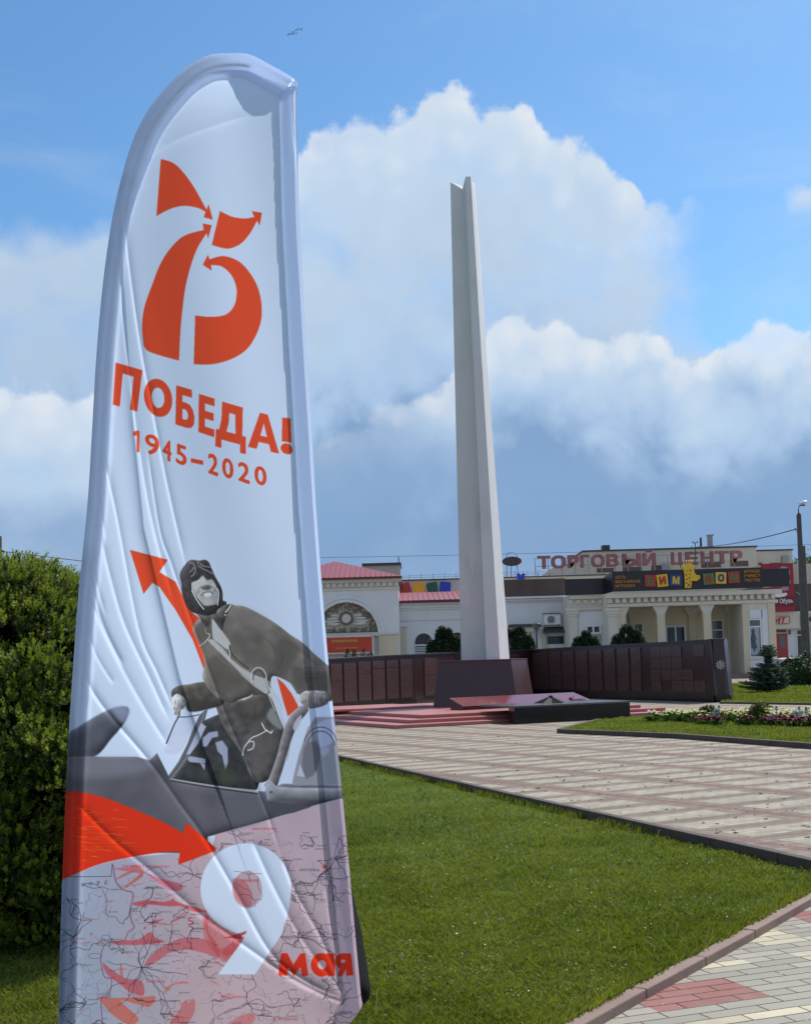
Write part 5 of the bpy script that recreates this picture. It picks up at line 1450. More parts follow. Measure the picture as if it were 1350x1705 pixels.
# sprinklers throwing thin fans of water
def water_mat():
    m = bpy.data.materials.new('spray_water'); m.use_nodes = True
    k = NT(m.node_tree); b = m.node_tree.nodes['Principled BSDF']
    b.inputs['Base Color'].default_value = (.8,.83,.85,1); b.inputs['Roughness'].default_value = .3
    tr = k.n.new('ShaderNodeBsdfTransparent'); mx = k.n.new('ShaderNodeMixShader')
    tc = k.n.new('ShaderNodeTexCoord').outputs['Object']
    k.l.new(k.m('MULTIPLY', k.ss(.35, .75, k.noise(tc, 30, 4, .6)), .55), mx.inputs[0])
    k.l.new(tr.outputs[0], mx.inputs[1]); k.l.new(b.outputs[0], mx.inputs[2])
    k.l.new(mx.outputs[0], m.node_tree.nodes['Material Output'].inputs[0])
    return m
M['spray'] = water_mat()
for i, (px, py, lab) in enumerate(((1197.5,1203,'small lawn sprinkler beside the smaller box bush'),(1293,1206,'small lawn sprinkler just right of the larger box bush'),
                       (1331,1207,'small lawn sprinkler left of the last one among wine red flowers'),(1342.5,1208,'small lawn sprinkler nearest the right edge'))):
    g = G(px, py, .07)
    r = empty('lawn_sprinkler', g, 0, lab, 'sprinkler', 'sprinklers in the flower bed')
    ht = .40
    st_ = MB().tube([(g.x,g.y,.05),(g.x,g.y,.07+ht-.09)], .012, 6).build('riser', M['metal_dark'])
    nz = MB().lathe([(.012,0),(.03,.02),(.026,.08),(.01,.10)], (g.x,g.y,.07+ht-.09), 8).build('nozzle', M['metal_dark'])
    sp_m = MB(); seg = 10
    for q in range(seg):
        a0 = math.pi*(.62+.85*q/seg); a1 = math.pi*(.62+.85*(q+1)/seg)
        for s in range(4):
            t0, t1 = s/4, (s+1)/4
            f = lambda a, t: (g.x+math.cos(a)*.26*t, g.y+math.sin(a)*.26*t, .07+ht-.02-.32*t*t+.02*math.sin(a*9))
            sp_m.add([f(a0,t0+.02), f(a1,t0+.02), f(a1,t1), f(a0,t1)], [(0,1,2,3)])
    adopt(r, st_, nz, sp_m.build('water_spray', M['spray'], fix=False))

# --- a tree far behind the shops
def far_tree():
    Y = 190; p = W(1346,923,Y); z = p.z; c = Vector((p.x+1.2, Y, 0))
    r = empty('far_tree', c, 0, 'pale green tree crown rising behind the shop roofs at the right edge', 'tree')
    P = []
    for i in range(34):
        a = rnd.uniform(0, 6.283); q = rnd.random()**.5*3.2; zc = z-.6-rnd.random()*4.5
        for _ in range(150): P.append((c.x+math.cos(a)*q+rnd.gauss(0,.5), c.y+math.sin(a)*q+rnd.gauss(0,.5), zc+rnd.gauss(0,.4)))
    adopt(r, leaf_cloud('crown', P, .16, M['far_leaf']), MB().tube([(c.x,c.y,0),(c.x,c.y,z-3)], [.3,.12], 8).build('trunk', M['bark']))
far_tree()

# ------------------------------------------------------------------ poles, wires, cars, people, birds
def pole_right():
    Y = 74.0; b = W(1340,1100,Y); t = W(1329,858,Y)
    b = Vector((b.x, Y, 0)); 
    r = empty('lamp_pole', b, 0, 'tall dark concrete lamp pole with a white lamp head at the right edge', 'lamp post')
    sh_ = MB().hexa([(b.x-.17,Y-.15,0),(b.x+.17,Y-.15,0),(b.x+.17,Y+.15,0),(b.x-.17,Y+.15,0)], [(t.x-.115,Y-.1,t.z),(t.x+.115,Y-.1,t.z),(t.x+.115,Y+.1,t.z),(t.x-.115,Y+.1,t.z)]).build('pole', M['concrete_pole'], bevel=.02)
    cp = MB().hexa([(t.x-.12,Y-.1,t.z+.002),(t.x+.12,Y-.1,t.z+.002),(t.x+.12,Y+.1,t.z+.002),(t.x-.12,Y+.1,t.z+.002)], [(t.x-.03,Y-.03,t.z+.16),(t.x+.03,Y-.03,t.z+.16),(t.x+.03,Y+.03,t.z+.16),(t.x-.03,Y+.03,t.z+.16)]).build('pole_cap', M['concrete_pole'])
    z = t.z
    arm = MB().tube([(t.x,Y,z+.1),(t.x-.01,Y,z+.35),(t.x+.03,Y,z+.52),(t.x+.16,Y-.05,z+.60)], .03, 6).build('lamp_arm', M['metal_dark'])
    hc_ = Vector((t.x+.24, Y-.12, z+.70))
    hd = MB(); vs = []; seg = 12
    for i in range(9):
        u = i/8; rr_ = .17*math.sin(math.pi*(.12+.80*u))**.7*(1.1 if u > .4 else .75)
        for k in range(seg):
            w = 6.283*k/seg; vs.append((hc_.x-.26+.52*u, hc_.y+rr_*math.cos(w), hc_.z-.02+.10*u+rr_*.62*math.sin(w)))
    hd.add(vs, [(i*seg+k, i*seg+(k+1) % seg, (i+1)*seg+(k+1) % seg, (i+1)*seg+k) for i in range(8) for k in range(seg)]+[tuple(range(seg)), tuple(reversed(range(8*seg, 9*seg)))])
    hdo = hd.build('lamp_head', M['paint_white'], smooth=True)
    MB().box(hc_.x-.2, hc_.y-.09, hc_.z-.16, hc_.x+.12, hc_.y+.09, hc_.z-.10).build('lamp_lens', M['metal_dark']).parent = hdo
    q = W(1326,881,Y)
    br = MB().tube([(q.x+.15,Y,q.z-.16),(q.x-.02,Y,q.z-.17),(q.x-.08,Y,q.z-.05)], .018, 5).build('wire_bracket', M['metal_dark'])
    ins = MB().lathe([(.02,-.05),(.06,-.02),(.06,.03),(.02,.06)], (q.x-.08,Y,q.z), 8).build('insulator', M['metal_dark'])
    adopt(r, sh_, cp, arm, hdo, br, ins)
    s = MB().tube([(W(1345,1100,Y+1.5).x,Y+1.5,0), tuple(W(1336.5,909,Y+1.5))], [.14,.12], 8).build('support_pole', M['concrete_pole'])
    tag(s, 'shorter concrete pole leaning close behind the lamp pole', 'pole')
    return Vector((q.x-.08, Y, q.z))
wq = pole_right()
def wire(name, a, b, sag, rad, label):
    n = 24; pts = []
    for i in range(n+1):
        t = i/n; p = a.lerp(b, t); p.z -= sag*4*t*(1-t); pts.append(p)
    o = MB().tube(pts, rad, 5).build(name, M['metal_dark']); tag(o, label, 'cable', 'overhead cables')
    return o
wire('overhead_cable', wq, W(1158,911,126), .25, .035, 'thick black cable from the lamp pole to the mast behind the giraffe')
wire('overhead_cable', W(1380,905,140), W(300,931,140), .3, .022, 'thin pale cable crossing the sky just above the building roofs')
wire('overhead_cable', W(-60,947,90), W(604,941,123), .2, .018, 'thin cable low in the sky left of the flag, below the thick one')
lp0 = W(-6,900,60)
up = empty('utility_pole', (lp0.x, 60, 0), 0, 'dark utility pole cut by the left edge of the photo', 'pole')
pt_ = W(-1,893,60)
adopt(up, MB().tube([(pt_.x,60,0),(pt_.x,60,pt_.z)], [.17,.13], 8).build('pole', M['concrete_pole']), MB().lathe([(.02,-.06),(.06,-.02),(.06,.03),(.02,.06)], tuple(W(6,918,60)), 8).tube([tuple(W(6,918,60)), tuple(W(-1,915,60))], .015, 4).build('insulator', M['metal_dark']))
wire('overhead_cable', W(6,918,60), W(449,966,106), .1, .028, 'thick black cable running right from the pole at the left edge')

def car(loc, rz, label, m):
    r = empty('parked_car', loc, rz, label, 'car', 'white cars parked beyond the bush')
    def P(o): o.parent = r; return o
    L, Wd = 4.3, .86
    prof = [(-2.12,.42),(-2.15,.75),(-2.0,.95),(-1.25,1.02),(-.55,1.40),(.45,1.44),(1.15,1.36),(1.75,1.02),(2.05,.98),(2.14,.70),(2.1,.40)]
    lo = MB(); body = [(-2.12,.32),(-2.16,.72),(-2.02,.92),(-1.2,1.0),(1.85,1.02),(2.08,.95),(2.15,.66),(2.1,.32)]
    lo.plate(body, -Wd, Wd); P(lo.build('body', m, bevel=.06))
    cab = MB()
    cb = [(-1.15,.99),(-.5,1.40),(.5,1.45),(1.2,1.36),(1.8,1.01)]
    lo_ = [(x,-Wd+.05+(.14 if z > 1.1 else 0),z) for x, z in cb]; hi_ = [(x,Wd-.05-(.14 if z > 1.1 else 0),z) for x, z in cb]
    cab.hexa(lo_, hi_); P(cab.build('cabin_glass', M['glass_dark'], bevel=.03))
    rf_ = MB(); rb_ = [(-.55,1.385),(.5,1.452),(1.22,1.362)]
    rf_.hexa([(x,-Wd+.20,z+.004) for x, z in rb_]+[(x,Wd-.20,z+.004) for x, z in reversed(rb_)], [(x,-Wd+.21,z+.035) for x, z in rb_]+[(x,Wd-.21,z+.035) for x, z in reversed(rb_)])
    P(rf_.build('roof', m))
    for s in (-1, 1):
        pl = MB()
        for a_, b_ in (((-1.18,1.0),(-.52,1.40)),((.25,1.0),(.2,1.44)),((1.8,1.01),(1.2,1.37))):
            pl.tube([(a_[0], s*(Wd-.04), a_[1]), (b_[0], s*(Wd-.18), b_[1])], .035, 5)
        pl.tube([(-.52,s*(Wd-.18),1.40),(.5,s*(Wd-.18),1.455),(1.2,s*(Wd-.18),1.37)], .035, 5)
        P(pl.build('window_frame', m))
    for x in (-1.32, 1.32):
        for s in (-1, 1):
            w = MB(); w.v = []; seg = 18
            w.add([(x+.31*math.cos(6.283*k/seg), s*Wd*1.01-dy*s, .31+.31*math.sin(6.283*k/seg)) for dy in (0,.2) for k in range(seg)], [(k, (k+1) % seg, seg+(k+1) % seg, seg+k) for k in range(seg)]+[tuple(range(seg)), tuple(range(seg, 2*seg))])
            wo = P(w.build('wheel', M['rubber']))
            h = MB(); h.add([(x+.19*math.cos(6.283*k/10), s*Wd*1.01+.012*s, .31+.19*math.sin(6.283*k/10)) for k in range(10)], [tuple(range(10))]); h.build('rim', M['metal_grey']).parent = wo
    for s in (-1, 1):
        P(MB().box(-2.17, s*.62-.16, .66, -2.06, s*.62+.16, .80).build('headlight', M['glass_grey'])); P(MB().box(2.05, s*.62-.16, .70, 2.17, s*.62+.16, .88).build('tail_light', M['red']))
    return r
car((W(1333,1100,80).x, 80, 0), R(176), 'white car whose sloping windscreen shows above the rounded bush', M['car_white'])
car((W(1306,1100,97).x+.6, 97, 0), R(184), 'white car farther back, in front of the red shop door', M['car_white'])
car((W(1372,1100,84).x+1.6, 84, 0), R(180), 'white car at the right edge behind the lamp pole', M['car_white'])

def skin_body(name, joints, edges, m_list, root=0, sub=2, parent=None):
    """one continuous figure grown round a skeleton; joints: (x,y,z,r1,r2)"""
    me = bpy.data.meshes.new(name); me.from_pydata([j[:3] for j in joints], edges, [])
    o = bpy.data.objects.new(name, me); COL.objects.link(o)
    sk = o.modifiers.new('skin', 'SKIN'); sk.use_smooth_shade = True
    if not me.skin_vertices: me.attributes  # the layer comes with the modifier
    lay = me.skin_vertices[0].data if me.skin_vertices else None
    if lay is None:
        b = bmesh.new(); b.from_mesh(me); b.verts.layers.skin.verify(); b.to_mesh(me); b.free(); lay = me.skin_vertices[0].data
    for i, j in enumerate(joints):
        lay[i].radius = (j[3], j[4] if len(j) > 4 else j[3]); lay[i].use_root = (i == root)
    ss_ = o.modifiers.new('smooth', 'SUBSURF'); ss_.levels = sub; ss_.render_levels = sub
    dg = bpy.context.evaluated_depsgraph_get()
    me2 = bpy.data.meshes.new_from_object(o.evaluated_get(dg)); me2.name = name
    bpy.data.objects.remove(o)
    for q in m_list: me2.materials.append(q)
    me2.polygons.foreach_set('use_smooth', [True]*len(me2.polygons))
    o = bpy.data.objects.new(name, me2); COL.objects.link(o)
    if parent: o.parent = parent
    return o
def far_person():
    p = W(1339.5,1100,70); x, y = p.x+.0, 70.0
    r = empty('person', (x,y,0), 0, 'person in dark clothes standing before the concrete pole behind the bush', 'person')
    h = W(1339.5,1085,70).z/1.72
    J = [(0,0,.95,.15,.11),(0,0,1.15,.15,.10),(0,0,1.36,.17,.10),(0,0,1.47,.06,.06),(0,-.01,1.58,.085,.10),(0,-.01,1.70,.06,.07),
         (.19,0,1.40,.055),(.25,.01,1.13,.043),(.24,-.05,.90,.034),(.24,-.07,.80,.035),(-.19,0,1.40,.055),(-.25,.01,1.13,.043),(-.24,-.05,.90,.034),(-.24,-.07,.80,.035),
         (.09,0,.88,.10),(.10,-.01,.50,.068),(.10,.02,.09,.045),(.10,-.12,.03,.035),(-.09,0,.88,.10),(-.10,.01,.50,.068),(-.10,.03,.09,.045),(-.10,-.11,.03,.035)]
    E = [(0,1),(1,2),(2,3),(3,4),(4,5),(2,6),(6,7),(7,8),(8,9),(2,10),(10,11),(11,12),(12,13),(0,14),(14,15),(15,16),(16,17),(0,18),(18,19),(19,20),(20,21)]
    b = skin_body('body', [(q[0]*h, q[1]*h, q[2]*h, *[v*h for v in q[3:]]) for q in J], E, [M['black_cloth'], M['skin']], parent=r, sub=1)
    hr = blob('hair', (0,.01*h,1.68*h), (.09*h,.11*h,.085*h), M['hair'], r, 12, 8, .03)
far_person()

# a small flock of birds high up
def bird():
    r = empty('bird', (0,0,0), 0, 'tiny dark bird in the small flock high above the flag', 'bird', 'birds in the sky above the flag')
    b = MB().tube([(-.22,0,0),(-.1,0,.01),(.06,0,.015),(.16,0,.02),(.22,0,.02)], [.015,.05,.055,.035,.01], 6); b.build('body', M['metal_dark'], r)
    for s in (-1, 1):
        MB().hexa([(.08,0,.02),(-.08,0,.02),(-.12,s*.25,.09),(.02,s*.28,.1)], [(.08,0,.03),(-.08,0,.03),(-.12,s*.25,.095),(.02,s*.28,.105)]).add([(.02,s*.28,.1),(-.12,s*.25,.09),(-.16,s*.5,.03)], [(0,1,2)]).build('wing', M['metal_dark'], r)
    return r
b0_ = bird()
for i, (x, y) in enumerate(((480.5,57.5),(485,56.3),(488,53),(489,56.4),(492,50.8),(493.5,56),(496,49),(501.5,49))):
    o = b0_ if i == 0 else copy_tree(b0_)
    o.scale = (.75,.75,.75); o.location = D(x, y, 190); o.rotation_euler = (rnd.uniform(-.3, .3), rnd.uniform(-.2, .2), rnd.uniform(2.6, 3.9))
# ------------------------------------------------------------------ the feather flag
# 1. its print, drawn with numpy on a sheet of 2 dots per unit
TX0, TY0, TS, TWd, THt = 80.0, 70.0, 2.0, 1080, 3480
ART = np.empty((THt, TWd, 3), np.float32); WHT = (218,233,255); ART[:] = np.array(WHT, np.float32)/255
def catmull(P, n=8, closed=True):
    P = np.asarray(P, float); m = len(P); out = []
    rng_ = range(m) if closed else range(m-1)
    for i in rng_:
        p0, p1, p2, p3 = (P[(i-1) % m], P[i], P[(i+1) % m], P[(i+2) % m]) if closed else (P[max(i-1,0)], P[i], P[i+1], P[min(i+2,m-1)])
        for t in np.arange(n)/n:
            out.append(.5*((2*p1)+(-p0+p2)*t+(2*p0-5*p1+4*p2-p3)*t*t+(-p0+3*p1-3*p2+p3)*t**3))
    if not closed: out.append(P[-1])
    return np.array(out)
def blur1(a, r):
    if r < 1: return a
    for ax in (0, 1):
        p = np.pad(a, [(r+1, r) if k == ax else (0, 0) for k in (0, 1)], mode='edge').cumsum(ax)
        n = a.shape[ax]
        a = (np.take(p, np.arange(2*r+1, 2*r+1+n), ax)-np.take(p, np.arange(n), ax))/(2*r+1)
    return a
def area(pts_list, pad):
    q = np.concatenate([np.asarray(p, float) for p in pts_list])
    x0 = int(max(0, (q[:,0].min()-TX0)*TS-pad)); x1 = int(min(TWd, (q[:,0].max()-TX0)*TS+pad+1))
    y0 = int(max(0, (q[:,1].min()-TY0)*TS-pad)); y1 = int(min(THt, (q[:,1].max()-TY0)*TS+pad+1))
    return x0, y0, x1, y1
def put_mask(msk, x0, y0, x1, y1, col, alpha=1.0):
    c = np.asarray(col, np.float32)/255
    a = (msk*alpha)[..., None]
    ART[y0:y1, x0:x1] = ART[y0:y1, x0:x1]*(1-a)+c*a
def poly_mask(loops, pad=3, soft=1):
    x0, y0, x1, y1 = area(loops, pad+soft*2)
    if x1 <= x0 or y1 <= y0: return None
    X, Y = np.meshgrid(np.arange(x0, x1)+.5, np.arange(y0, y1)+.5)
    r = np.zeros(X.shape, bool)
    for L in loops:
        L = (np.asarray(L, float)-(TX0, TY0))*TS
        for (ax, ay), (bx, by) in zip(L, np.roll(L, -1, 0)):
            if ay == by: continue
            lo_, hi_ = min(ay, by), max(ay, by)
            j0 = max(0, int(lo_-y0)-1); j1 = min(r.shape[0], int(hi_-y0)+2)
            if j1 <= j0: continue
            yy = Y[j0:j1]; k = ((ay > yy) != (by > yy)) & (X[j0:j1] < (bx-ax)*(yy-ay)/(by-ay)+ax)
            r[j0:j1] ^= k
    m_ = r.astype(np.float32)
    for _ in range(2): m_ = blur1(m_, soft)
    return m_, x0, y0, x1, y1
def poly(pts, col, alpha=1.0, soft=1, smooth=False, holes=()):
    L = [catmull(pts) if smooth else pts]+list(holes)
    q = poly_mask(L, 3, soft)
    if q: put_mask(q[0], *q[1:], col, alpha)
def line(pts, col, w=1.0, alpha=1.0, smooth=True, soft=0, taper=False):
    P = catmull(pts, 6, False) if smooth and len(pts) > 2 else np.asarray(pts, float)
    x0, y0, x1, y1 = area([P], int(w*TS)+4+soft*2)
    if x1 <= x0 or y1 <= y0: return
    X, Y = np.meshgrid(np.arange(x0, x1)+.5, np.arange(y0, y1)+.5); Dm = np.full(X.shape, 1e9)
    Q = (P-(TX0, TY0))*TS; n = len(Q)-1
    for i in range(n):
        a, b = Q[i], Q[i+1]; ww = (w*TS/2) if not taper else (w*TS/2)*(1-abs(2*(i+.5)/n-1))
        bx0, bx1 = int(max(0, min(a[0],b[0])-x0-w*TS-4)), int(max(a[0],b[0])-x0+w*TS+5)
        by0, by1 = int(max(0, min(a[1],b[1])-y0-w*TS-4)), int(max(a[1],b[1])-y0+w*TS+5)
        xs, ys = X[by0:by1,bx0:bx1], Y[by0:by1,bx0:bx1]
        d = b-a; t = np.clip(((xs-a[0])*d[0]+(ys-a[1])*d[1])/max(1e-6, d@d), 0, 1)
        Dm[by0:by1,bx0:bx1] = np.minimum(Dm[by0:by1,bx0:bx1], np.hypot(xs-a[0]-t*d[0], ys-a[1]-t*d[1])-ww)
    m_ = np.clip(.5-Dm, 0, 1).astype(np.float32)
    if soft: m_ = blur1(m_, soft)
    put_mask(m_, x0, y0, x1, y1, col, alpha)
def ell(cx, cy, rx, ry, n=40, rot=0):
    t = np.arange(n)*2*np.pi/n; x, y = rx*np.cos(t), ry*np.sin(t)
    return np.stack([cx+x*math.cos(rot)-y*math.sin(rot), cy+x*math.sin(rot)+y*math.cos(rot)], 1)
def Z(pts, s, ox, oy): return [(ox+x/s, oy+y/s) for x, y in pts]
def glyph(ch, quad, col, dil=0, alpha=1.0):
    """one character stretched over a quad TL,TR,BR,BL"""
    vs, fs = text_mesh(ch, 1, 0, 0); a = np.array(vs)[:, :2]; mn, mx = a.min(0), a.max(0); u = (a-mn)/np.maximum(mx-mn, 1e-6)
    TL, TR, BR, BL = [np.array(q, float) for q in quad]
    P = (TL[None]*(1-u[:,:1])*u[:,1:]+TR[None]*u[:,:1]*u[:,1:]+BR[None]*u[:,:1]*(1-u[:,1:])+BL[None]*(1-u[:,:1])*(1-u[:,1:]))
    x0, y0, x1, y1 = area([P], 6+dil); acc = np.zeros((y1-y0, x1-x0), np.float32)
    for f in fs:
        for k in range(1, len(f)-1):
            q = poly_mask([P[[f[0], f[k], f[k+1]]]], 1, 0)
            if q:
                m_, a0, b0, a1, b1 = q; s = acc[b0-y0:b1-y0, a0-x0:a1-x0]; np.maximum(s, m_[:s.shape[0], :s.shape[1]], out=s)
    if dil:
        acc = (blur1(acc, dil) > .12).astype(np.float32)
    put_mask(blur1(acc, 1), x0, y0, x1, y1, col, alpha)
def shape(loops01, quad, col):
    TL, TR, BR, BL = [np.array(q, float) for q in quad]
    out = []
    for L in loops01:
        u = np.asarray(L, float)
        out.append(TL[None]*(1-u[:,:1])*u[:,1:]+TR[None]*u[:,:1]*u[:,1:]+BR[None]*u[:,:1]*(1-u[:,1:])+BL[None]*(1-u[:,:1])*(1-u[:,1:]))
    q = poly_mask(out, 3, 1); put_mask(q[0], *q[1:], col)

RED = (238,84,50)
z1 = lambda p: Z(p, 2.795, 150, 220)
z2 = lambda p: Z(p, 2.596, 100, 880)
z5 = lambda p: Z(p, 5.0, 100, 1280)
z7 = lambda p: Z(p, 3.875, 280, 910)
zh = lambda p: Z(p, 9.643, 280, 915)
zm = lambda p: Z(p, 5.0, 90, 1440)
zn = lambda p: Z(p, 5.0, 340, 1440)
# -- the 75 emblem
def spl(pts, corners):
    """smooth outline that keeps the listed corner points sharp"""
    idx = sorted(corners); n = len(pts); out = []
    for a, b in zip(idx, idx[1:]+[idx[0]+n]):
        seg = [pts[i % n] for i in range(a, b+1)]
        out += list(catmull(seg, 8, False))[:-1] if len(seg) > 2 else [np.array(seg[0], float)]
    return out
poly(spl(z1([(330,125),(385,142),(430,182),(480,250),(520,320),(543,362),(552,335),(572,408),(530,396),(538,370),(500,352),(440,343),(380,355),(310,390)]), [0,5,6,7,8,9,13]), RED)
poly(spl(z1([(525,425),(567,433),(550,495),(543,470),(500,540),(470,620),(445,720),(430,830),(420,950),(415,1063),(330,1040),(270,1018),(250,992),(243,900),(255,810),(290,710),(330,610),(380,535),(440,482),(530,455)]), [0,1,2,3,9,12,19]), RED)
poly(spl(z1([(605,367),(660,393),(720,402),(765,395),(753,368),(800,375),(790,435),(777,412),(745,470),(700,520),(640,542),(567,525)]), [0,3,4,5,6,7,11]), RED)
poly(spl(z1([(525,617),(550,570),(556,592),(620,577),(690,600),(740,650),(780,720),(798,800),(797,870),(775,940),(730,1010),(660,1055),(570,1080),(483,1080),(490,853),(560,860),(630,850),(670,810),(683,750),(675,700),(650,655),(610,624),(563,618),(567,645)]), [0,1,2,13,14,22,23]), RED)
# -- ПОБЕДА!
circ = lambda cx, cy, rx, ry: ell(cx, cy, rx, ry, 48)
shape([[(0,0),(0,1),(1,1),(1,0),(.71,0),(.71,.79),(.29,.79),(.29,0)]], z1([(120,1072),(245,1108),(220,1300),(107,1268)]), RED)
shape([circ(.5,.5,.5,.5), circ(.5,.5,.225,.27)], z1([(258,1130),(388,1170),(378,1345),(246,1300)]), RED)
shape([[(0,0),(0,1),(.92,1),(.92,.80),(.36,.80),(.36,.63),(.56,.63),(.78,.60),(.94,.49),(1,.32),(.95,.14),(.8,.03),(.56,0)], [(.36,.19),(.36,.45),(.54,.45),(.63,.40),(.66,.32),(.63,.24),(.54,.19)]], z1([(402,1178),(480,1201),(490,1388),(398,1360)]), RED)
shape([[(0,0),(0,1),(1,1),(1,.80),(.40,.80),(.40,.61),(.95,.61),(.95,.41),(.40,.41),(.40,.20),(1,.20),(1,0)]], z1([(507,1218),(580,1240),(578,1420),(505,1395)]), RED)
shape([[(0,0),(.02,.38),(.12,.38),(.2,.62),(.22,1),(.92,1),(.88,.38),(1,.38),(.98,0),(.80,0),(.80,.18),(.20,.18),(.20,0)], [(.36,.38),(.44,.58),(.46,.80),(.66,.80),(.66,.38)]], z1([(585,1245),(722,1285),(728,1500),(583,1462)]), RED)
shape([[(0,0),(.36,1),(.66,1),(1,0),(.74,0),(.68,.20),(.34,.20),(.28,0)], [(.39,.38),(.62,.38),(.505,.74)]], z1([(748,1294),(868,1326),(880,1496),(735,1465)]), RED)
shape([[(.05,.33),(.05,1),(.95,1),(.95,.33)], circ(.5,.14,.52,.15)], z1([(893,1328),(935,1332),(943,1502),(888,1492)]), RED)
# -- 1945-2020
def tilted(x0, x1, ytl, ytr, ybl, ybr): return z1([(x0,ytl),(x1,ytr),(x1,ybr),(x0,ybl)])
shape([[(.52,0),(.52,.76),(0,.70),(0,.90),(.62,1),(1,1),(1,0)]], z1([(203,1384),(231,1391),(231,1491),(203,1484)]), RED)
for ch, x0, x1, yt0, yt1, yb0, yb1, dl in (('9',254,326,1398,1415,1495,1516,2),('4',336,382,1424,1436,1520,1538,2),('5',397,453,1445,1462,1540,1560,2),('2',547,599,1490,1504,1588,1604,2),('0',613,670,1508,1526,1602,1622,2),('2',687,745,1530,1543,1622,1640,2),('0',763,824,1546,1562,1634,1654,2)):
    glyph(ch, tilted(x0+5, x1-5, yt0+4, yt1+4, yb0-4, yb1-4), RED, dl)
poly(z1([(470,1517),(527,1529),(527,1549),(470,1537)]), RED)

# -- the map at the foot
mapping_top = [(104,1463),(124,1455),(166,1439),(220,1427),(300,1419),(352,1417),(358,1392),(346,1392),(443,1366),(516,1343),(580,1326)]
foot = [(620,1320),(620,1800),(80,1800),(80,1463)]
mq = poly_mask([mapping_top+foot], 3, 1)
gx = np.linspace(0, 1, mq[0].shape[1])[None, :]*np.ones((mq[0].shape[0], 1))
sl_ = np.array([164,176,200])*1.0; sr_ = np.array([198,177,187])*1.0  # print tones, darkened further for the shade of the bearer behind
gg = np.clip((gx-.12)/.35, 0, 1)[..., None]
tone = (sl_*(1-gg)+sr_*gg)/255
cl = blur1(blur1(nrg.random(mq[0].shape).astype(np.float32), 40), 40); cl = (cl-cl.mean())/cl.std()
tone = tone*(1+cl[..., None]*.02)
KEEP = ART.copy(); m_, x0, y0, x1, y1 = mq; MAPM = np.zeros((THt, TWd), np.float32); MAPM[y0:y1, x0:x1] = m_
ART[y0:y1, x0:x1] = ART[y0:y1, x0:x1]*(1-m_[..., None])+tone*m_[..., None]
INK = (52,50,62); arng = random.Random(5)
def wiggle(a, b, k=4, amp=.10):
    a, b = np.array(a), np.array(b); d = b-a; n = np.array([-d[1], d[0]]); pts = [tuple(a)]
    for i in range(1, k): pts.append(tuple(a+d*i/k+n*arng.uniform(-amp, amp)))
    return pts+[tuple(b)]
MAPL = [(114,1468)]
# pale red fronts and their arrows
for pts, c, al in (
    ([(650,325),(770,293),(930,306),(1050,255),(1010,300),(1270,385),(1180,395),(1060,345),(960,345),(780,332),(768,352)], (205,55,62), .62),
    ([(480,648),(560,630),(700,622),(800,560),(850,608),(920,640),(790,662),(560,668)], (205,60,66), .6),
    ([(756,842),(792,770),(870,700),(1000,632),(1110,605),(1300,630),(1370,690),(1370,775),(1250,735),(1100,708),(950,738),(835,820)], (205,60,70), .5),
    ([(408,815),(480,872),(600,945),(730,968),(748,1085),(640,1062),(560,1003),(440,905)], (205,55,60), .55),
    ([(385,1108),(500,1108),(730,1100),(845,1098),(800,1180),(690,1160),(560,1135),(705,1280),(620,1330),(470,1230)], (220,88,60), .62),
    ([(915,1128),(1100,1150),(1170,1118),(1165,1240),(1080,1340),(960,1340),(1062,1165)], (210,70,66), .45),
    ([(770,70),(900,120),(1060,160),(1060,210),(960,205),(830,120)], (208,52,74), .5),
    ([(500,30),(620,20),(690,0),(760,70),(640,60)], (212,70,66), .5), ([(570,195),(680,110),(730,60),(740,95),(650,160)], (212,78,58), .6),
    ([(515,125),(590,70),(690,45),(600,90)], (212,78,62), .6),
    ([(795,500),(830,465),(920,450),(840,490)], (205,60,66), .55), ([(970,475),(1060,425),(1110,415),(1010,470)], (205,60,66), .55),
    ([(1250,470),(1285,420),(1290,560),(1350,640),(1350,700),(1280,590)], (200,60,66), .5),
    ([(910,1080),(950,1010),(1070,970),(1120,985),(1000,1000)], (220,95,70), .6), ([(550,835),(565,830),(575,930),(555,935)], (210,80,70), .5),
    ([(1400,720),(1500,640),(1620,640),(1560,700),(1450,760)], (200,60,70), .55), ([(1250,600),(1330,690),(1420,690),(1560,720),(1480,800),(1400,800),(1330,720)], (200,60,70), .38),
    ([(1450,1330),(1600,1240),(1680,1260),(1620,1340)], (215,80,80), .45)):
    poly(zm(pts), c, al, 1, True)
# the front line
line(zm([(490,0),(515,140),(580,210),(655,238),(640,350),(640,450),(665,520),(620,560),(580,630),(450,650),(400,720),(392,800),(420,930),(480,950),(460,1080),(395,1110),(405,1325),(400,1500)]), (128,70,98), 1.6, .7)
line(zm([(500,0),(525,140),(590,205),(668,234),(652,350),(650,450),(677,525),(632,566)]), (128,90,118), .8, .6)
for i in range(46):
    x, y = arng.uniform(150, 400), arng.uniform(1450, 1790)
    if x > 335 and y < 1560: continue
    L = arng.uniform(12, 42); a = math.pi+arng.uniform(-.5, .5); b_ = arng.uniform(-.5, .5)
    pts = [(x+L*t*math.cos(a+b_*t), y+L*t*math.sin(a+b_*t)) for t in (0,.33,.66,1)]
    line(pts, arng.choice(((196,58,62),(205,80,66),(186,60,70))), arng.uniform(.9, 2.6), arng.uniform(.35, .65), taper=True)
    ex, ey = pts[-1]; w = a+b_; h_ = arng.uniform(2, 3.4)
    if arng.random() < .6: poly([(ex+h_*math.cos(w), ey+h_*math.sin(w)), (ex+h_*math.cos(w+2.3), ey+h_*math.sin(w+2.3)), (ex+h_*math.cos(w-2.3), ey+h_*math.sin(w-2.3))], (196,58,60), .7)
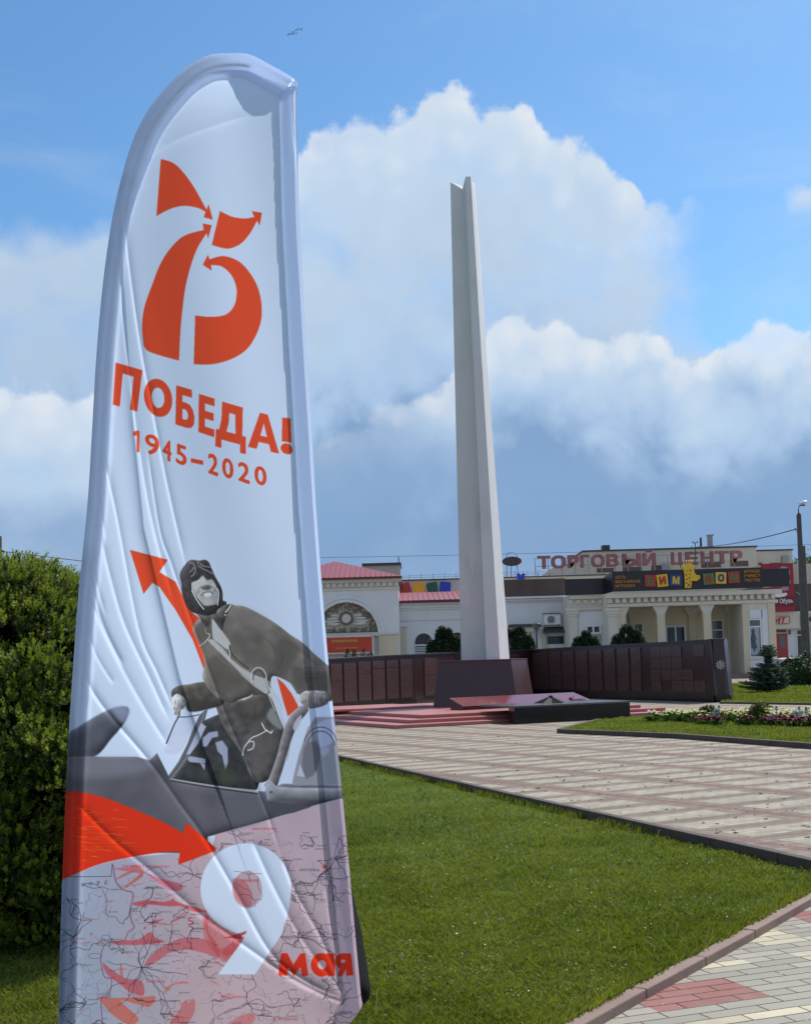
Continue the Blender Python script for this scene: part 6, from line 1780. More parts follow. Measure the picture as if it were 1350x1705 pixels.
for i in range(420):
    x, y = arng.uniform(95, 600), arng.uniform(1390, 1790)
    if x < 360 and y < 1455: continue
    a = arng.uniform(0, 6.28); L = arng.uniform(8, 26); line(wiggle((x,y), (x+math.cos(a)*L, y+math.sin(a)*L), 4, .18), INK, arng.choice((.4,.5,.6)), arng.uniform(.35, .6))
# frame of the legend
line(zm([(486,-10),(478,96),(110,100)]), INK, 1.0, .8, False)
# towns and roads
towns = []
for i in range(240):
    x = arng.uniform(98, 600); y = arng.uniform(1470, 1795)
    if x > 330 and y < 1440+.0: continue
    towns.append((x, y))
for i in range(70): towns.append((arng.uniform(365, 580), arng.uniform(1375, 1500)))
hubs = [(322,1457),(236,1610),(532,1458),(497,1561),(558,1690),(412,1671),(124,1560),(236,1611),(100,1682)]
towns += hubs
for i, t in enumerate(towns):
    ds = sorted(range(len(towns)), key=lambda j: (towns[j][0]-t[0])**2+(towns[j][1]-t[1])**2)
    for j in ds[1:arng.choice((3,3,4))]:
        if j > i or arng.random() < .3:
            q = wiggle(t, towns[j], 4, .13)
            line(q, INK, arng.choice((.6,.75,1.0)), arng.uniform(.6, .9))
for hx, hy in hubs:
    for _ in range(7):
        a = arng.uniform(0, 6.28); L = arng.uniform(30, 80); line(wiggle((hx,hy), (hx+math.cos(a)*L, hy+math.sin(a)*L), 4, .12), INK, .8, .75)
for i in range(60):          # rivers
    x, y = arng.uniform(95, 590), arng.uniform(1470, 1790); pts = [(x, y)]
    a = arng.uniform(0, 6.28)
    for _ in range(7): a += arng.uniform(-.9, .9); x += 6*math.cos(a); y += 6*math.sin(a); pts.append((x, y))
    line(pts, (92,96,130), .5, .55)
# place names, far too small to read: short dark strokes
for i, (x, y) in enumerate(towns):
    if arng.random() < .8:
        L = arng.uniform(8, 20); x += arng.uniform(2, 5); y += arng.uniform(-4, 4); k = 0
        while k < L:
            w = arng.uniform(.9, 1.7); hh = arng.uniform(1.0, 1.7)
            line([(x+k, y-hh/2), (x+k+w*.5, y+hh/2)], INK, .8, .7, False); k += w+.7
for x, y, L in ((205,1442,36),(244,1443,38),(400,1470,30),(245,1634,30),(420,1380,40),(372,1660,40),(458,1697,38)):
    k = 0
    while k < L: line([(x+k, y-1.8), (x+k+arng.uniform(-.6,1.2), y+1.8)], (196,62,66), 1.0, .65, False); k += arng.uniform(1.7, 2.6)
def word(txt, x, y, w, h, c, dil=0, al=.8, gap=.18, slant=0):
    n = len(txt); cw = w/n
    for i, ch in enumerate(txt):
        if ch == ' ': continue
        yy = y-slant*i*cw
        glyph(ch, [(x+i*cw,yy-h),(x+(i+1-gap)*cw,yy-h-slant*cw),(x+(i+1-gap)*cw,yy-slant*cw),(x+i*cw,yy)], c, dil, al)
word('МОРЕ', 136, 1477, 52, 6.5, INK, 0, .75, .62, .10)
word('МОСКВА', 499, 1450.5, 34, 4.2, INK, 0, .85)
word('ХАРЬКОВ', 563, 1688, 24, 4.6, INK, 0, .85)
glyph('5', zm([(1112,438),(1165,438),(1165,500),(1112,500)]), (178,50,62), 0, .8)
st5 = [(540+ (4.8 if i % 2 == 0 else 2)*math.sin(i*.6283), 1443.5-(4.8 if i % 2 == 0 else 2)*math.cos(i*.6283)) for i in range(10)]
poly(st5, (214,55,45))
for cx0, cy0, rx0, ry0 in ((159,1592,11,4.4),(176,1561,7,4),(174,1658,11,4)): 
    e0 = ell(cx0, cy0, rx0, ry0); line(list(map(tuple, np.vstack([e0, e0[:1]]))), (70,80,140), .9, .7, False)
ART[:] = np.where(MAPM[..., None] > 0, KEEP*(1-MAPM[..., None])+ART*MAPM[..., None], KEEP)
# -- the white 9
nine = [ell(409.5,1479.5,75.5,75.5,64)]
tail = zn([(722,220),(712,340),(680,470),(640,590),(540,735),(425,912),(115,912),(205,790),(330,620),(300,570),(200,560),(350,400),(500,200)])
for L in (nine[0], tail): poly(L, WHT)
hole = [(tuple(p)) for p in ell(412,1481,24.5,31)]
hm = poly_mask([hole], 3, 1)
m_, x0, y0, x1, y1 = hm
put_mask(m_, x0, y0, x1, y1, (194,172,182))
poly(Z([(240,120),(330,130),(380,190),(400,280),(390,350),(310,330),(250,250)], 5, 340, 1440), (198,80,84), .5, 2, True)
for a, b in (((390,1451),(436,1455)),((415,1449),(417,1470)),((398,1490),(434,1497)),((420,1490),(425,1510)),((430,1460),(434,1500)),((392,1470),(420,1489))): line(wiggle(a, b, 4, .1), INK, .7, .7)
k = 402
while k < 432: line([(k,1464.5),(k+.8,1468)], (198,55,55), 1.0, .7, False); k += 2.0
# the map shows again under the bowl of the 9
poly(zn([(5,375),(60,440),(150,510),(250,560),(330,600),(320,625),(230,740),(190,790),(120,740),(0,600)]), (205,88,90), .45, 2, True)
poly(zn([(150,610),(270,580),(355,548),(345,575),(310,590),(325,620),(240,610)]), (180,40,40), .75)
# -- мая
MAYA = (226,54,32)
poly(zn([(618,920),(640,735),(692,735),(742,832),(800,740),(842,735),(867,922),(815,926),(802,850),(746,928),(702,850),(690,922)]), MAYA)
poly(zn([tuple(p) for p in ell(978,832,90,98)]), MAYA, holes=[zn([tuple(p) for p in ell(982,832,36,38)])]) if False else None
am_ = poly_mask([[tuple(p) for p in zn([tuple(q) for q in ell(978,832,90,98)])]], 3, 1); put_mask(*am_, MAYA)
poly(zn([(1015,738),(1085,738),(1088,924),(1020,926)]), MAYA)
ah = poly_mask([zn([tuple(q) for q in ell(980,832,35,38)])], 3, 1); put_mask(*ah, (198,177,187))
poly(zn([tuple(q) for q in ell(1158,802,70,66)]), MAYA); poly(zn([(1165,738),(1222,738),(1242,920),(1182,922)]), MAYA); poly(zn([(1112,924),(1158,924),(1196,850),(1140,838)]), MAYA)
poly(zn([tuple(q) for q in ell(1156,802,19,15)]), (198,177,187)); poly(zn([(1185,862),(1180,922),(1150,924)]), (196,177,187))

# -- the aeroplane, the pilot and the arrows
def shade_poly(pts, c0, dark=None, soft=1, smooth=True, alpha=1.0, tex=.04, scale=6, relief=.55):
    q = poly_mask([catmull(pts) if smooth else pts], 3, soft)
    if not q: return
    m_, x0, y0, x1, y1 = q
    n = nrg.random(m_.shape).astype(np.float32)
    n = blur1(blur1(n, scale), scale); n = (n-n.mean())/(n.std()+1e-6)
    f = nrg.random(m_.shape).astype(np.float32)-.5
    base = np.asarray(c0, np.float32)/255
    c = base[None, None]*(1+n[..., None]*tex+f[..., None]*.05)
    if relief:                           # rounded tones of the printed photograph
        for r_, k_ in ((5, .55), (16, 1.0)):
            mb_ = blur1(blur1(np.pad(m_, 40), r_), r_); sh_ = max(2, r_//2)
            lt = (np.roll(mb_, (-sh_, -sh_), (0, 1))-np.roll(mb_, (sh_, sh_), (0, 1)))[40:-40, 40:-40]
            c = c*(1+relief*k_*lt[..., None])
    a = (m_*alpha)[..., None]
    ART[y0:y1, x0:x1] = ART[y0:y1, x0:x1]*(1-a)+np.clip(c, 0, 1)*a
# propeller blade
shade_poly(z2([(30,985),(38,890),(75,862),(120,832),(200,788),(262,770),(294,775),(296,800),(272,850),(225,905),(150,985)]), (91,94,105), soft=2, scale=20, tex=.06)
poly(z2([(225,782),(275,768),(300,780),(296,810),(268,842)]), (166,172,204), .75, 5, True)
# fuselage
shade_poly([(95,1261),(127,1259.5),(200,1260),(228,1260),(250,1266),(262,1254),(285,1300),(440,1318),(470,1305),(600,1308),(600,1322),(572,1328),(516,1343),(443,1366),(346,1393),(346,1420),(95,1420)], (98,97,106), soft=1, smooth=False, tex=.05, scale=22)
poly(z2([(40,1000),(300,1000),(400,1040),(200,1080),(40,1070)]), (152,152,166), .55, 14, True)
poly(z2([(380,1060),(560,1150),(640,1300),(560,1290),(420,1170)]), (108,108,116), .6, 14, True)
poly(z2([(890,1178),(1090,1202),(1010,1228),(895,1252)]), (82,84,91), 1, 1)
poly(z2([(700,1140),(880,1170),(890,1250),(760,1290),(700,1240)]), (103,105,112), .7, 8, True)
# diagonal red arrow behind the pilot
poly(z2([(303,92),(467,135),(430,188),(500,230),(530,290),(578,368),(612,392),(590,420),(606,500),(640,560),(622,606),(575,482),(500,352),(430,252),(400,235),(362,283)]), RED)
poly(z2([(938,645),(968,670),(1002,715),(1032,772),(985,812),(962,735)]), RED)
# cockpit interior
shade_poly(z7([(15,1505),(60,1420),(110,1330),(170,1230),(215,1130),(330,1080),(420,1150),(500,1330),(590,1520),(572,1572),(300,1545)]), (63,65,67), smooth=False, scale=8, tex=.08)
for pts in ([(225,1235),(262,1200),(320,1190),(325,1225),(285,1235),(250,1290),(225,1290)], [(305,1265),(350,1250),(385,1300),(385,1400),(370,1445),(350,1350),(320,1320)], [(100,1345),(190,1360),(245,1370),(240,1400),(140,1390)], [(205,1395),(240,1405),(235,1445)]):
    poly(z7(pts), (176,185,209), .9, 1)
poly(z7([(330,1420),(420,1440),(430,1530),(350,1540)]), (70,82,66), .6, 6, True)
# pilot: trousers, jacket, arms
shade_poly(z7([(300,960),(430,1000),(560,955),(640,950),(690,1030),(720,1110),(745,1175),(735,1270),(700,1380),(650,1500),(570,1520),(520,1450),(480,1340),(400,1230),(340,1120)]), (96,93,91), scale=7, tex=.07)
poly(z7([(430,1010),(540,1000),(640,970),(650,1060),(560,1120),(450,1090)]), (82,77,75), .8, 5, True)
poly(z7([(480,1010),(600,985),(605,1060),(520,1080)]), (112,105,96), .55, 5, True)
poly(z7([(560,1240),(700,1200),(690,1340),(600,1440),(520,1400)]), (108,103,103), .6, 8, True)
shade_poly(z7([(22,935),(60,902),(140,888),(240,875),(340,920),(360,1010),(270,1045),(140,1065),(112,1000),(62,962),(30,975)]), (91,87,82), scale=7, tex=.08)
poly(z7([(120,985),(300,1000),(280,1040),(140,1062)]), (68,65,61), .75, 4, True)
shade_poly(z7([(160,525),(205,460),(280,425),(380,378),(430,378),(500,390),(600,440),(700,500),(790,570),(870,622),(940,690),(1010,750),(1050,800),(1060,980),(1010,990),(850,955),(818,925),(785,880),(700,838),(665,850),(650,950),(560,958),(470,985),(400,1010),(300,960),(240,885),(222,830),(238,760),(212,650),(190,600)]), (125,119,112), scale=12, tex=.07)
for pts, c, al, sf in (([(690,640),(760,590),(850,640),(800,760),(720,810),(690,760)], (96,91,87), .8, 8), ([(800,770),(900,800),(1040,820),(1050,930),(900,930),(815,900)], (98,93,89), .85, 6),
                       ([(500,650),(640,690),(690,780),(600,780),(480,740)], (105,101,96), .6, 10), ([(240,760),(330,700),(420,800),(480,900),(420,960),(300,900)], (103,97,90), .7, 8),
                       ([(420,400),(560,430),(680,520),(600,540),(450,470)], (145,139,133), .6, 10), ([(170,530),(260,470),(290,560),(220,620)], (108,102,94), .8, 5), ([(420,560),(520,590),(470,660),(400,620)], (103,98,93), .5, 8)):
    poly(z7(pts), c, al, sf, True)
for pts in ([(715,640),(740,720),(700,810)], [(760,600),(880,690),(960,760)], [(800,800),(900,780),(1000,790)], [(820,850),(930,850),(1020,840)], [(240,880),(330,940),(420,990)], [(560,560),(660,620),(700,700)]):
    line(z7(pts), (73,69,66), 1.4, .7, soft=2, taper=True)
for pts in ([(300,690),(380,760)], [(850,700),(950,780),(1010,800)], [(600,470),(720,560)]): line(z7(pts), (154,148,142), 1.6, .5, soft=3)
for i in range(9):                       # belt and pocket creases
    x = arng.uniform(430, 640); y = arng.uniform(1000, 1180); line(z7([(x,y),(x+arng.uniform(-30,40),y+arng.uniform(20,70))]), (61,59,58), 1.2, .6, soft=1)
poly(z7([(470,985),(512,972),(552,948),(540,968),(490,992)]), (225,220,209), .95, 1)
# straps
poly(z7([(283,470),(298,463),(318,505),(360,560),(397,612),(400,640),(380,662),(325,622),(290,585)]), (204,204,202), 1, 1, True)
poly(z7([(250,598),(292,600),(352,655),(412,730),(480,785),(545,822),(622,852),(652,935),(630,952),(560,905),(480,835),(430,778),(350,700),(280,632)]), (200,199,196), 1, 1)
line(z7([(395,640),(420,705),(520,790)]), (66,63,63), 2.0, .9); line(z7([(330,680),(440,790),(560,890)]), (145,142,139), 1.2, .7)
line(z7([(385,640),(400,690),(388,735)]), (225,225,222), 1.4, 1)
line(z7([(540,880),(538,820),(565,785),(600,785),(630,820),(642,885),(690,980)]), (225,224,220), 1.6, 1); line(z7([(548,860),(556,815),(590,800),(618,830)]), (75,73,70), 1.6, .9)
for a in ([(625,850),(668,960),(705,1070),(745,1165)], [(650,870),(690,970),(725,1070),(760,1170)], [(640,940),(690,1060)], [(700,960),(738,1050)]): line(z7(a), (209,207,204), 1.7, .95)
poly(z7([(668,1040),(705,1090),(738,1160),(720,1180),(640,1110)]), (166,175,170), .7, 3, True)
line(z7([(605,1140),(625,1180),(665,1205),(672,1188)]), (236,236,235), 2.0, 1, False); line(z7([(640,1185),(585,1215),(540,1235),(505,1275)]), (232,232,232), 1.8, 1)
line(z7([(482,1345),(490,1300),(520,1262),(552,1262),(548,1300),(515,1315)]), (209,211,217), 2.2, 1)
line(z7([(205,640),(235,620),(270,575),(255,560)]), (220,217,213), 1.5, 1); line(z7([(238,530),(246,560)]), (190,175,150), 1.4, .9)
# hands
shade_poly(z7([(25,980),(58,950),(100,972),(120,1008),(96,1048),(64,1085),(42,1082),(30,1030)]), (194,193,194), scale=3, tex=.08)
for a in ([(50,990),(42,1040),(48,1080)], [(70,990),(62,1050)], [(95,1000),(80,1050)]): line(z7(a), (133,131,131), 1.0, .7)
poly(z7([(62,1055),(110,1052),(105,1072),(70,1078)]), (240,240,240), .9, 1)
shade_poly(z7([(850,965),(880,935),(930,930),(1000,932),(1030,950),(1030,1010),(960,1040),(900,1042),(858,1008)]), (163,157,154), scale=4, tex=.08)
for x in (895, 930, 965, 995): line(z7([(x,945),(x-6,985),(x,1020)]), (108,103,101), 1.2, .8)
poly(z7([(852,965),(880,940),(892,960),(880,985)]), (194,189,187), .8, 2, True)
# left windscreen and canopy frame
poly(z7([(-20,1300),(60,1125),(100,1100),(190,1092),(160,1180),(95,1310),(40,1345),(-20,1330)]), (209,217,240), .9, 2)
line(z7([(-10,1270),(40,1150),(70,1095),(75,1060)]), (87,87,96), 2.6, .95); line(z7([(60,1100),(130,1098),(200,1085)]), (110,110,117), 2.2, .9)
poly(z7([(205,1085),(258,1042),(240,1110),(165,1290),(112,1400),(32,1505),(-5,1492),(70,1385),(125,1275),(165,1170)]), (101,103,110), 1, 1)
line(z7([(235,1075),(150,1290),(100,1390),(20,1495)]), (154,156,166), 1.4, .8)
poly(z7([(215,1138),(246,1160),(195,1270),(142,1342),(118,1340),(160,1250)]), (194,202,226), .9, 1)
line(z7([(20,1500),(200,1530),(400,1560),(578,1582)]), (166,169,174), 2.6, .95); line(z7([(20,1510),(200,1542),(400,1572),(575,1595)]), (57,59,63), 2.4, .9)
# right canopy
poly(z7([(950,1100),(1100,1100),(1130,1540),(800,1535),(842,1350),(900,1180)]), (154,156,166), .95, 2)
poly(z7([(945,1160),(1060,1110),(1080,1240),(980,1300),(960,1240)]), (194,200,228), .85, 3, True)
poly(z7([(880,1290),(960,1260),(980,1360),(940,1470),(870,1480)]), (117,115,126), .85, 3, True)
for r0 in (95, 118): line([tuple(p) for p in ell(280+985/3.875, 910+1300/3.875, r0/3.875*.95, r0/3.875*1.15, 40)[22:40]], (103,103,117), 2.0, .9, False)
poly(z7([(985,1310),(1030,1290),(1035,1330),(1000,1355)]), (187,189,209), .8, 2, True)
poly(z7([(850,1400),(885,1490),(830,1478)]), (204,211,232), .9, 1); line(z7([(905,1160),(850,1340),(808,1525),(900,1532)]), (174,172,183), 1.0, .9)
shade_poly(z7([(862,1028),(800,1075),(768,1130),(740,1200),(705,1345),(655,1490),(622,1545),(690,1560),(725,1480),(765,1350),(805,1220),(850,1130),(905,1055)]), (126,123,126), soft=1, scale=6)
poly(z7([(862,1090),(850,1150),(820,1190),(806,1160),(835,1105)]), (202,207,226), .9, 1, True)
line(z7([(850,1045),(775,1130),(735,1230),(700,1360),(650,1500)]), (168,164,166), 1.6, .7); line(z7([(790,1260),(775,1340),(765,1380)]), (176,176,189), 1.6, .7)
shade_poly(z7([(625,1545),(660,1508),(700,1548),(800,1556),(1130,1560),(1130,1625),(860,1640),(640,1640)]), (142,146,154), smooth=False, scale=10)
line(z7([(660,1512),(700,1552),(800,1562),(1110,1566)]), (182,185,191), 1.6, .8); poly(z7([(655,1578),(675,1578),(675,1592),(655,1592)]), (87,89,94), .9, 1)
# head
shade_poly(zh([(430,1010),(520,1050),(760,1020),(830,940),(900,880),(940,880),(1035,885),(1010,940),(960,1010),(900,1180),(870,1300),(780,1190),(700,1110),(640,1240),(560,1180),(500,1080)]), (94,90,87), scale=5, tex=.1)
shade_poly(zh([(190,430),(205,345),(260,265),(310,200),(380,165),(490,178),(590,165),(650,198),(690,280),(740,400),(800,510),(850,600),(875,700),(880,812),(930,835),(930,885),(800,965),(760,1025),(600,1060),(430,1020),(330,955),(280,870),(240,760),(220,650),(212,540)]), (73,70,72), scale=5, tex=.08)
shade_poly(zh([(382,525),(450,505),(500,470),(545,418),(600,455),(700,480),(745,530),(788,630),(800,760),(782,868),(690,895),(590,900),(520,835),(440,735),(385,650)]), (189,188,187), scale=5, tex=.03, relief=.2)
poly(zh([(420,560),(480,520),(540,560),(520,640),(440,660)]), (211,210,209), .8, 4, True); poly(zh([(690,540),(740,560),(770,640),(700,620)]), (215,215,215), .8, 4, True)
poly(zh([(385,525),(430,495),(500,470),(545,418),(520,392),(430,420),(380,470)]), (66,62,61), .95, 2, True)
poly(zh([(588,440),(640,415),(705,425),(728,470),(690,470),(640,492),(605,475)]), (68,65,63), .95, 2, True)
poly(zh([(528,618),(560,585),(600,570),(675,578),(690,612),(660,645),(600,650),(560,636)]), (91,87,84), .9, 2, True)
poly(zh([(545,430),(590,470),(610,560),(560,590),(535,520)]), (217,216,214), .75, 4, True)
line(zh([(482,700),(498,625),(530,590)]), (126,121,119), 1.2, .85); line(zh([(690,585),(735,620),(768,655),(735,668)]), (112,108,105), 1.3, .85)
line(zh([(532,740),(580,692),(650,680),(705,690),(722,712)]), (87,82,80), 1.5, .95); poly(zh([(585,702),(690,694),(690,740),(640,760),(590,750)]), (235,234,232), .9, 2, True)
line(zh([(590,770),(640,780),(695,765)]), (168,164,162), 1.0, .7); poly(zh([(560,830),(640,800),(720,830),(690,885),(590,890)]), (204,203,202), .6, 5, True)
line(zh([(384,660),(450,785),(520,890),(575,958)]), (240,240,240), 1.8, .95); line(zh([(790,625),(812,690),(808,790),(795,890)]), (240,240,240), 1.7, .95)
for a in ([(350,210),(400,222),(418,262),(395,320),(350,362)], [(440,285),(436,350),(405,410),(370,432)], [(522,225),(560,262),(620,275),(690,285)], [(498,262),(560,310),(640,345),(712,388)], [(490,190),(480,230)]):
    line(zh(a), (189,183,172), 1.5, .85, soft=1)
for a in ([(235,420),(240,340)], [(860,700),(855,780)], [(300,700),(330,860)]): line(zh(a), (117,113,112), 1.6, .5, soft=3)
line(zh([(925,1005),(965,960),(1010,895)]), (240,240,240), 2.4, .95); poly(zh([(905,1040),(930,1040),(930,1062),(905,1062)]), (235,232,228), .9, 1, True); line(zh([(790,1010),(860,930),(925,895)]), (152,145,140), 2.2, .7, soft=2)
# -- the broad red arrow with its sparks
BR_ = spl(z5([(-40,185),(60,188),(190,198),(400,250),(600,330),(850,440),(1030,540),(1040,468),(1066,458),(1300,662),(1290,686),(985,800),(1000,690),(850,695),(600,735),(330,795),(120,880),(25,920),(-40,950)]), [0,6,7,8,9,10,11,12,17,18])
poly(BR_, (228,56,28))
for i in range(58):
    x = arng.uniform(40, 520); y = arng.uniform(240, 760); L = arng.uniform(60, 260)*(1-.3*x/700)
    sl0 = -.9+(y-240)/520*1.15; pts = [(x+L*t, y+L*t*sl0*(.75-.45*t)+L*.10*t*t) for t in (0,.25,.5,.75,1)]
    top_y = 200+max(0, (pts[-1][0]-190))*.46
    if min(p[1] for p in pts) < top_y-10 or max(p[1] for p in pts) > 900-pts[-1][0]*.26: continue
    line(z5(pts), arng.choice(((240,150,52),(245,190,80),(236,118,48))), arng.choice((.5,.6,.8)), arng.uniform(.5, .95), taper=True)
line(z2([(95,1000),(94,1150)]), (70,66,74), .5, .7)

img = bpy.data.images.new('flag_print', TWd, THt, alpha=False)
buf = np.ones((THt, TWd, 4), np.float32); buf[..., :3] = np.clip(ART, 0, 1)[::-1]
img.pixels.foreach_set(buf.ravel()); img.update(); img.pack()

def flag_mat(name, use_img, tr=.46, tint=(1,1,1)):
    m = bpy.data.materials.new(name); m.use_nodes = True
    k = NT(m.node_tree); b = m.node_tree.nodes['Principled BSDF']
    if use_img:
        ti = k.n.new('ShaderNodeTexImage'); ti.image = img; ti.interpolation = 'Cubic'; ti.extension = 'EXTEND'
        uv = k.n.new('ShaderNodeUVMap'); k.l.new(uv.outputs[0], ti.inputs[0]); c = ti.outputs[0]
    else: c = k.mix(.0, (.80,.84,.92), (.80,.84,.92))
    k.l.new(c, b.inputs['Base Color']); b.inputs['Roughness'].default_value = .42
    b.inputs['Specular IOR Level'].default_value = .45; b.inputs['Sheen Weight'].default_value = .15
    g = k.n.new('ShaderNodeTexCoord').outputs['Object']
    h = k.noise(k.vm('MULTIPLY', g, (1, 1, 2.2)), 900, 2, .5)
    k.l.new(k.bump(h, .06, .001), b.inputs['Normal'])
    t = k.n.new('ShaderNodeBsdfTranslucent'); k.l.new(k.mix(1.0, c, (*tint, 1), 'MULTIPLY'), t.inputs[0])
    mx = k.n.new('ShaderNodeMixShader'); mx.inputs[0].default_value = tr
    k.l.new(b.outputs[0], mx.inputs[1]); k.l.new(t.outputs[0], mx.inputs[2])
    k.l.new(mx.outputs[0], m.node_tree.nodes['Material Output'].inputs[0])
    return m
M['flag_print'] = flag_mat('flag_print', True, .74, (1,1,1)); M['flag_cloth'] = flag_mat('flag_cloth', False, .6, (.9,.95,1.0))

# 2. the cloth: rows from the pole edge (left) to the free edge (right)
ROWS = [((92,1790),(583,1704)),((95.5,1722),(602,1676)),((98,1680),(600.5,1652)),((101,1560),(590,1540)),((106.5,1400),(577,1395)),((113,1260),(563,1255)),((121.5,1120),(548,1115)),
        ((132,980),(536,975)),((146,840),(526,838)),((153.5,720),(519,718)),((161,590),(511,588)),((172,470),(504.5,470)),((187,365),(499,370)),((204,290),(497,300)),((223,230),(496,240)),
        ((246,185),(494.5,195)),((273,149),(494,174)),((305,116),(494.5,160)),((338,96),(495,151)),((361,89.5),(495.5,147)),((385,88.5),(495.5,144)),((405,89),(495.5,141.5)),((424,94),(495,139)),((449,107),(494,137)),((470,118.5),(492.5,135)),((484,127),(491,133.5))]
LV = catmull([a for a, b in ROWS], 40, False); RV = catmull([b for a, b in ROWS], 40, False)
cum = np.concatenate([[0], np.cumsum(np.hypot(*np.diff((LV+RV)/2, axis=0).T)+.35*np.hypot(*np.diff(LV, axis=0).T))]); cum /= cum[-1]
NV, NU = 900, 280
vv = np.linspace(0, 1, NV); uu = np.linspace(0, 1, NU)
Lp = np.stack([np.interp(vv, cum, LV[:, i]) for i in (0, 1)], 1); Rp = np.stack([np.interp(vv, cum, RV[:, i]) for i in (0, 1)], 1)
PXG = Lp[:, None]*(1-uu)[None, :, None]+Rp[:, None]*uu[None, :, None]
def dist_poly(G_, P):
    d = np.full(G_.shape[:2], 1e9); side = np.zeros(G_.shape[:2])
    for a, b in zip(P[:-1], P[1:]):
        e = b-a; t = np.clip(((G_[...,0]-a[0])*e[0]+(G_[...,1]-a[1])*e[1])/max(1e-9, e@e), 0, 1)
        dx, dy = G_[...,0]-a[0]-t*e[0], G_[...,1]-a[1]-t*e[1]; q = np.hypot(dx, dy)
        k = q < d; d = np.where(k, q, d); side = np.where(k, np.sign(e[0]*dy-e[1]*dx), side)
    return d, side
dL, _ = dist_poly(PXG, LV[::12]); dR, _ = dist_poly(PXG, RV[:660:12])
sf = np.clip((1790-PXG[...,1])/1700, 0, 1)
Yg_ = (3.10+.15*sf)*(1-uu)[None]+(3.10+.34*sf**1.2)*uu[None]
mm = Yg_/FPX                                             # metres per photo unit there
disp = np.zeros_like(Yg_)
SW = 14.0                                                # the pole pocket: a half round bulge
disp += np.where(dL < 2*SW, .5*(1+np.cos(np.pi*(dL-SW)/SW))*SW*.5, 0)*mm
disp += -.003*np.exp(-((dL-2*SW-2)/4)**2)*np.clip((.86-sf)*8, 0, 1)
def crease(pts, w, amp, side=0.0, fade=(.08, .12)):
    """a ridge of the cloth along pts: w units wide, amp metres high; side > 0 makes the right flank longer"""
    global disp
    P = catmull(pts, 6, False) if len(pts) > 2 else np.asarray(pts, float)
    d, s = dist_poly(PXG, P)
    a, b = P[0], P[-1]; e = b-a; t = ((PXG[...,0]-a[0])*e[0]+(PXG[...,1]-a[1])*e[1])/(e@e)
    f = np.clip((t+.02)/max(.001, fade[0]), 0, 1)*np.clip((1.02-t)/max(.001, fade[1]), 0, 1); f = f*f*(3-2*f)
    ww = w*.78*(1-(.3+.6*side)*s)
    disp = disp+amp*.48*f*np.exp(-np.abs(d/ww)**1.15)
# long soft folds running down from the pole, then the tight ones towards the held corner
crease([(205,330),(213,420),(232,560),(258,700),(284,830),(312,950)], 5, .007, .3)
crease([(196,400),(205,520),(226,700),(252,860),(292,1010)], 9, .008, .5)
crease([(175,770),(195,860),(231,1046),(262,1120),(290,1185)], 5, .008, .4)
crease([(170,900),(184,960),(208,1040),(250,1130),(282,1200)], 6, .008, .3)
crease([(246,750),(266,880),(286,940),(310,1010),(368,1170),(410,1270),(447,1362),(470,1430)], 3.6, .006, .2)
crease([(470,1430),(494,1490),(533,1560),(573,1652)], 5, .009, .2)
crease([(150,1000),(190,1085),(236,1170),(282,1245)], 7, .007, .3)
crease([(138,1120),(170,1175),(246,1265),(300,1340),(337,1391),(395,1490),(453,1590),(520,1640),(578,1664)], 5.5, .010, .3)
crease([(120,1330),(190,1400),(250,1450),(330,1520),(400,1570),(480,1625),(560,1668)], 6, .010, .25)
crease([(420,1400),(452,1470),(500,1560),(560,1640),(585,1664)], 7, .009, .2)
crease([(560,1380),(566,1480),(577,1580),(592,1660)], 6, .006, .2)
crease([(540,1470),(556,1560),(580,1640),(592,1664)], 5, .006, .1)
crease([(440,1600),(500,1640),(575,1672)], 4, .006, .1)
crease([(158,800),(168,850),(178,905)], 3, .005, .1, (.3,.3)); crease([(152,930),(165,985),(178,1030)], 3, .005, .1, (.3,.3))
crease([(150,960),(172,1040),(206,1110)], 4, .006, .2); crease([(143,1040),(160,1090),(190,1140)], 4, .005, .2)
# soft puckers under the curved top and at its tip
crease([(250,260),(290,235),(340,215),(420,190)], 12, .004, .3, (.2,.2))
crease([(486,140),(485,170),(487,210),(490,260)], 3, .006, .0, (.05,.3)); crease([(474,146),(470,200),(472,290)], 4, .004, .2, (.1,.3))
crease([(492,140),(492,200),(494,300)], 3, .005, .0, (.05,.3))
# broad belly of the cloth
ux = uu[None]*np.ones((NV, 1))
disp += .016*np.sin(np.pi*ux)**1.3*np.clip(sf*3, 0, 1)*np.sin(sf*5.2+.6)
disp += .009*np.sin(ux*7.5+sf*9)*np.sin(np.pi*ux)*np.clip(sf*2, 0, 1)*(1-.4*sf)
dband, sband = dist_poly(PXG, np.array([(200,330),(206,470),(222,700),(240,880),(300,1130),(345,1260)], float))
disp += .010*np.where(sband*1.0 < 0, 0, 1)*(1-np.exp(-dband/9.))*np.exp(-dband/70.)  # raised step added to imitate the shadow band beside the pole
disp += -.006*np.exp(-((dR-29)/3.0)**2)*np.clip((sf-.05)*8, 0, 1)      # seam of the right hem
RX = np.array(CAMR)
ray_c = np.stack([(PXG[...,0]-CX)/FPX, -(PXG[...,1]-PY)/FPX, -np.ones_like(PXG[...,0])], -1)
ray_w = ray_c @ RX.T
def cloth_points(extra=0.0):
    Yt = Yg_-disp+extra
    return np.array(EYEP)+ray_w*(Yt/ray_w[...,1])[...,None]
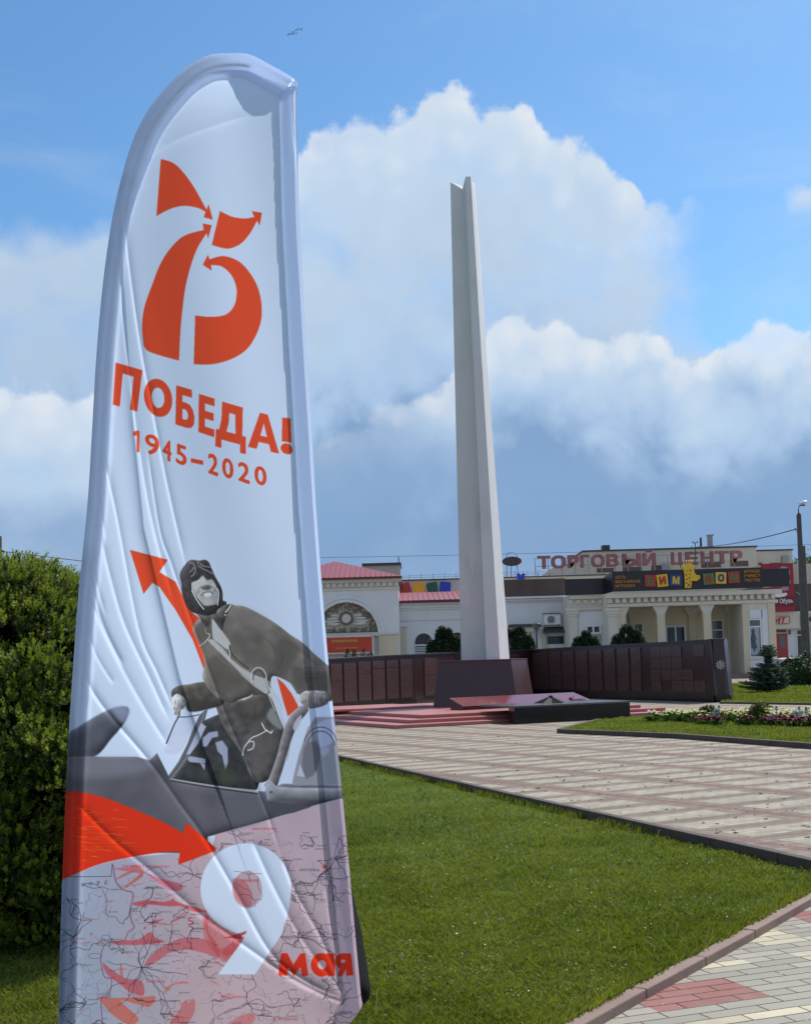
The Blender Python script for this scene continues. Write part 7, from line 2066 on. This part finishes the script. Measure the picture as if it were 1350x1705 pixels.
def cloth_mesh(name, keep, extra, m, parent=None, thick=0.0012):
    P = cloth_points(extra).reshape(-1, 3).astype(np.float32)
    ids = np.arange(NV*NU).reshape(NV, NU)
    F = np.stack([ids[:-1,:-1], ids[:-1,1:], ids[1:,1:], ids[1:,:-1]], -1)
    if keep is not None: F = F[keep[:-1,:-1]]
    F = F.reshape(-1, 4); used_, inv = np.unique(F, return_inverse=True)
    o = fast_mesh(name, P[used_], inv.reshape(F.shape), m, parent, smooth=True)
    uvl = o.data.uv_layers.new(name='UVMap')
    U = np.stack([(PXG[...,0]-TX0)*TS/TWd, 1-(PXG[...,1]-TY0)*TS/THt], -1).reshape(-1, 2)[used_]
    li = np.empty(len(o.data.loops), np.int32); o.data.loops.foreach_get('vertex_index', li)
    uvl.data.foreach_set('uv', U[li].astype(np.float32).ravel())
    return o
flag = empty('feather_flag', (-.84, 3.1, Z_PATH), 0, 'tall white feather flag with a red 75 emblem, a pilot and a map', 'flag')
pan = cloth_mesh('printed_panel', None, 0.0, M['flag_print'])
hem_keep = ((dR < 29) & (sf > .05)) | ((dL > 2*SW-2) & (dL < 2*SW-2+16*np.clip((sf-.80)/.10, 0, 1)) & (sf > .80))
hem = cloth_mesh('hem', hem_keep, .005, M['flag_cloth'])
# the back of the pole pocket and the bent pole inside it
iv = np.linspace(0, NV-1, 260).astype(int)
def first_at(lim): k = dL >= lim; return np.where(k.any(1), k.argmax(1), dL.argmax(1))
iu = first_at(SW); iu2 = first_at(2*SW)
cen = [cloth_points(.0)[i, min(iu[i], NU-1)] for i in iv if i < NV*.97]
P0 = cloth_points(.0); vd = np.array(EYEP)
pole_pts = []
for i in iv[:int(len(iv)*.965)]:
    j = int(iu[i]); p = P0[i, j]; d = (p-vd)/np.linalg.norm(p-vd); pole_pts.append(p+d*.0195)
pole_pts = [np.array((pole_pts[0][0]-.012, pole_pts[0][1]-.0, Z_PATH+.02))]+pole_pts
pol = MB().tube([tuple(p) for p in pole_pts], [.009]*(len(pole_pts)//2)+[.006]*(len(pole_pts)-len(pole_pts)//2), 8).build('flag_pole', M['metal_dark'], smooth=True)
pk_ = MB(); seg = 10; vs = []
for i in np.linspace(0, NV-1, 200).astype(int):
    a = P0[i, 0]; b = P0[i, int(iu2[i])]; c_ = (a+b)/2; d = (c_-vd)/np.linalg.norm(c_-vd); r_ = np.linalg.norm(b-a)/2
    for k in range(seg+1):
        w = math.pi*k/seg; vs.append(tuple(c_+(a-b)/2*math.cos(w)+d*r_*.62*math.sin(w)))
pk_.add(vs, [(i*(seg+1)+k, i*(seg+1)+k+1, (i+1)*(seg+1)+k+1, (i+1)*(seg+1)+k) for i in range(199) for k in range(seg)])
poc = pk_.build('pole_pocket', M['flag_cloth'], smooth=True, fix=False)
foot_ = MB().lathe([(.012,0),(.03,.01),(.028,.05),(.016,.09)], (pole_pts[0][0], pole_pts[0][1], Z_PATH), 10).build('pole_foot', M['metal_dark'])
adopt(flag, pan, hem, poc, pol, foot_)

# 3. the person standing behind the flag, one hand on its lower corner, the other on the pole
def flag_bearer():
    r = empty('person', (-.545, 3.62, Z_PATH), 0, 'person in a black jacket hidden behind the flag, hand gripping its lower corner', 'person')
    X, Y0, Zb = -.545, 3.62, Z_PATH
    hand = P0[2, NU-1]+np.array((.012, .035, .022))
    hx, hy, hz = hand
    wr_ = (hx-.008, hy+.085, hz+.050); el_ = (-.232, 3.60, .99); shl = (X+.19, Y0, 1.22)
    el2 = (X-.33, Y0-.02, .98); wr2_ = (pole_pts[37][0]+.115, pole_pts[37][1]+.15, pole_pts[37][2]+.02)
    def J(pts, k=1.0): return [(p[0],p[1],p[2],*(q*k for q in p[3:])) for p in pts]
    body = [(X,Y0,.80,.14,.10),(X,Y0,1.02,.14,.09),(X,Y0,1.20,.15,.09),(X,Y0,1.31,.06,.06),(X,Y0-.01,1.37,.055,.06),(X,Y0-.015,1.455,.078,.092),(X,Y0-.01,1.52,.060,.075),
            (*shl,.055),(*el_,.042),(*wr_,.030),(X-.19,Y0,1.22,.055),(*el2,.042),(*wr2_,.030),
            (X+.09,Y0,.72,.09),(X+.10,Y0-.02,.34,.058),(X+.10,Y0+.02,Zb+.09,.042),(X+.11,Y0-.13,Zb+.035,.032),
            (X-.09,Y0,.72,.09),(X-.10,Y0-.02,.34,.058),(X-.10,Y0+.02,Zb+.09,.042),(X-.11,Y0-.13,Zb+.035,.032)]
    E = [(0,1),(1,2),(2,3),(3,4),(4,5),(5,6),(2,7),(7,8),(8,9),(2,10),(10,11),(11,12),(0,13),(13,14),(14,15),(15,16),(0,17),(17,18),(18,19),(19,20)]
    # palms and fingers grow out of the wrists
    def hand_chain(w, tip_dir, side_dir, curl, ln=.085):
        w = Vector(w); t = Vector(tip_dir).normalized(); s = Vector(side_dir).normalized(); c = Vector(curl).normalized()
        i0 = len(body); iw = [k for k, q in enumerate(body) if Vector(q[:3]) == w][0] if any(Vector(q[:3]) == w for q in body) else None
        pm = w+t*.05; body.append((*pm,.026,.016)); E.append((iw, i0))
        for k, (o_s, l) in enumerate(((-.030,.85),(-.010,1.0),(.010,.95),(.029,.78))):
            p1 = pm+t*.035+s*o_s; p2 = p1+(t*.8+c*.5).normalized()*.032*l; p3 = p2+(t*.2+c).normalized()*.026*l; p4 = p3+(c-t*.5).normalized()*.018*l
            n = len(body); body.extend([(*p1,.0095),(*p2,.0088),(*p3,.0082),(*p4,.0068)]); E.extend([(i0,n),(n,n+1),(n+1,n+2),(n+2,n+3)])
        p1 = pm-s*.030-t*.005; p2 = p1-s*.022+t*.022+c*.012; p3 = p2+t*.022+c*.020; n = len(body)
        body.extend([(*p1,.011),(*p2,.0098),(*p3,.0080)]); E.extend([(i0,n),(n,n+1),(n+1,n+2)])
    d = Vector(hand)-Vector(wr_)
    hand_chain(wr_, (-.10,-.60,-.75), (.2,-.7,.55), (-.9,-.35,-.1))
    hand_chain(wr2_, (-.75,-.5,-.05), (0,.15,1), (-.2,-.9,0))
    b = skin_body('body', body, E, [M['skin']], sub=2)
    jk = [(X,Y0,.78,.165,.12),(X,Y0,1.02,.165,.115),(X,Y0,1.20,.17,.11),(X,Y0,1.29,.085,.08),(*shl,.075),(*(Vector(shl).lerp(Vector(el_),.5)),.066),(*el_,.058),(*(Vector(el_).lerp(Vector(wr_),.55)),.054),(*(Vector(el_).lerp(Vector(wr_),1.2)),.036),
          (X-.19,Y0,1.22,.075),(*el2,.060),(*(Vector(el2).lerp(Vector(wr2_),.93)),.043)]
    j = skin_body('jacket', jk, [(0,1),(1,2),(2,3),(2,4),(4,5),(5,6),(6,7),(7,8),(2,9),(9,10),(10,11)], [M['black_cloth']], sub=2)
    tr = skin_body('trousers', [(X,Y0,.80,.15,.11),(X+.09,Y0,.70,.105),(X+.10,Y0-.02,.34,.078),(X+.10,Y0+.01,Zb+.10,.066),(X-.09,Y0,.70,.105),(X-.10,Y0-.02,.34,.078),(X-.10,Y0+.01,Zb+.10,.066)], [(0,1),(1,2),(2,3),(0,4),(4,5),(5,6)], [M['dark_trousers']], sub=2)
    hr = blob('hair', (X,Y0+.012,1.475), (.088,.102,.085), M['hair'], None, 16, 10, .03, 3)
    sh = []
    for s in (-1, 1): sh.append(blob('shoe', (X+s*.105,Y0-.06,Zb+.045), (.05,.14,.045), M['rubber'], None, 14, 8, .02, 5))
    adopt(r, b, j, tr, hr, *sh)
flag_bearer()
